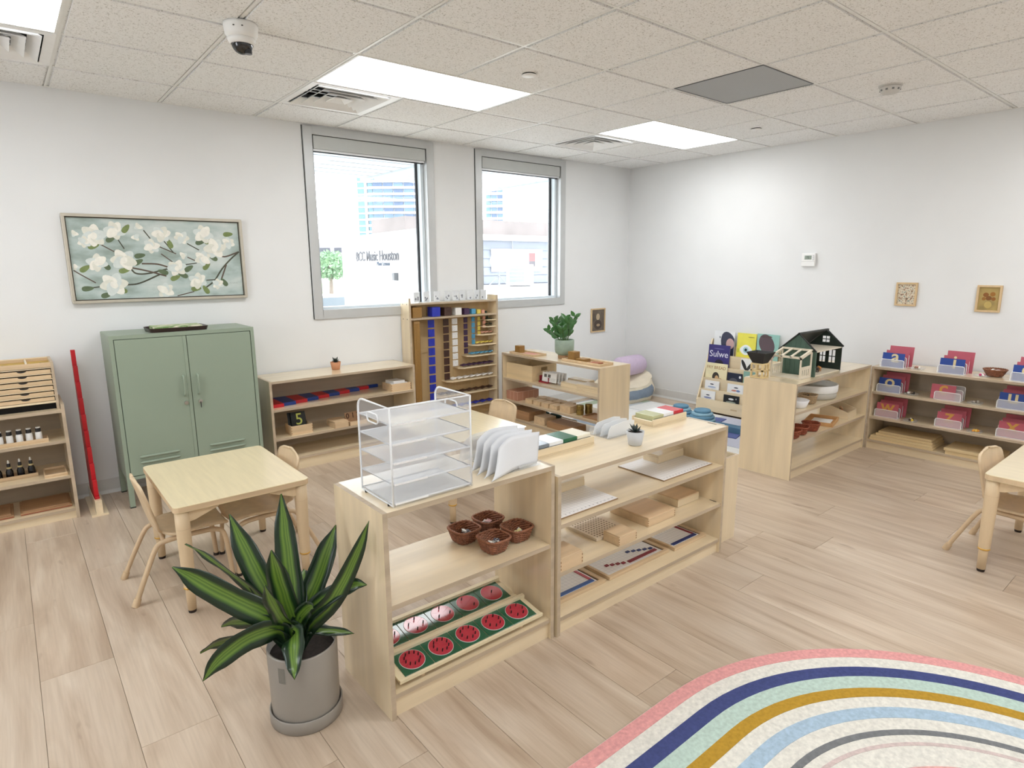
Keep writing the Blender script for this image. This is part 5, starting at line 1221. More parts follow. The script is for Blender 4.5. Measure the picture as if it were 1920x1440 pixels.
# ================================================================== READING CORNER
RB = flat((198, 204, 208), 0.95, var=0.06, scale=60, bump=0.5, bscale=300, name='rug_pale_grey')
r = thing('patchwork_rug', 'pale patchwork rug in the reading corner', 'rug', (2.535, -0.72, 0.0005))
RW, RD = 1.385, 2.30
part('rug_base', MB().box(0, RW, 0, RD, 0, 0.007), RB, r, 0.002)
pc = {'w': flat((232, 232, 230), 0.95, var=0.05, scale=60, name='rug_white'), 'b': flat((164, 176, 190), 0.95, var=0.08, scale=60, name='rug_slate_blue'), 'g': flat((176, 190, 168), 0.95, var=0.06, scale=60, name='rug_sage'), 'p': flat((236, 206, 196), 0.95, var=0.05, scale=60, name='rug_blush'), 'l': flat((196, 198, 214), 0.95, var=0.05, scale=60, name='rug_lilac')}
for x0, x1, y0, y1, c_ in ((0.03, 0.46, 0.04, 0.40, 'w'), (0.48, 0.92, 0.04, 0.40, 'l'), (0.94, 1.37, 0.04, 0.40, 'p'), (0.03, 0.46, 0.42, 0.86, 'b'), (0.48, 0.92, 0.42, 0.86, 'w'), (0.94, 1.37, 0.42, 0.86, 'l'), (0.03, 0.46, 0.88, 1.32, 'w'), (0.48, 0.92, 0.88, 1.32, 'b'), (0.94, 1.37, 0.88, 1.32, 'w'), (0.03, 0.46, 1.34, 1.78, 'b'), (0.48, 0.92, 1.34, 1.78, 'w'), (0.94, 1.37, 1.34, 1.78, 'w'), (0.03, 0.92, 1.80, 2.26, 'w')):
    part('rug_patch', MB().box(x0, x1, y0, y1, 0.007, 0.009), pc[c_], r)
m = MB(); n = 18; ci = (0.94 + 0.0, 1.80)
for k in range(n):
    a0, a1 = PI / 2 * k / n, PI / 2 * (k + 1) / n
    m.add([(0.95 + 0.42 * math.cos(a0), 1.80 + 0.42 * math.sin(a0), 0.0092), (0.95 + 0.42 * math.cos(a1), 1.80 + 0.42 * math.sin(a1), 0.0092), (0.95 + 0.30 * math.cos(a1), 1.80 + 0.30 * math.sin(a1), 0.0092), (0.95 + 0.30 * math.cos(a0), 1.80 + 0.30 * math.sin(a0), 0.0092)], [(0, 1, 2, 3)])
part('rug_arc', m, pc['g'], r)
part('rug_band', MB().box(0.50, 0.95, 2.10, 2.22, 0.009, 0.0105), pc['g'], r)
# book rack along the right wall
r = thing('book_rack', 'sloping birch book display rack against the right wall', 'bookcase', (3.935, 0.505, 0), -PI / 2)
# local: x along the wall (towards -y), y depth towards the wall
RKW, RKD, RKH = 0.92, 0.262, 0.745
prof_ = [(0.0, 0.0), (RKD, 0.0), (RKD, RKH), (RKD - 0.035, RKH), (0.0, 0.125)]
part('side_panel', MB().prism(prof_, 0, 0.015, 'x'), birch('z'), r); part('side_panel', MB().prism(prof_, RKW - 0.015, RKW, 'x'), birch('z'), r)
part('front_panel', MB().box(0.015, RKW - 0.015, 0.002, 0.016, 0.02, 0.145), birch('x'), r)
tiers = [(0.040, 0.10, 0.255), (0.085, 0.225, 0.365), (0.130, 0.345, 0.485), (0.172, 0.465, 0.605)]
for y, z0, z1 in tiers: part('tier_panel', MB().box(0.015, RKW - 0.015, y, y + 0.012, z0 - 0.06, z1 - 0.012), birch('x'), r)
part('back_panel', MB().box(0.015, RKW - 0.015, RKD - 0.012, RKD, 0.02, RKH - 0.06), birch('x'), r)
for y, z0 in ((0.016, 0.058), (0.052, 0.180), (0.097, 0.298), (0.142, 0.420), (0.184, 0.5695)): part('tier_floor', MB().box(0.015, RKW - 0.015, y, min(y + 0.033, RKD - 0.012) if y < 0.18 else RKD - 0.012, z0 - 0.0085, z0 - 0.0005), birch('x'), r)
part('stamp', MB().box(0.40, 0.47, 0.0012, 0.002, 0.07, 0.085), flat((206, 180, 140), 0.6, name='stamp_tan'), r)
def book(label, xc, y, z, w, h, col, tilt=0.055, th=0.010, group='picture books on the rack', extra=None, scol=(236, 234, 226)):
    t = thing('picture_book', label, 'book', (0, 0, 0), 0, group)
    R = Matrix.Rotation(-PI / 2, 3, 'Z'); p = R @ Vector((xc, y, z)); t.location = Vector((3.935, 0.505, 0)) + p; t.rotation_euler = (-tilt, 0, -PI / 2)
    t.rotation_mode = 'XYZ'
    c = part('cover', MB().box(-w / 2, w / 2, -th / 2, -th / 2 + 0.0015, 0, h).box(-w / 2, w / 2, th / 2 - 0.0015, th / 2, 0, h).box(-w / 2, -w / 2 + 0.0015, -th / 2, th / 2, 0, h), flat(col, 0.35, var=0.06, scale=9, name='cover_%d_%d_%d' % col), t)
    part('pages', MB().box(-w / 2 + 0.0015, w / 2 - 0.003, -th / 2 + 0.0015, th / 2 - 0.0015, 0.002, h - 0.002), PAPER(), t)
    f = -th / 2 - 0.0004
    if extra:
        for e in extra:
            if e[0] == 'txt':
                _, s, sz, cx, cz, mc = e; o = link('lettering', text_mesh(s, sz, flat(mc, 0.5, name='ink_%d_%d_%d' % mc), 0.0003, bold=0.0004), c, (cx, f, cz), (PI / 2, 0, 0))
            else:
                _, cx, cz, a, b, ang, mc = e; m = MB(); n = 22; d = 0.0001 * extra.index(e)
                pts = [(a * math.cos(2 * PI * i / n), b * math.sin(2 * PI * i / n)) for i in range(n)]
                if ang == 'eye': pts = [(a * math.cos(2 * PI * i / n), b * math.sin(2 * PI * i / n) * (1 - 0.35 * abs(math.cos(2 * PI * i / n)) ** 2)) for i in range(n)]; an = 0
                else: an = ang
                q = [(cx + px * math.cos(an) - pz * math.sin(an), cz + px * math.sin(an) + pz * math.cos(an)) for px, pz in pts]
                q = [(max(-w / 2 + .001, min(w / 2 - .001, u)), max(0.001, min(h - .001, v))) for u, v in q]
                m.add([(u, f - d, v) for u, v in q], [tuple(range(n))]); part('cover_print', m, flat(mc, 0.5, name='ink_%d_%d_%d' % mc), c)
    return t
TOPY = RKD - 0.045
book('white and navy picture book with a curved shape on the rack', 0.150, 0.218, 0.5695, 0.235, 0.262, (236, 238, 240), extra=[('sh', 0.06, 0.12, 0.085, 0.15, 0.4, (58, 62, 84)), ('sh', 0.07, 0.14, 0.045, 0.055, 0.1, (206, 170, 168)), ('sh', -0.05, 0.20, 0.006, 0.012, 0.3, (90, 96, 110))])
book('yellow picture book with a big eye on its cover', 0.400, 0.218, 0.5695, 0.205, 0.262, (236, 228, 92), extra=[('sh', 0.0, 0.095, 0.066, 0.052, 'eye', (236, 242, 246)), ('sh', 0.0, 0.095, 0.030, 0.032, 0, (166, 208, 216)), ('sh', 0.0, 0.095, 0.014, 0.016, 0, (26, 40, 46)), ('sh', -0.085, 0.085, 0.014, 0.022, 0, (206, 206, 70)), ('sh', 0.05, 0.225, 0.036, 0.004, 0, (150, 140, 60))])
book('green picture book with a brown curled figure on its cover', 0.625, 0.218, 0.5695, 0.225, 0.270, (150, 196, 186), extra=[('sh', -0.01, 0.17, 0.075, 0.105, 0.5, (92, 76, 82)), ('sh', 0.03, 0.06, 0.05, 0.04, 0.3, (150, 96, 108)), ('sh', -0.07, 0.07, 0.06, 0.03, 0.4, (236, 236, 238)), ('sh', 0.04, 0.05, 0.03, 0.035, 0.2, (226, 170, 176)), ('sh', -0.02, 0.245, 0.06, 0.012, 0, (86, 70, 70))])
book('purple picture book with white script title', 0.138, 0.152, 0.420, 0.245, 0.275, (60, 54, 120), extra=[('txt', 'Sulwe', 0.092, 0.0, 0.178, (226, 226, 240)), ('sh', 0.01, 0.065, 0.055, 0.06, 0, (38, 32, 52)), ('sh', 0.005, 0.055, 0.025, 0.032, 0, (96, 74, 80)), ('sh', 0, 0.235, 0.06, 0.004, 0, (120, 116, 170))])
book('cream picture book with brown capital title', 0.146, 0.108, 0.298, 0.250, 0.212, (240, 230, 190), extra=[('txt', 'FRY BREAD', 0.044, 0.0, 0.165, (176, 136, 88)), ('sh', 0.0, 0.07, 0.04, 0.05, 0, (62, 56, 50)), ('sh', 0.012, 0.055, 0.022, 0.032, 0, (214, 176, 130)), ('sh', 0.05, 0.04, 0.025, 0.025, 0.3, (206, 176, 130))])
book('black and white picture book showing bold brush marks', 0.46, 0.152, 0.420, 0.135, 0.165, (238, 238, 234), extra=[('sh', -0.03, 0.10, 0.018, 0.06, 0.5, (36, 36, 36)), ('sh', 0.03, 0.09, 0.016, 0.05, -0.6, (52, 52, 50)), ('sh', 0.0, 0.04, 0.04, 0.012, 0.2, (36, 36, 36))])
book('dark blue picture book with a white moon', 0.36, 0.108, 0.298, 0.16, 0.135, (34, 42, 62), extra=[('sh', 0.06, 0.10, 0.012, 0.014, 0, (236, 238, 240)), ('sh', -0.01, 0.055, 0.045, 0.03, 0, (84, 88, 100))])
book('sea green picture book on the middle rack tier', 0.52, 0.108, 0.298, 0.13, 0.17, (136, 174, 160), extra=[('sh', 0.0, 0.06, 0.05, 0.04, 0, (104, 146, 128)), ('sh', 0, 0.12, 0.045, 0.006, 0, (200, 216, 206))])
GREYT = (96, 104, 130)
book('small white book with a tiny bird on second tier', 0.135, 0.064, 0.180, 0.165, 0.150, (240, 240, 240), extra=[('sh', 0.0, 0.115, 0.022, 0.006, 0, (60, 62, 80)), ('sh', 0.0, 0.085, 0.048, 0.009, 0, (176, 190, 220)), ('sh', 0.006, 0.052, 0.012, 0.008, 0.6, (70, 70, 74))])
book('small white book with a green shoreline strip', 0.400, 0.064, 0.180, 0.175, 0.148, (240, 241, 242), extra=[('sh', 0.01, 0.115, 0.024, 0.006, 0, (60, 62, 80)), ('sh', -0.01, 0.085, 0.03, 0.009, 0, (206, 140, 130)), ('sh', 0.035, 0.085, 0.022, 0.010, 0, (110, 130, 180)), ('sh', 0.0, 0.040, 0.073, 0.006, 0, (80, 108, 104))])
book('small white book with dark tree tops on lowest tier', 0.118, 0.025, 0.058, 0.165, 0.170, (241, 241, 241), extra=[('sh', 0.0, 0.125, 0.022, 0.006, 0, (60, 62, 80)), ('sh', -0.0, 0.098, 0.045, 0.010, 0, (140, 150, 190)), ('sh', -0.02, 0.06, 0.04, 0.014, 0, (30, 32, 34)), ('sh', 0.03, 0.055, 0.025, 0.018, 0, (30, 32, 34))])
book('small black book with a white title plate', 0.385, 0.025, 0.058, 0.170, 0.160, (28, 30, 34), extra=[('sh', 0.0, 0.122, 0.030, 0.010, 0, (232, 234, 236)), ('sh', 0.0, 0.09, 0.055, 0.010, 0, (150, 160, 150)), ('sh', 0.055, 0.13, 0.008, 0.008, 0, (170, 172, 174))])

# soft floor chair in the corner
r = thing('floor_chair', 'soft cream canvas floor chair in the reading corner', 'floor chair', (3.79, 1.385, 0.0), 0.0)
CRM = flat((232, 222, 200), 0.9, var=0.05, scale=12, bump=0.6, bscale=40, name='cream_canvas')
def cushion(u, v, W=0.33, D=0.275, Z=0.30):
    a = 2 * PI * u; k = (abs(math.cos(a)) ** 3.4 + abs(math.sin(a)) ** 3.4) ** (-1 / 3.4)
    z = v
    bulge = 0.93 + 0.10 * math.sin(PI * min(1, v * 1.1)) 
    x, y = W * k * math.cos(a) * bulge, D * k * math.sin(a) * bulge
    top = 0.175 + 0.17 * max(0.0, min(1.0, (x * 0.80 + y * 0.55) / 0.38 + 0.35)) ** 1.5
    wr = 0.006 * math.sin(11 * a + 9 * v) + 0.004 * math.sin(23 * a)
    return Vector((x + wr * math.cos(a), y + wr * math.sin(a), 0.002 + top * v))
m = MB().grid(cushion, 64, 8)
part('cushion_side', m, CRM, r)
def ctop(u, v):
    p = cushion(u, 1.0); q = Vector((0.04, 0.02, 0.0)); s = v
    x, y = p.x * (1 - s) + q.x * s, p.y * (1 - s) + q.y * s
    top = 0.175 + 0.17 * max(0.0, min(1.0, (x * 0.80 + y * 0.55) / 0.38 + 0.35)) ** 1.5
    return Vector((x, y, 0.002 + top + 0.028 * math.sin(PI / 2 * s) + 0.004 * math.sin(30 * u) * (1 - s)))
part('cushion_top', MB().grid(ctop, 64, 8), CRM, r)
def pocket(u, v):
    x = -0.30 + 0.58 * u; p = cushion(0.745 + (0.10 * (u - 0.5) * 2), 0.30 + 0.55 * v); return Vector((p.x * 1.01, p.y - 0.007, p.z))
part('side_pocket', MB().grid(pocket, 14, 3), flat((128, 142, 158), 0.9, var=0.06, scale=30, name='denim_blue'), r)
t = thing('bolster_pillow', 'lavender bolster pillow on the cream floor chair', 'pillow', (3.845, 1.345, 0.275), 0.05)
PRF = [(0.0005, -0.22), (0.06, -0.22), (0.095, -0.205), (0.112, -0.17), (0.114, 0.0), (0.112, 0.17), (0.095, 0.205), (0.06, 0.22), (0.0005, 0.22)]
m = MB(); m.lathe(PRF, 28); m.v = [(z, y, x_ + 0.113) for x_, y, z in m.v]
part('pillow_body', m, flat((206, 188, 212), 0.9, var=0.04, scale=30, bump=0.3, bscale=160, name='lavender_cloth'), t)
# blue ridged toy hills
TB = flat((142, 182, 202), 0.6, var=0.06, name='powder_blue'); TB2 = flat((96, 142, 170), 0.6, var=0.06, name='mid_blue'); NV = flat((92, 104, 160), 0.8, name='periwinkle')
def hill(x, y, s, lb, rz=0):
    t = thing('ridged_dome', lb, 'toy', (x, y, 0.0105), rz, 'ridged blue toy domes'); z = 0
    for k in range(6):
        r0 = 0.100 * s * math.sqrt(max(0.05, 1 - (k / 6.2) ** 2)); h = 0.021 * s
        part('ridge', MB().lathe([(r0 * 0.93, z), (r0, z + h * 0.25), (r0, z + h * 0.75), (r0 * 0.90, z + h), (0.0003, z + h)], 24), TB if k % 2 == 0 else TB2, t); z += h
hill(3.43, 0.335, 1.25, 'ridged blue toy dome standing behind its twin'); hill(3.40, 0.075, 1.3, 'ridged blue toy dome at the end of the blue block')
one('blue_block', 'long blue foam block lying beside the toy domes', 'toy', MB().box(-0.05, 0.05, -0.19, 0.19, 0, 0.06), flat((76, 116, 146), 0.7, name='foam_blue'), (3.42, -0.235, 0.0105), 0.03, bev=0.008, seg=2)
for k, (x, y, rz) in enumerate(((3.70, 0.10, 0.3), (3.62, -0.22, -0.2), (3.30, -0.30, 0.4))):
    one('felt_piece', 'periwinkle felt piece lying flat on the patchwork rug', 'felt piece', MB().prism([(-0.09, -0.05), (0.08, -0.07), (0.10, 0.04), (-0.04, 0.07)], 0, 0.006), NV, (x, y, 0.0105), rz, 'felt pieces on the rug')

# ================================================================== UNIT D: dollhouse and baskets
zt = ST + 0.0005
DG = flat((74, 100, 86), 0.5, var=0.08, name='forest_green'); DK = flat((38, 42, 40), 0.45, var=0.1, name='charcoal_roof'); DW = flat((226, 216, 196), 0.6, var=0.05, name='whitewashed_wood'); DI = flat((34, 48, 40), 0.6, name='dark_green_inside')
r = thing('dollhouse', 'dark green dollhouse with gabled charcoal roof', 'dollhouse', (2.945, -1.132, zt))
L, Dd, hw, hr = 0.448, 0.255, 0.190, 0.305; tk = 0.008
gable = [(0, 0), (Dd, 0), (Dd, hw), (Dd / 2, hr), (0, hw)]
def clapboard(x0, x1):
    m = MB(); m.prism(gable, x0, x1, 'x'); return m
g = part('gable_wall', clapboard(0, tk), [DG], r)
for k in range(7):
    y = Dd * (k + .5) / 7; top = hw + (hr - hw) * (1 - abs(y - Dd / 2) / (Dd / 2)) - 0.004
    part('wall_plank', MB().box(-0.0014, 0, y - Dd / 14 + 0.0012, y + Dd / 14 - 0.0012, 0.002, top - 0.010), DG, g)
# far gable with window hole
def gable_hole(x0, x1):
    m = MB(); wy0, wy1, wz0, wz1 = Dd * .38, Dd * .60, hw + 0.022, hw + 0.070
    ys = [(0.045, 0.095), (0.120, 0.165), (0.185, 0.225)]; cu = 0.0
    for a, b in ys:
        m.box(x0, x1, cu, a, 0, hw); m.box(x0, x1, a, b, 0, 0.055); m.box(x0, x1, a, b, 0.155, hw); m.box(x0, x1, a, b, 0.101, 0.107); m.box(x0, x1, (a + b) / 2 - .002, (a + b) / 2 + .002, 0.055, 0.155); cu = b
    m.box(x0, x1, cu, Dd, 0, hw); m.prism([(0, hw), (wy0, hw), (wy0, hw + (hr - hw) * wy0 / (Dd / 2))], x0, x1, 'x')
    m.prism([(wy1, hw), (Dd, hw), (wy1, hw + (hr - hw) * (Dd - wy1) / (Dd / 2))], x0, x1, 'x')
    m.prism([(wy0, hw), (wy1, hw), (wy1, wz0), (wy0, wz0)], x0, x1, 'x')
    m.prism([(wy0, wz1), (wy1, wz1), (wy1, hw + (hr - hw) * (Dd - wy1) / (Dd / 2)), (Dd / 2, hr), (wy0, hw + (hr - hw) * wy0 / (Dd / 2))], x0, x1, 'x')
    m.box(x0, x1, Dd * .485, Dd * .495, wz0, wz1); m.box(x0, x1, wy0, wy1, (wz0 + wz1) / 2 - .003, (wz0 + wz1) / 2 + .003)
    return m
part('gable_wall', gable_hole(L - tk, L), DI, r)
part('house_floor', MB().box(tk, L - tk, 0.004, Dd - tk, 0, 0.006), DW, r)
part('upper_floor', MB().box(tk, L - tk, 0.002, Dd - tk, hw - 0.012, hw - 0.004), DW, r)
m = MB()
wx = [(0.10, 0.155), (0.185, 0.255), (0.285, 0.35)]; zz0, zz1 = 0.045, 0.150; cur = tk
for a, b in wx:
    m.box(cur, a, Dd - tk, Dd, 0, hw); m.box(a, b, Dd - tk, Dd, 0, zz0); m.box(a, b, Dd - tk, Dd, zz1, hw)
    m.box((a + b) / 2 - .003, (a + b) / 2 + .003, Dd - tk, Dd, zz0, zz1); m.box(a, b, Dd - tk, Dd, (zz0 + zz1) / 2 - .003, (zz0 + zz1) / 2 + .003); cur = b
m.box(cur, L - tk, Dd - tk, Dd, 0, hw)
part('back_wall', m, DK, r)
for s in (0, 1):
    if s == 0: continue
    a = [(Dd / 2 - 0.002, hr + 0.004), (Dd + 0.018, hw - 0.012), (Dd + 0.018, hw - 0.003), (Dd / 2 - 0.002, hr + 0.014)]
    part('roof_slope', MB().prism(a, -0.012, L + 0.012, 'x'), DK, r)
part('ridge_board', MB().box(-0.012, L + 0.012, Dd / 2 - 0.012, Dd / 2 + 0.004, hr + 0.002, hr + 0.012), DK, r)
for x0 in (-0.012, L - 0.006): part('barge_board', MB().prism([(-0.006, hw - 0.006), (Dd / 2, hr + 0.004), (Dd / 2, hr + 0.012), (-0.012, hw + 0.002)], x0, x0 + 0.010, 'x'), DK, r)
part('corner_post', MB().box(-0.004, 0.014, -0.006, 0.006, 0, hw), DG, r)
t = thing('greenhouse', 'whitewashed toy greenhouse frame in front of dollhouse', 'toy house', (2.758, -1.122, zt))
gl, gd, g0, g1 = 0.168, 0.225, 0.155, 0.198
part('base_plate', MB().box(0, gl, 0, gd, 0, 0.006), DW, t)
for y0 in (0.0, gd - 0.008):
    m = MB(); m.box(0, 0.012, y0, y0 + .008, 0.006, g0); m.box(gl - .012, gl, y0, y0 + .008, 0.006, g1 - .004); m.box(.012, gl - .012, y0, y0 + .008, 0.078, 0.088)
    m.prism([(0, g0 - .012), (gl, g1 - .012), (gl, g1), (0, g0)], y0, y0 + .008, 'y')
    m.box(.012, gl - .012, y0 + .002, y0 + .006, 0.006, 0.020); m.box(.012, gl - .012, y0 + .002, y0 + .006, 0.066, 0.078)
    sf = part('side_frame', m, DW, t)
    for k in range(5): part('baluster', MB().box(0.018 + 0.030 * k, 0.032 + 0.030 * k, y0 + .0015, y0 + .0065, 0.020, 0.066), DW, sf)
for k in range(4):
    y = 0.003 + (gd - 0.018) * k / 3
    part('roof_bar', MB().prism([(0, g0), (gl, g1), (gl, g1 + .008), (0, g0 + .008)], y, y + .014, 'y'), DW, t)
part('roof_rail', MB().box(0, 0.014, 0.0, gd, g0 - 0.006, g0 + 0.0085), DW, t); part('roof_rail', MB().box(gl - .014, gl, 0.0, gd, g1 - 0.006, g1 + 0.008), DW, t)
t = thing('toy_tower', 'pale toy block tower carrying a black tapered planter', 'toy', (2.655, -0.872, zt))
TW = wood('toy_pine', (226, 202, 150), 'z', 0.1, 0.5)
m = MB(); s = 0.048
for z in (0.0, 0.050, 0.098): m.box(-s, s, -s, s, z, z + 0.010)
for (x, y) in ((-s, -s), (s - .012, -s), (-s, s - .012), (s - .012, s - .012)): m.box(x, x + .012, y, y + .012, 0.010, 0.098)
part('tower_frame', m, TW, t)
m = MB()
for z in (0.010, 0.060):
    for q in (0.0,): m.box(-0.006, 0.006, -s, -s + .008, z, z + .038); m.box(-s, -s + .008, -0.006, 0.006, z, z + .038)
part('mullion', m, TW, t)
t = thing('black_planter', 'black tapered square planter on the toy tower', 'planter', (2.655, -0.872, zt + 0.1085))
m = MB(); m.lathe([(0.0001, 0.004), (0.052, 0.0), (0.056, 0.0), (0.100, 0.072), (0.106, 0.080), (0.098, 0.080), (0.090, 0.070), (0.05, 0.010), (0.0001, 0.010)], 4, smooth=False); R45 = Matrix.Rotation(PI / 4, 3, 'Z'); m.v = [tuple(R45 @ Vector(v)) for v in m.v]
part('planter_body', m, flat((34, 34, 36), 0.5, name='planter_black'), t)
for k, (x, y, c_) in enumerate(((3.05, -1.02, (200, 190, 176)), (3.09, -1.05, (90, 60, 44)), (3.14, -1.07, (60, 52, 48)), (3.10, -0.98, (220, 214, 204)), (3.20, -1.06, (176, 120, 62)))):
    t = thing('toy_animal', ['pale toy animal at the dollhouse door', 'brown toy animal at the dollhouse door', 'dark toy animal at the dollhouse door', 'white toy animal inside the dollhouse', 'tan toy animal near the dollhouse end'][k], 'toy animal', (x, y, zt + 0.007), 0.7 * k, 'tiny animals in the dollhouse'); am = flat(c_, 0.6, var=0.2, name='toyanimal_%d' % k)
    part('animal_body', MB().sphere((0, 0, 0.026), 0.011, 10, 6).sphere((0.014, 0, 0.036), 0.008, 10, 6).tube([(-0.012, 0, 0.03), (-0.02, 0, 0.024)], 0.002, 5), am, t)
    for (lx, ly) in ((.007, .005), (.007, -.005), (-.007, .005), (-.007, -.005)): part('leg', MB().cyl((lx, ly, 0), 0.0026, 0.02, 6), am, t)
one('toy_post', 'small wooden toy door leaning at the dollhouse end', 'toy', MB().box(-0.006, 0.006, -0.018, 0.018, 0, 0.07), beech('z'), (3.43, -0.93, zt))
zs = SZ[0] + 0.0005
t = thing('felt_basket', 'large white and grey felt basket under the dollhouse', 'basket', (3.275, -0.985, zs))
part('lower_wall', MB().lathe([(0.0001, 0.002), (0.160, 0.0), (0.172, 0.010), (0.175, 0.062), (0.170, 0.062), (0.166, 0.012), (0.0001, 0.008)], 40), flat((186, 182, 172), 0.95, var=0.05, name='grey_felt'), t)
part('folded_rim', MB().lathe([(0.176, 0.050), (0.180, 0.056), (0.181, 0.102), (0.177, 0.108), (0.172, 0.104), (0.170, 0.050)], 40), flat((236, 236, 234), 0.95, var=0.03, name='white_felt'), t)
part('handle_tab', MB().tube(smooth_path([(0.17, -0.03, 0.09), (0.20, -0.045, 0.10), (0.205, -0.01, 0.102), (0.175, 0.01, 0.095)], 4), 0.006, 6), flat((206, 190, 160), 0.8, name='tab_tan'), t)
basket(3.010, -1.075, zs, 'small tan rope basket with dark bits', 0.062, 0.054, 0.060, flat((176, 152, 120), 0.8, var=0.25, scale=60, name='tan_rope'), 0.2)
slips(3.010, -1.075, zs + 0.003, 'dark woven bits filling the tan rope basket', [flat((86, 58, 44), 0.7, name='bits_brown'), flat((40, 32, 30), 0.7, name='bits_dark')], 0.028, 30, 11, 0.012, 'woven_bits', h=0.050)
t = thing('white_bowl', 'white bowl at the open end of the dollhouse shelf', 'bowl', (2.815, -1.095, zs))
part('bowl_body', MB().lathe([(0.0001, 0.003), (0.055, 0.0), (0.060, 0.006), (0.078, 0.055), (0.074, 0.057), (0.056, 0.010), (0.0001, 0.008)], 32), flat((236, 236, 238), 0.3, name='white_ceramic'), t)
zs = SZ[1] + 0.0005
for k, (x, y, lb, cl, sl) in enumerate(((2.715, -1.115, 'wicker basket of olive pieces at the shelf opening', [flat((110, 106, 60), 0.7, name='bits_olive')], 'olive coloured pieces in the wicker basket'), (2.862, -1.105, 'wicker basket of red pieces between two wicker baskets', [flat((176, 30, 40), 0.5, name='bits_red')], 'bright red pieces in the wicker basket'), (3.020, -1.112, 'wicker basket with a white card beside the tan tray', [SLW], 'white card resting in the wicker basket'))):
    basket(x, y, zs, lb, 0.060, 0.042, 0.058, flat((150, 78, 52), 0.6, var=0.3, scale=60, name='red_brown_wicker'), 0.3 * k, group='wicker baskets under the dollhouse')
    slips(x, y, zs + 0.003, sl, cl, 0.022, 22 if k < 2 else 4, 30 + k, 0.012 if k < 2 else 0.022, 'loose_pieces', h=0.042)
t = tray(3.195, 3.465, -1.155, -0.945, zs, 'tan wooden tray with white paper under the dollhouse', 0.030, wood('tan_tray', (206, 160, 108), 'x', 0.1, 0.45), rz=0.25)
one('paper_sheet', 'white paper sheet lying in the tan wooden tray', 'paper', MB().box(-0.10, 0.10, -0.07, 0.07, 0, 0.002), PAPER(), (3.335, -1.05, zs + 0.006), 0.25)
r = thing('slanted_bin', 'pale slant-fronted wooden bin of small wooden dolls', 'bin', (3.56, -1.155, zs), 0.10)
bw, bd = 0.225, 0.215
for x0 in (0, bw - 0.010): part('side_wall', MB().prism([(0, 0), (bd, 0), (bd, 0.125), (0, 0.055)], x0, x0 + 0.010, 'x'), birch('y'), r)
part('front_wall', MB().box(0.010, bw - 0.010, 0, 0.010, 0, 0.055), birch('x'), r); part('back_wall', MB().box(.010, bw - .010, bd - .010, bd, 0, 0.125), birch('x'), r); part('bin_floor', MB().box(.010, bw - .010, .010, bd - .010, 0, 0.008), birch('x'), r)
for k, c_ in enumerate(((206, 120, 80), (190, 176, 160), (140, 104, 90), (214, 140, 100), (120, 96, 84))):
    R = Matrix.Rotation(0.10, 3, 'Z'); p = Vector((3.56, -1.155, zs)) + R @ Vector((0.045 + 0.032 * k, 0.09 + 0.02 * (k % 3), 0.0085))
    t = thing('peg_doll', ['orange', 'grey', 'brown', 'peach', 'dark brown'][k] + ' wooden peg doll in the slanted bin', 'doll', p, 0, 'peg dolls in the slanted bin')
    part('doll_body', MB().lathe([(0.0001, 0), (0.012, 0), (0.013, 0.02), (0.008, 0.042), (0.0001, 0.044)], 14), flat(c_, 0.6, name='doll_%d' % k), t)
    part('doll_head', MB().sphere((0, 0, 0.050), 0.010, 12, 8), flat((222, 180, 140), 0.6, name='doll_head'), t)

# ================================================================== UNIT E: letter card holders
MESHW = sheer('white_holder_mesh', (232, 234, 240), 0.42, 0.5, 0.02)
PINKC = flat((190, 92, 108), 0.55, var=0.03, name='rose_card'); BLUEC = flat((28, 66, 148), 0.5, var=0.03, name='cobalt_card')
SAND = flat((222, 206, 160), 0.85, name='sand_letter'); SANDO = flat((214, 160, 84), 0.85, name='sand_orange')
def holder(y, z, label):
    t = thing('wire_holder', label, 'card holder', (3.905, y, z), -PI / 2, 'white wire card holders on the wall shelf')
    w = 0.172
    for k, (yy, h) in enumerate(((0.0, 0.062), (0.048, 0.082), (0.096, 0.105))):
        pts = [(0, yy, 0.002), (0, yy, h - 0.012), (0.004, yy, h - 0.003), (0.012, yy, h), (w - 0.012, yy, h), (w - 0.004, yy, h - 0.003), (w, yy, h - 0.012), (w, yy, 0.002)]
        f = part('divider_frame', MB().tube(pts, 0.0026, 7), WIRE, t)
        part('divider_mesh', MB().add([(0.002, yy, 0.004), (w - 0.002, yy, 0.004), (w - 0.002, yy, h - 0.002), (0.002, yy, h - 0.002)], [(0, 1, 2, 3)]), MESHW, f)
    part('base_mesh', MB().box(0, w, -0.002, 0.10, 0.0, 0.002), WIRE, t)
    return t
def lcard(y, z, slot, w, h, mt, label, cat='card', txt=None, tm=None, ts=0.085, dx=0.0, toff=(0, 0), grp=None):
    """card standing in a slot of the holder whose left end is at y"""
    x = 3.905 + (0.012, 0.060, 0.108)[slot]
    t = thing('letter_card', label, cat, (x, y - 0.086 + dx, z + 0.0025), -PI / 2, grp)
    c = part('card_sheet', MB().box(-w / 2, w / 2, -0.0015, 0.0015, 0, h), mt, t, rot=(-0.13, 0, 0))
    if txt: link('lettering', text_mesh(txt, ts, tm, 0.0004, bold=0.0022), c, (toff[0], -0.0018, h * 0.5 + toff[1]), (PI / 2, 0, 0))
    return t
EZ = [0.6905, 0.4835, 0.2735]
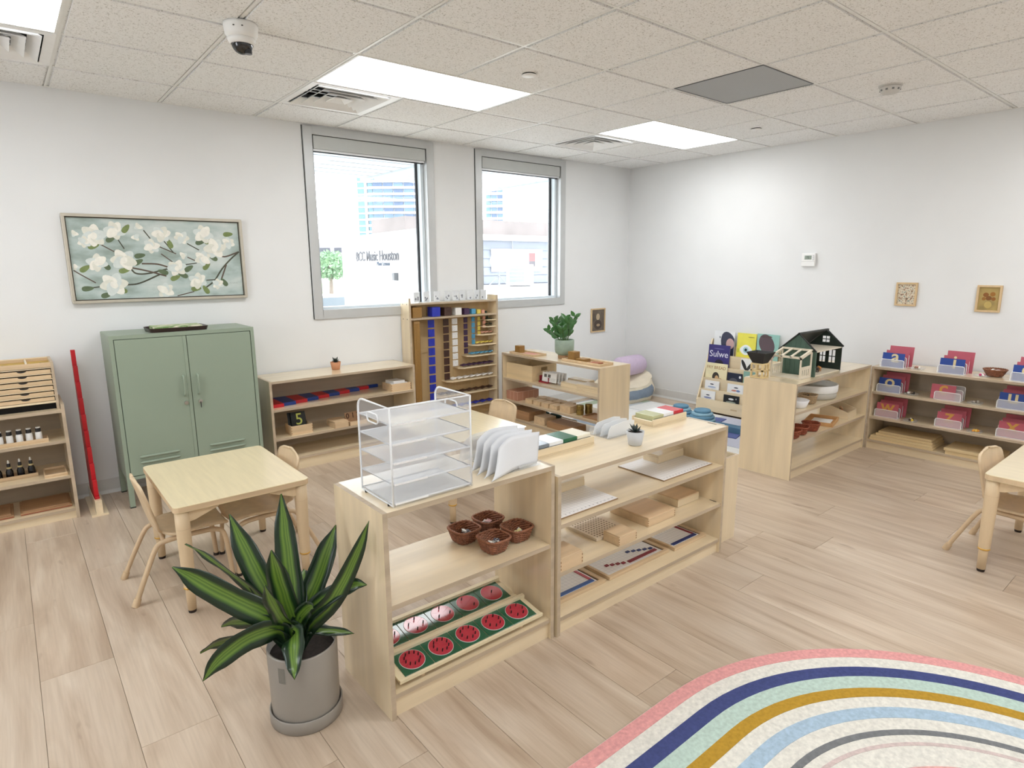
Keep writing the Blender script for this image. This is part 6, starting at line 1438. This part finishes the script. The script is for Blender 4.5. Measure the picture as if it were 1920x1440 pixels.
rows = [(0, -1.228, 'a', BLUEC, SAND, 'blue letter card with a pale a', 'the first top holder'), (0, -1.632, 'i', BLUEC, SAND, 'blue letter card with a pale i', 'the second top holder'), (0, -2.08, 'e', BLUEC, SAND, 'blue letter card beyond the fruit basket', 'the far top holder'),
        (1, -1.222, 'o', BLUEC, SAND, 'blue letter card with a pale o', 'the upper middle corner holder'), (1, -1.632, 'c', PINKC, SANDO, 'rose letter card with an orange c', 'the half empty holder'), (1, -2.025, 'u', BLUEC, SAND, 'blue letter card with a pale u', 'the far middle holder'),
        (2, -1.225, 'w', PINKC, SANDO, 'rose letter card with an orange w', 'the lower corner holder'), (2, -1.658, 'z', PINKC, SANDO, 'rose letter card with an orange z', 'the lower middle holder'), (2, -2.045, 'x', PINKC, SANDO, 'rose letter card with an orange x', 'the lower far holder')]
for lv, y, ch_, mt, tm_, lb, hn in rows:
    z = EZ[lv]
    holder(y, z, 'white wire mesh card holder with the letter %s card' % ch_)
    top = lv == 0
    big = 0.112
    lcard(y, z, 0, 0.160, big, mt, lb + ' in front', txt=ch_, tm=tm_, ts=0.140, dx=0.0 if ch_ != 'c' else 0.035, toff=(0.014 if ch_ in 'ai' else 0.0, 0.026), grp='letter cards on the wall shelf')
    if ch_ != 'c': lcard(y, z, 1, 0.165, 0.128, PINKC if mt is BLUEC or ch_ != 'z' else PINKC, 'rose card in the middle slot behind letter %s' % ch_, dx=-0.010, grp='letter cards on the wall shelf')
    else: lcard(y, z, 1, 0.150, 0.062, PINKC, 'low rose card in the middle slot behind letter c', dx=-0.006, grp='letter cards on the wall shelf')
    if ch_ != 'c': lcard(y, z, 2, 0.175, 0.150 if lv else 0.160, PINKC, 'tall rose card in the rear slot behind letter %s' % ch_, dx=-0.022, grp='letter cards on the wall shelf')
basket(4.02, -1.965, EZ[0], 'flared brown wicker bowl basket on the wall shelf top', 0.072, 0.045, 0.052, WICK, 0.1, sq=0.0, name='wicker_bowl')
slips(4.02, -1.965, EZ[0] + 0.003, 'white folded slips in the flared wicker bowl', [SLW, SLW, SLP], 0.024, 18, 51, 0.014, h=0.044)
def small_objs(x, y, z, label, cols, seed):
    t = thing('object_dish', label, 'dish', (x, y, z)); rr = random.Random(seed)
    part('clear_dish', MB().lathe([(0.0001, 0.001), (0.045, 0.0), (0.050, 0.012), (0.048, 0.013), (0.043, 0.003), (0.0001, 0.003)], 20, sq=1.2), CLEARP, t)
    for k in range(6):
        a = rr.uniform(0, 6.28); q = 0.024 * rr.random() ** .5; c_ = cols[k % len(cols)]
        o = link('tiny_object', MB().sphere((0, 0, 0.0), 0.009, 8, 6, sz=0.6 + rr.random()).mesh('tiny_object', [flat(c_, 0.5, name='tiny_%d_%d_%d' % c_)]), None, (x + q * math.cos(a), y + q * math.sin(a), z + 0.013)); 
        tag(o, 'tiny miniature lying in the dish: ' + label, 'miniature', 'miniatures in clear dishes')
small_objs(3.955, -1.485, EZ[0], 'clear dish of pink and brown miniatures on shelf top', [(214, 150, 150), (150, 110, 84), (232, 224, 214)], 1)
small_objs(3.945, -1.905, EZ[0], 'clear dish of magenta miniatures near the wicker bowl', [(196, 60, 110), (240, 238, 236)], 2)
small_objs(3.945, -1.465, EZ[1], 'clear dish of white miniatures next to letter o', [(236, 234, 230), (60, 54, 50), (170, 150, 130)], 3)
small_objs(3.935, -1.890, EZ[1], 'clear dish of grey miniatures next to letter u', [(186, 178, 168), (150, 140, 130)], 4)
small_objs(3.915, -1.490, EZ[2], 'clear dish of yellow miniatures next to letter w', [(222, 190, 70), (90, 70, 60), (230, 220, 200)], 5)
small_objs(3.915, -1.915, EZ[2], 'clear dish of orange miniatures next to letter x', [(232, 160, 60), (240, 196, 90)], 6)
# work boards lying on the bottom shelf
zb = 0.0785
def wboard(y0, y1, x0, x1, z, h, lb): one('work_board', lb, 'board', MB().box(0, x1 - x0, 0, y1 - y0, 0, h), wood('work_board', (218, 194, 150), 'y', 0.09, 0.4), (x0, y0, z), 0, 'birch work boards on the bottom shelf', bev=0.0015)
wboard(-1.68, -1.222, 3.862, 4.14, zb, 0.018, 'lowest large birch work board of the tall pile'); wboard(-1.675, -1.225, 3.868, 4.14, zb + 0.0185, 0.018, 'second large birch work board of the tall pile'); wboard(-1.665, -1.255, 3.895, 4.14, zb + 0.037, 0.020, 'third birch work board of the tall pile'); wboard(-1.655, -1.27, 3.905, 4.14, zb + 0.0575, 0.018, 'topmost birch work board of the tall pile')
wboard(-2.10, -1.76, 3.868, 4.14, zb, 0.026, 'lower birch work board of the short pile'); wboard(-2.10, -1.75, 3.862, 4.14, zb + 0.0265, 0.020, 'upper birch work board of the short pile')
m = MB(); m.box(0.072, 0.086, 0.331, 0.3315, 0.10, 0.24)

# ================================================================== WALL ITEMS
r = thing('thermostat', 'white wall thermostat with small grey display', 'thermostat', (XR, -0.435, 1.492), -PI / 2)
part('housing', MB().box(-0.062, 0.062, -0.026, 0, 0, 0.118), WHITE(), r, 0.005, 2)
part('display', MB().box(-0.034, 0.030, -0.0268, -0.026, 0.062, 0.098), flat((150, 162, 150), 0.2, name='lcd_grey'), r)
for k in range(3): part('button', MB().box(0.040, 0.052, -0.0285, -0.026, 0.055 + 0.017 * k, 0.066 + 0.017 * k), flat((200, 202, 204), 0.5, name='button_grey'), r)
part('door_line', MB().box(-0.06, 0.06, -0.0264, -0.026, 0.043, 0.0445), flat((180, 180, 180), 0.6, name='seam_grey'), r)
link('lettering', text_mesh('72', 0.026, flat((40, 46, 42), 0.5, name='lcd_ink'), 0.0002), r, (-0.004, -0.0271, 0.080), (PI / 2, 0, 0))
def mk_art(name, cols, sc, seed):
    m, nt, ln, b = base(name, 0.6); rp = tint(nt, ln, b, cols[0], 0.1, sc, detail=3)
    e = rp.color_ramp.elements; e[0].position = 0.25; e[1].position = 0.8; e[0].color = lin(cols[0]); e[1].color = lin(cols[-1]); n = len(cols); rp.color_ramp.interpolation = 'EASE'
    for i in range(1, n - 1): k = e.new(0.25 + 0.55 * i / (n - 1)); k.color = lin(cols[i])
    return m
def small_pic(label, loc, rz, w, h, cols, sc, shapes, fm):
    r = thing('small_picture', label, 'picture', loc, rz); f = 0.014
    m = MB(); m.box(-w / 2, w / 2, -0.016, 0, 0, f); m.box(-w / 2, w / 2, -0.016, 0, h - f, h); m.box(-w / 2, -w / 2 + f, -0.016, 0, f, h - f); m.box(w / 2 - f, w / 2, -0.016, 0, f, h - f)
    part('frame', m, fm, r, 0.001)
    p = part('print', MB().box(-w / 2 + f, w / 2 - f, -0.006, -0.002, f, h - f), mk_art('art_' + label.split()[1] + label.split()[2], cols, sc, 0), r)
    for k, (cx, cz, a, b, c_) in enumerate(shapes):
        n = 14; part('print_shape', MB().add([(cx + a * math.cos(2 * PI * i / n), -0.0064 - 0.0003 * k, cz + b * math.sin(2 * PI * i / n)) for i in range(n)], [tuple(range(n))]), flat(c_, 0.6, name='art_%d_%d_%d' % c_), p)
FRM = wood('picture_frame_oak', (214, 186, 144), 'z', 0.08, 0.5)
small_pic('small mottled multicolour print beside the thermostat wall picture', (XR, -1.262, 1.168), -PI / 2, 0.156, 0.192, [(70, 66, 60), (150, 120, 96), (226, 214, 190), (120, 136, 130), (176, 104, 72)], 55, [], FRM)
small_pic('small golden flower print above the letter shelf', (XR, -1.822, 1.147), -PI / 2, 0.156, 0.202, [(150, 130, 80), (176, 152, 92), (190, 168, 104)], 12, [(-0.02, 0.13, 0.018, 0.017, (140, 90, 40)), (0.022, 0.135, 0.017, 0.017, (160, 108, 44)), (0.0, 0.105, 0.019, 0.017, (128, 84, 40)), (0.03, 0.10, 0.014, 0.014, (150, 96, 40)), (-0.03, 0.10, 0.013, 0.013, (156, 108, 48)), (0.0, 0.055, 0.024, 0.026, (196, 170, 100))], FRM)
small_pic('small brown toned print by the corner on window wall', (3.708, YW, 0.753), 0, 0.234, 0.272, [(74, 66, 58), (104, 92, 80), (128, 116, 100)], 9, [(0.0, 0.175, 0.030, 0.038, (190, 170, 140)), (0.0, 0.085, 0.065, 0.055, (74, 62, 54)), (0.005, 0.08, 0.03, 0.016, (170, 148, 118))], FRM)
# ================================================================== RAINBOW RUG
r = thing('rainbow_rug', 'cream rug with rainbow arch stripes on the floor', 'rug', (0, 0, 0.0005))
RC, RR_, RX = (0.10, -3.13), 1.12, -1.35
def rugm(name, c): return flat(c, 0.98, var=0.13, scale=75, spec=0.05, bump=0.9, bscale=260, name=name)
def arch(rad, n=48):
    pts = [(RX, RC[1] + rad)] + [(RX + (RC[0] - RX) * k / 6, RC[1] + rad) for k in range(1, 6)]
    pts += [(RC[0] + rad * math.sin(PI * k / n), RC[1] + rad * math.cos(PI * k / n)) for k in range(n + 1)]
    pts += [(RX + (RC[0] - RX) * k / 6, RC[1] - rad) for k in range(5, -1, -1)]
    return pts
part('rug_base', MB().prism(arch(RR_), 0, 0.011), rugm('rug_cream', (222, 219, 210)), r, 0.003, 2)
ST_ = [(0.0, 0.056, (222, 160, 158), 'pink'), (0.115, 0.170, (72, 80, 126), 'navy'), (0.170, 0.234, (184, 204, 194), 'mint'), (0.234, 0.280, (180, 142, 56), 'mustard'), (0.333, 0.384, (168, 190, 208), 'light_blue'), (0.438, 0.461, (122, 124, 126), 'grey'), (0.493, 0.507, (206, 188, 184), 'taupe'), (0.59, 0.62, (222, 170, 166), 'rose'), (0.67, 0.72, (180, 200, 190), 'pale_mint'), (0.78, 0.83, (180, 142, 56), 'ochre')]
for o0, o1, c_, nm in ST_:
    A, Bq = arch(RR_ - o0 - (0.003 if o0 == 0 else 0)), arch(RR_ - o1); n = len(A); m = MB()
    vs = [(x, y, 0.0122) for x, y in A] + [(x, y, 0.0122) for x, y in Bq] + [(x, y, 0.0105) for x, y in A] + [(x, y, 0.0105) for x, y in Bq]
    m.add(vs, [(i, i + 1, n + i + 1, n + i) for i in range(n - 1)] + [(2 * n + i, 2 * n + i + 1, i + 1, i) for i in range(n - 1)] + [(n + i, n + i + 1, 3 * n + i + 1, 3 * n + i) for i in range(n - 1)])
    part('stripe', m, rugm('rug_' + nm, c_), r, label='%s stripe' % nm.replace('_', ' '))

# ================================================================== OUTSIDE THE WINDOWS
ext = struct('ground', MB().box(-60, 320, YW + T + 0.3, 420, -0.75, -0.6), flat((171, 169, 162), 0.9, var=0.05, scale=0.4, name='pale_asphalt'))
def screen(x, y, d):                   # only used to keep measured exterior sizes readable
    return None
CNP = flat((177, 184, 189), 0.5, var=0.02, name='canopy_white'); CND = flat((93, 99, 106), 0.6, name='canopy_rib')
for k, (x0, x1) in enumerate(((-0.6, 2.10), (2.35, 4.10))):
    r = thing('sun_canopy', ['white ribbed canopy outside the window by bead cabinet left side', 'white ribbed canopy outside the window near the room corner'][k], 'canopy', (x0, YW + T, 2.60))
    w = x1 - x0
    for j in range(8): part('canopy_slat', MB().prism([(0.32 + 0.26 * j, 0.0), (0.32 + 0.26 * j + 0.22, 0.0), (0.32 + 0.26 * j + 0.25, 0.06), (0.32 + 0.26 * j - 0.01, 0.06)], 0, w, 'x'), CNP, r)
    part('canopy_deck', MB().box(0, w, 0.0, 2.45, 0.06, 0.09), CND, r)
    part('edge_beam', MB().box(w, w + 0.05, 0.0, 2.45, -0.02, 0.12), CNP, r); part('edge_beam', MB().box(-0.05, 0, 0.0, 2.45, -0.02, 0.12), CNP, r)
# parked trailer with the sign
ang = math.atan2(6.52 - 3.2, 2.79 - 2.385)
r = thing('white_trailer', 'white trailer wall with grey lettering outside the window', 'trailer', (2.385, 3.20, -0.6), ang)
L = math.hypot(6.52 - 3.2, 2.79 - 2.385)
TRW = flat((240, 240, 240), 0.5, var=0.01, name='trailer_white')
part('trailer_body', MB().box(0, L, -0.55, 0, 0.25, 2.56), TRW, r)
part('top_rail', MB().box(0, L, -0.01, 0.012, 2.50, 2.57), flat((124, 127, 131), 0.4, name='trailer_rail'), r)
part('door_seam', MB().box(L * 0.42, L * 0.425, 0, 0.004, 0.4, 1.9), flat((222, 224, 226), 0.5, name='seam_pale'), r)
for xx in (0.4, L - 0.4): part('support_leg', MB().box(xx - 0.05, xx + 0.05, -0.4, -0.3, 0, 0.25), BLACK(), r)
SGN = flat((62, 64, 70), 0.6, name='sign_grey')
# the face seen from inside is local +y; text runs from the far (left) end towards the near end
tm1 = text_mesh('BCC Music Houston', 0.20, SGN, 0.004, 'CENTER', bold=0.003); tm2 = text_mesh('Music Lessons', 0.085, flat((70, 83, 98), 0.6, name='sign_blue_grey'), 0.004, 'CENTER')
o = link('lettering', tm1, r, (1.78, 0.006, 2.255), (PI / 2, 0, PI)); o.scale = (1.02, 1.0, 1)
link('lettering', tm2, r, (1.50, 0.006, 2.150), (PI / 2, 0, PI))
lmp = part('wall_lamp', MB().box(0.98, 1.06, 0.0, 0.06, 1.93, 2.03), flat((79, 83, 86), 0.5, name='lamp_grey'), r)
# low house with siding seen through the second window
r = thing('neighbour_house', 'pale sided neighbouring house with a red and grey window', 'building', (4.6, 7.5, -0.6))
SID = flat((121, 127, 137), 0.7, var=0.03, name='siding_pale_blue')
part('upper_wall', MB().box(0, 9.0, 0.1, 1.5, 2.72, 3.06), flat((111, 105, 103), 0.8, var=0.18, scale=1.6, name='weathered_concrete'), r)
part('wall_core', MB().box(0, 9.0, 0.1, 1.5, 0, 2.72), SID, r)
for k in range(14): part('siding_board', MB().prism([(0.10, 0.10 + 0.18 * k), (0.068, 0.10 + 0.18 * k), (0.09, 0.275 + 0.18 * k), (0.10, 0.275 + 0.18 * k)], 0, 9.0, 'x'), SID, r)
part('eave', MB().box(-0.1, 9.1, -0.25, 0.1, 2.64, 2.74), flat((236, 234, 230), 0.6, name='eave_white'), r); part('gutter', MB().box(-0.1, 9.1, -0.32, -0.25, 2.66, 2.74), flat((179, 171, 166), 0.6, name='gutter_pink'), r)
w_ = part('window', MB().box(2.05, 3.50, 0.03, 0.066, 1.98, 2.46), flat((240, 240, 240), 0.6, name='board_white'), r)
part('pane', MB().box(3.10, 3.28, 0.02, 0.03, 2.20, 2.38), flat((146, 79, 79), 0.5, name='curtain_red'), w_); part('pane', MB().box(3.10, 3.28, 0.02, 0.03, 2.08, 2.20), flat((79, 76, 81), 0.5, name='pane_grey'), w_)
part('cable', MB().tube([(2.6, 0.02, 2.66), (2.62, 0.0, 1.8)], 0.010, 6), flat((141, 142, 146), 0.6, name='cable_grey'), r)
one('flat_roof', 'low white flat roof below the neighbouring house', 'roof', MB().box(3.75, 13, 3.9, 7.45, -0.59, 1.10), flat((238, 238, 236), 0.7, var=0.02, name='roof_white'))
r = thing('air_conditioner', 'white outdoor air conditioner unit with green grille', 'air conditioner', (6.42, 6.33, 1.105), -0.62)
part('housing', MB().box(-0.26, 0.26, -0.12, 0.12, 0.02, 0.42), flat((238, 238, 236), 0.5, name='ac_white'), r, 0.01)
part('fan_grille', MB().box(-0.22, 0.08, -0.128, -0.12, 0.05, 0.39), flat((116, 146, 146), 0.6, name='grille_teal'), r)
for k in range(5): part('grille_bar', MB().box(-0.22, 0.08, -0.134, -0.128, 0.07 + 0.07 * k, 0.078 + 0.07 * k), flat((206, 222, 220), 0.6, name='grille_bar'), r)
part('foot_rail', MB().box(-0.2, 0.2, -0.1, 0.1, 0, 0.02), flat((90, 90, 92), 0.6, name='rail_grey'), r)
r = thing('satellite_dish', 'pale satellite dish on the flat roof', 'satellite dish', (5.80, 6.20, 1.105), -0.5)
m = MB(); m.lathe([(0.0001, 0.0), (0.10, 0.014), (0.20, 0.055), (0.21, 0.055), (0.10, 0.004), (0.0001, -0.01)], 24); RT = Euler((0.9, 0.3, 0)).to_matrix(); m.v = [tuple(RT @ Vector(v) + Vector((0, 0, 0.42))) for v in m.v]
part('dish', m, flat((182, 187, 192), 0.5, name='dish_white'), r); part('mast', MB().tube([(0, 0.05, 0), (0, 0.05, 0.36), (0, 0.0, 0.42)], 0.02, 8), flat((124, 127, 132), 0.5, 0.3, name='mast_grey'), r); part('arm', MB().tube([(0, 0.0, 0.40), (-0.10, -0.26, 0.34)], 0.010, 6), flat((124, 127, 132), 0.5, 0.3, name='mast_grey'), r)
part('tripod_leg', MB().tube([(0, 0.05, 0.22), (-0.25, -0.05, 0)], 0.010, 6), flat((124, 127, 132), 0.5, 0.3, name='mast_grey'), r); part('tripod_leg', MB().tube([(0, 0.05, 0.22), (0.2, 0.15, 0)], 0.010, 6), flat((124, 127, 132), 0.5, 0.3, name='mast_grey'), r)
# towers far behind, facing the room
GLZ = flat((79, 103, 126), 0.3, var=0.12, scale=0.15, name='tower_glass'); GLD = flat((65, 84, 109), 0.3, var=0.15, scale=0.3, name='tower_glass_dark'); SLB = flat((236, 238, 240), 0.7, name='tower_slab'); TAQ = flat((84, 114, 126), 0.4, name='tower_aqua')
def tower(label, cx, cy, w, nb, fl, depth=22.0, side=True):
    r = thing('apartment_tower', label, 'building', (cx, cy, -0.6), -YAW)
    H = 3.2 * fl
    part('core', MB().box(-w / 2 + 0.4, w / 2 - 0.4, 1.6, depth, 0, H), SLB, r)
    sl = MB().prism([(-w / 2, 1.2), (-w / 2 + 3, 0), (w / 2, 0), (w / 2, depth), (-w / 2, depth)], 0, 1.15).mesh('floor_slab', [SLB])
    bw = (w - 3.0) / nb; wm = MB().box(0.25, bw - 0.25, 0.6, 1.2, 1.15, 3.2).mesh('window', [GLZ]); wd = MB().box(0.25, bw - 0.25, 0.6, 1.2, 1.15, 3.2).mesh('window', [GLD])
    wc = MB().box(-w / 2 + 0.3, -w / 2 + 2.9, 1.1, 1.7, 1.15, 3.2).mesh('window', [TAQ])
    rr = random.Random(int(cx))
    for k in range(fl):
        link('floor_slab', sl, r, (0, 0, 3.2 * k)); link('window', wc, r, (0, 0, 3.2 * k))
        for j in range(nb): link('window', wm if rr.random() < 0.6 else wd, r, (-w / 2 + 3.0 + bw * j, 0, 3.2 * k))
    return r
tower('tall glass apartment tower with white balcony bands', 164.4, 295.1, 30.0, 5, 24)
tower('narrow blue glass apartment tower beyond the house roof', 205.5, 263.5, 9.5, 2, 24)
r = thing('stair_tower', 'slim aqua glass tower beside a white mast', 'building', (150.5, 306.5, -0.6), -YAW)
part('tower_core', MB().box(-1.9, 1.9, 0, 8, 0, 78), TAQ, r)
for k in range(24): part('floor_band', MB().box(-2.1, 1.9, -0.2, 0, 3.2 * k, 3.2 * k + 0.6), SLB, r)
part('white_fin', MB().box(1.9, 2.8, -0.5, 6, 0, 78), SLB, r); part('dark_mast', MB().box(2.2, 2.5, -1.0, -0.5, 12, 78), flat((140, 140, 146), 0.6, name='mast_dark'), r)
# parking deck, tree, grass, wires
r = thing('parking_deck', 'pale concrete parking deck behind the tree', 'building', (49.5, 114.5, -0.6), -YAW)
part('deck_wall', MB().box(-7, 7, 0, 10, 0, 7.3), flat((137, 136, 139), 0.8, var=0.05, scale=0.3, name='deck_concrete'), r)
for z, h in ((2.4, 0.5), (4.7, 0.9)):
    for k in range(4): part('opening', MB().box(-5.6 + 3.0 * k, -3.4 + 3.0 * k, -0.05, 0.0, z, z + h), flat((71, 73, 81), 0.8, name='deck_shadow'), r)
one('grass_strip', 'green grass strip beyond the parking area', 'grass', MB().box(10.5, 60, 38.2, 75, -0.599, -0.55), flat((104, 121, 86), 0.95, var=0.15, scale=0.8, name='grass_green'))
r = thing('street_tree', 'light green leafy tree beyond the white trailer', 'tree', (15.3, 36.3, -0.6))
part('trunk', MB().tube([(0, 0, 0), (0.05, 0, 1.2), (0.0, 0.05, 2.4)], [0.14, 0.10, 0.06], 8), flat((120, 110, 100), 0.8, name='bark_grey'), r)
rr = random.Random(8); m = MB()
for k in range(1500):
    a, b_ = rr.uniform(0, 2 * PI), math.acos(rr.uniform(-1, 1)); q = rr.uniform(0.45, 1.0); c_ = Vector((1.55 * q * math.sin(b_) * math.cos(a), 1.4 * q * math.sin(b_) * math.sin(a), 2.15 + 0.95 * q * math.cos(b_)))
    R = Euler((rr.uniform(0, 6), rr.uniform(0, 6), 0)).to_matrix(); s = 0.13
    m.add([c_ + R @ Vector(v) for v in ((-s, 0, 0), (0, -s * .5, 0), (s, 0, 0), (0, s * .5, 0))], [(0, 1, 2, 3)], k % 2)
part('foliage', m, [flat((128, 160, 122), 0.8, var=0.1, name='tree_green'), flat((104, 136, 104), 0.8, var=0.1, name='tree_green_deep')], r)['kind'] = 'stuff'
r = thing('parked_car', 'pale parked car near the trailer end', 'car', (4.55, 12.8, -0.6), 0.4)
CW = flat((196, 200, 204), 0.3, 0.2, name='car_silver')
part('car_body', MB().prism([(-2.1, 0.30), (2.1, 0.30), (2.15, 0.75), (1.3, 0.88), (0.75, 1.38), (-1.1, 1.42), (-1.85, 0.95), (-2.12, 0.85)], -0.85, 0.85, 'y'), CW, r, 0.04, 2)
part('window_band', MB().prism([(1.15, 0.92), (0.70, 1.32), (-1.0, 1.35), (-1.6, 0.97)], -0.87, 0.87, 'y'), flat((120, 130, 136), 0.15, name='car_glass'), r)
for (x, y) in ((-1.3, -0.8), (1.3, -0.8), (-1.3, 0.62), (1.3, 0.62)): part('wheel', MB().cyl((x, y, 0.32), 0.32, 0.2, 18, axis='y'), BLACK(), r)
r = thing('utility_line', 'thin power lines on two slim poles against the sky', 'power lines', (0, 0, -0.6))
for (x, y) in ((9.0, 44.6), (29, 26.0)): part('pole', MB().cyl((x, y, 0.0), 0.09, 7.4, 8), flat((150, 146, 142), 0.8, name='pole_grey'), r)
for k, dz in enumerate((0, 0.55, 1.05)): part('wire', MB().tube([(9.0, 44.6, 5.7 + dz), (20.0, 35.6, 5.6 + dz), (29, 26.0, 5.7 + dz)], 0.012, 5), flat((124, 132, 141), 0.6, name='wire_grey'), r)
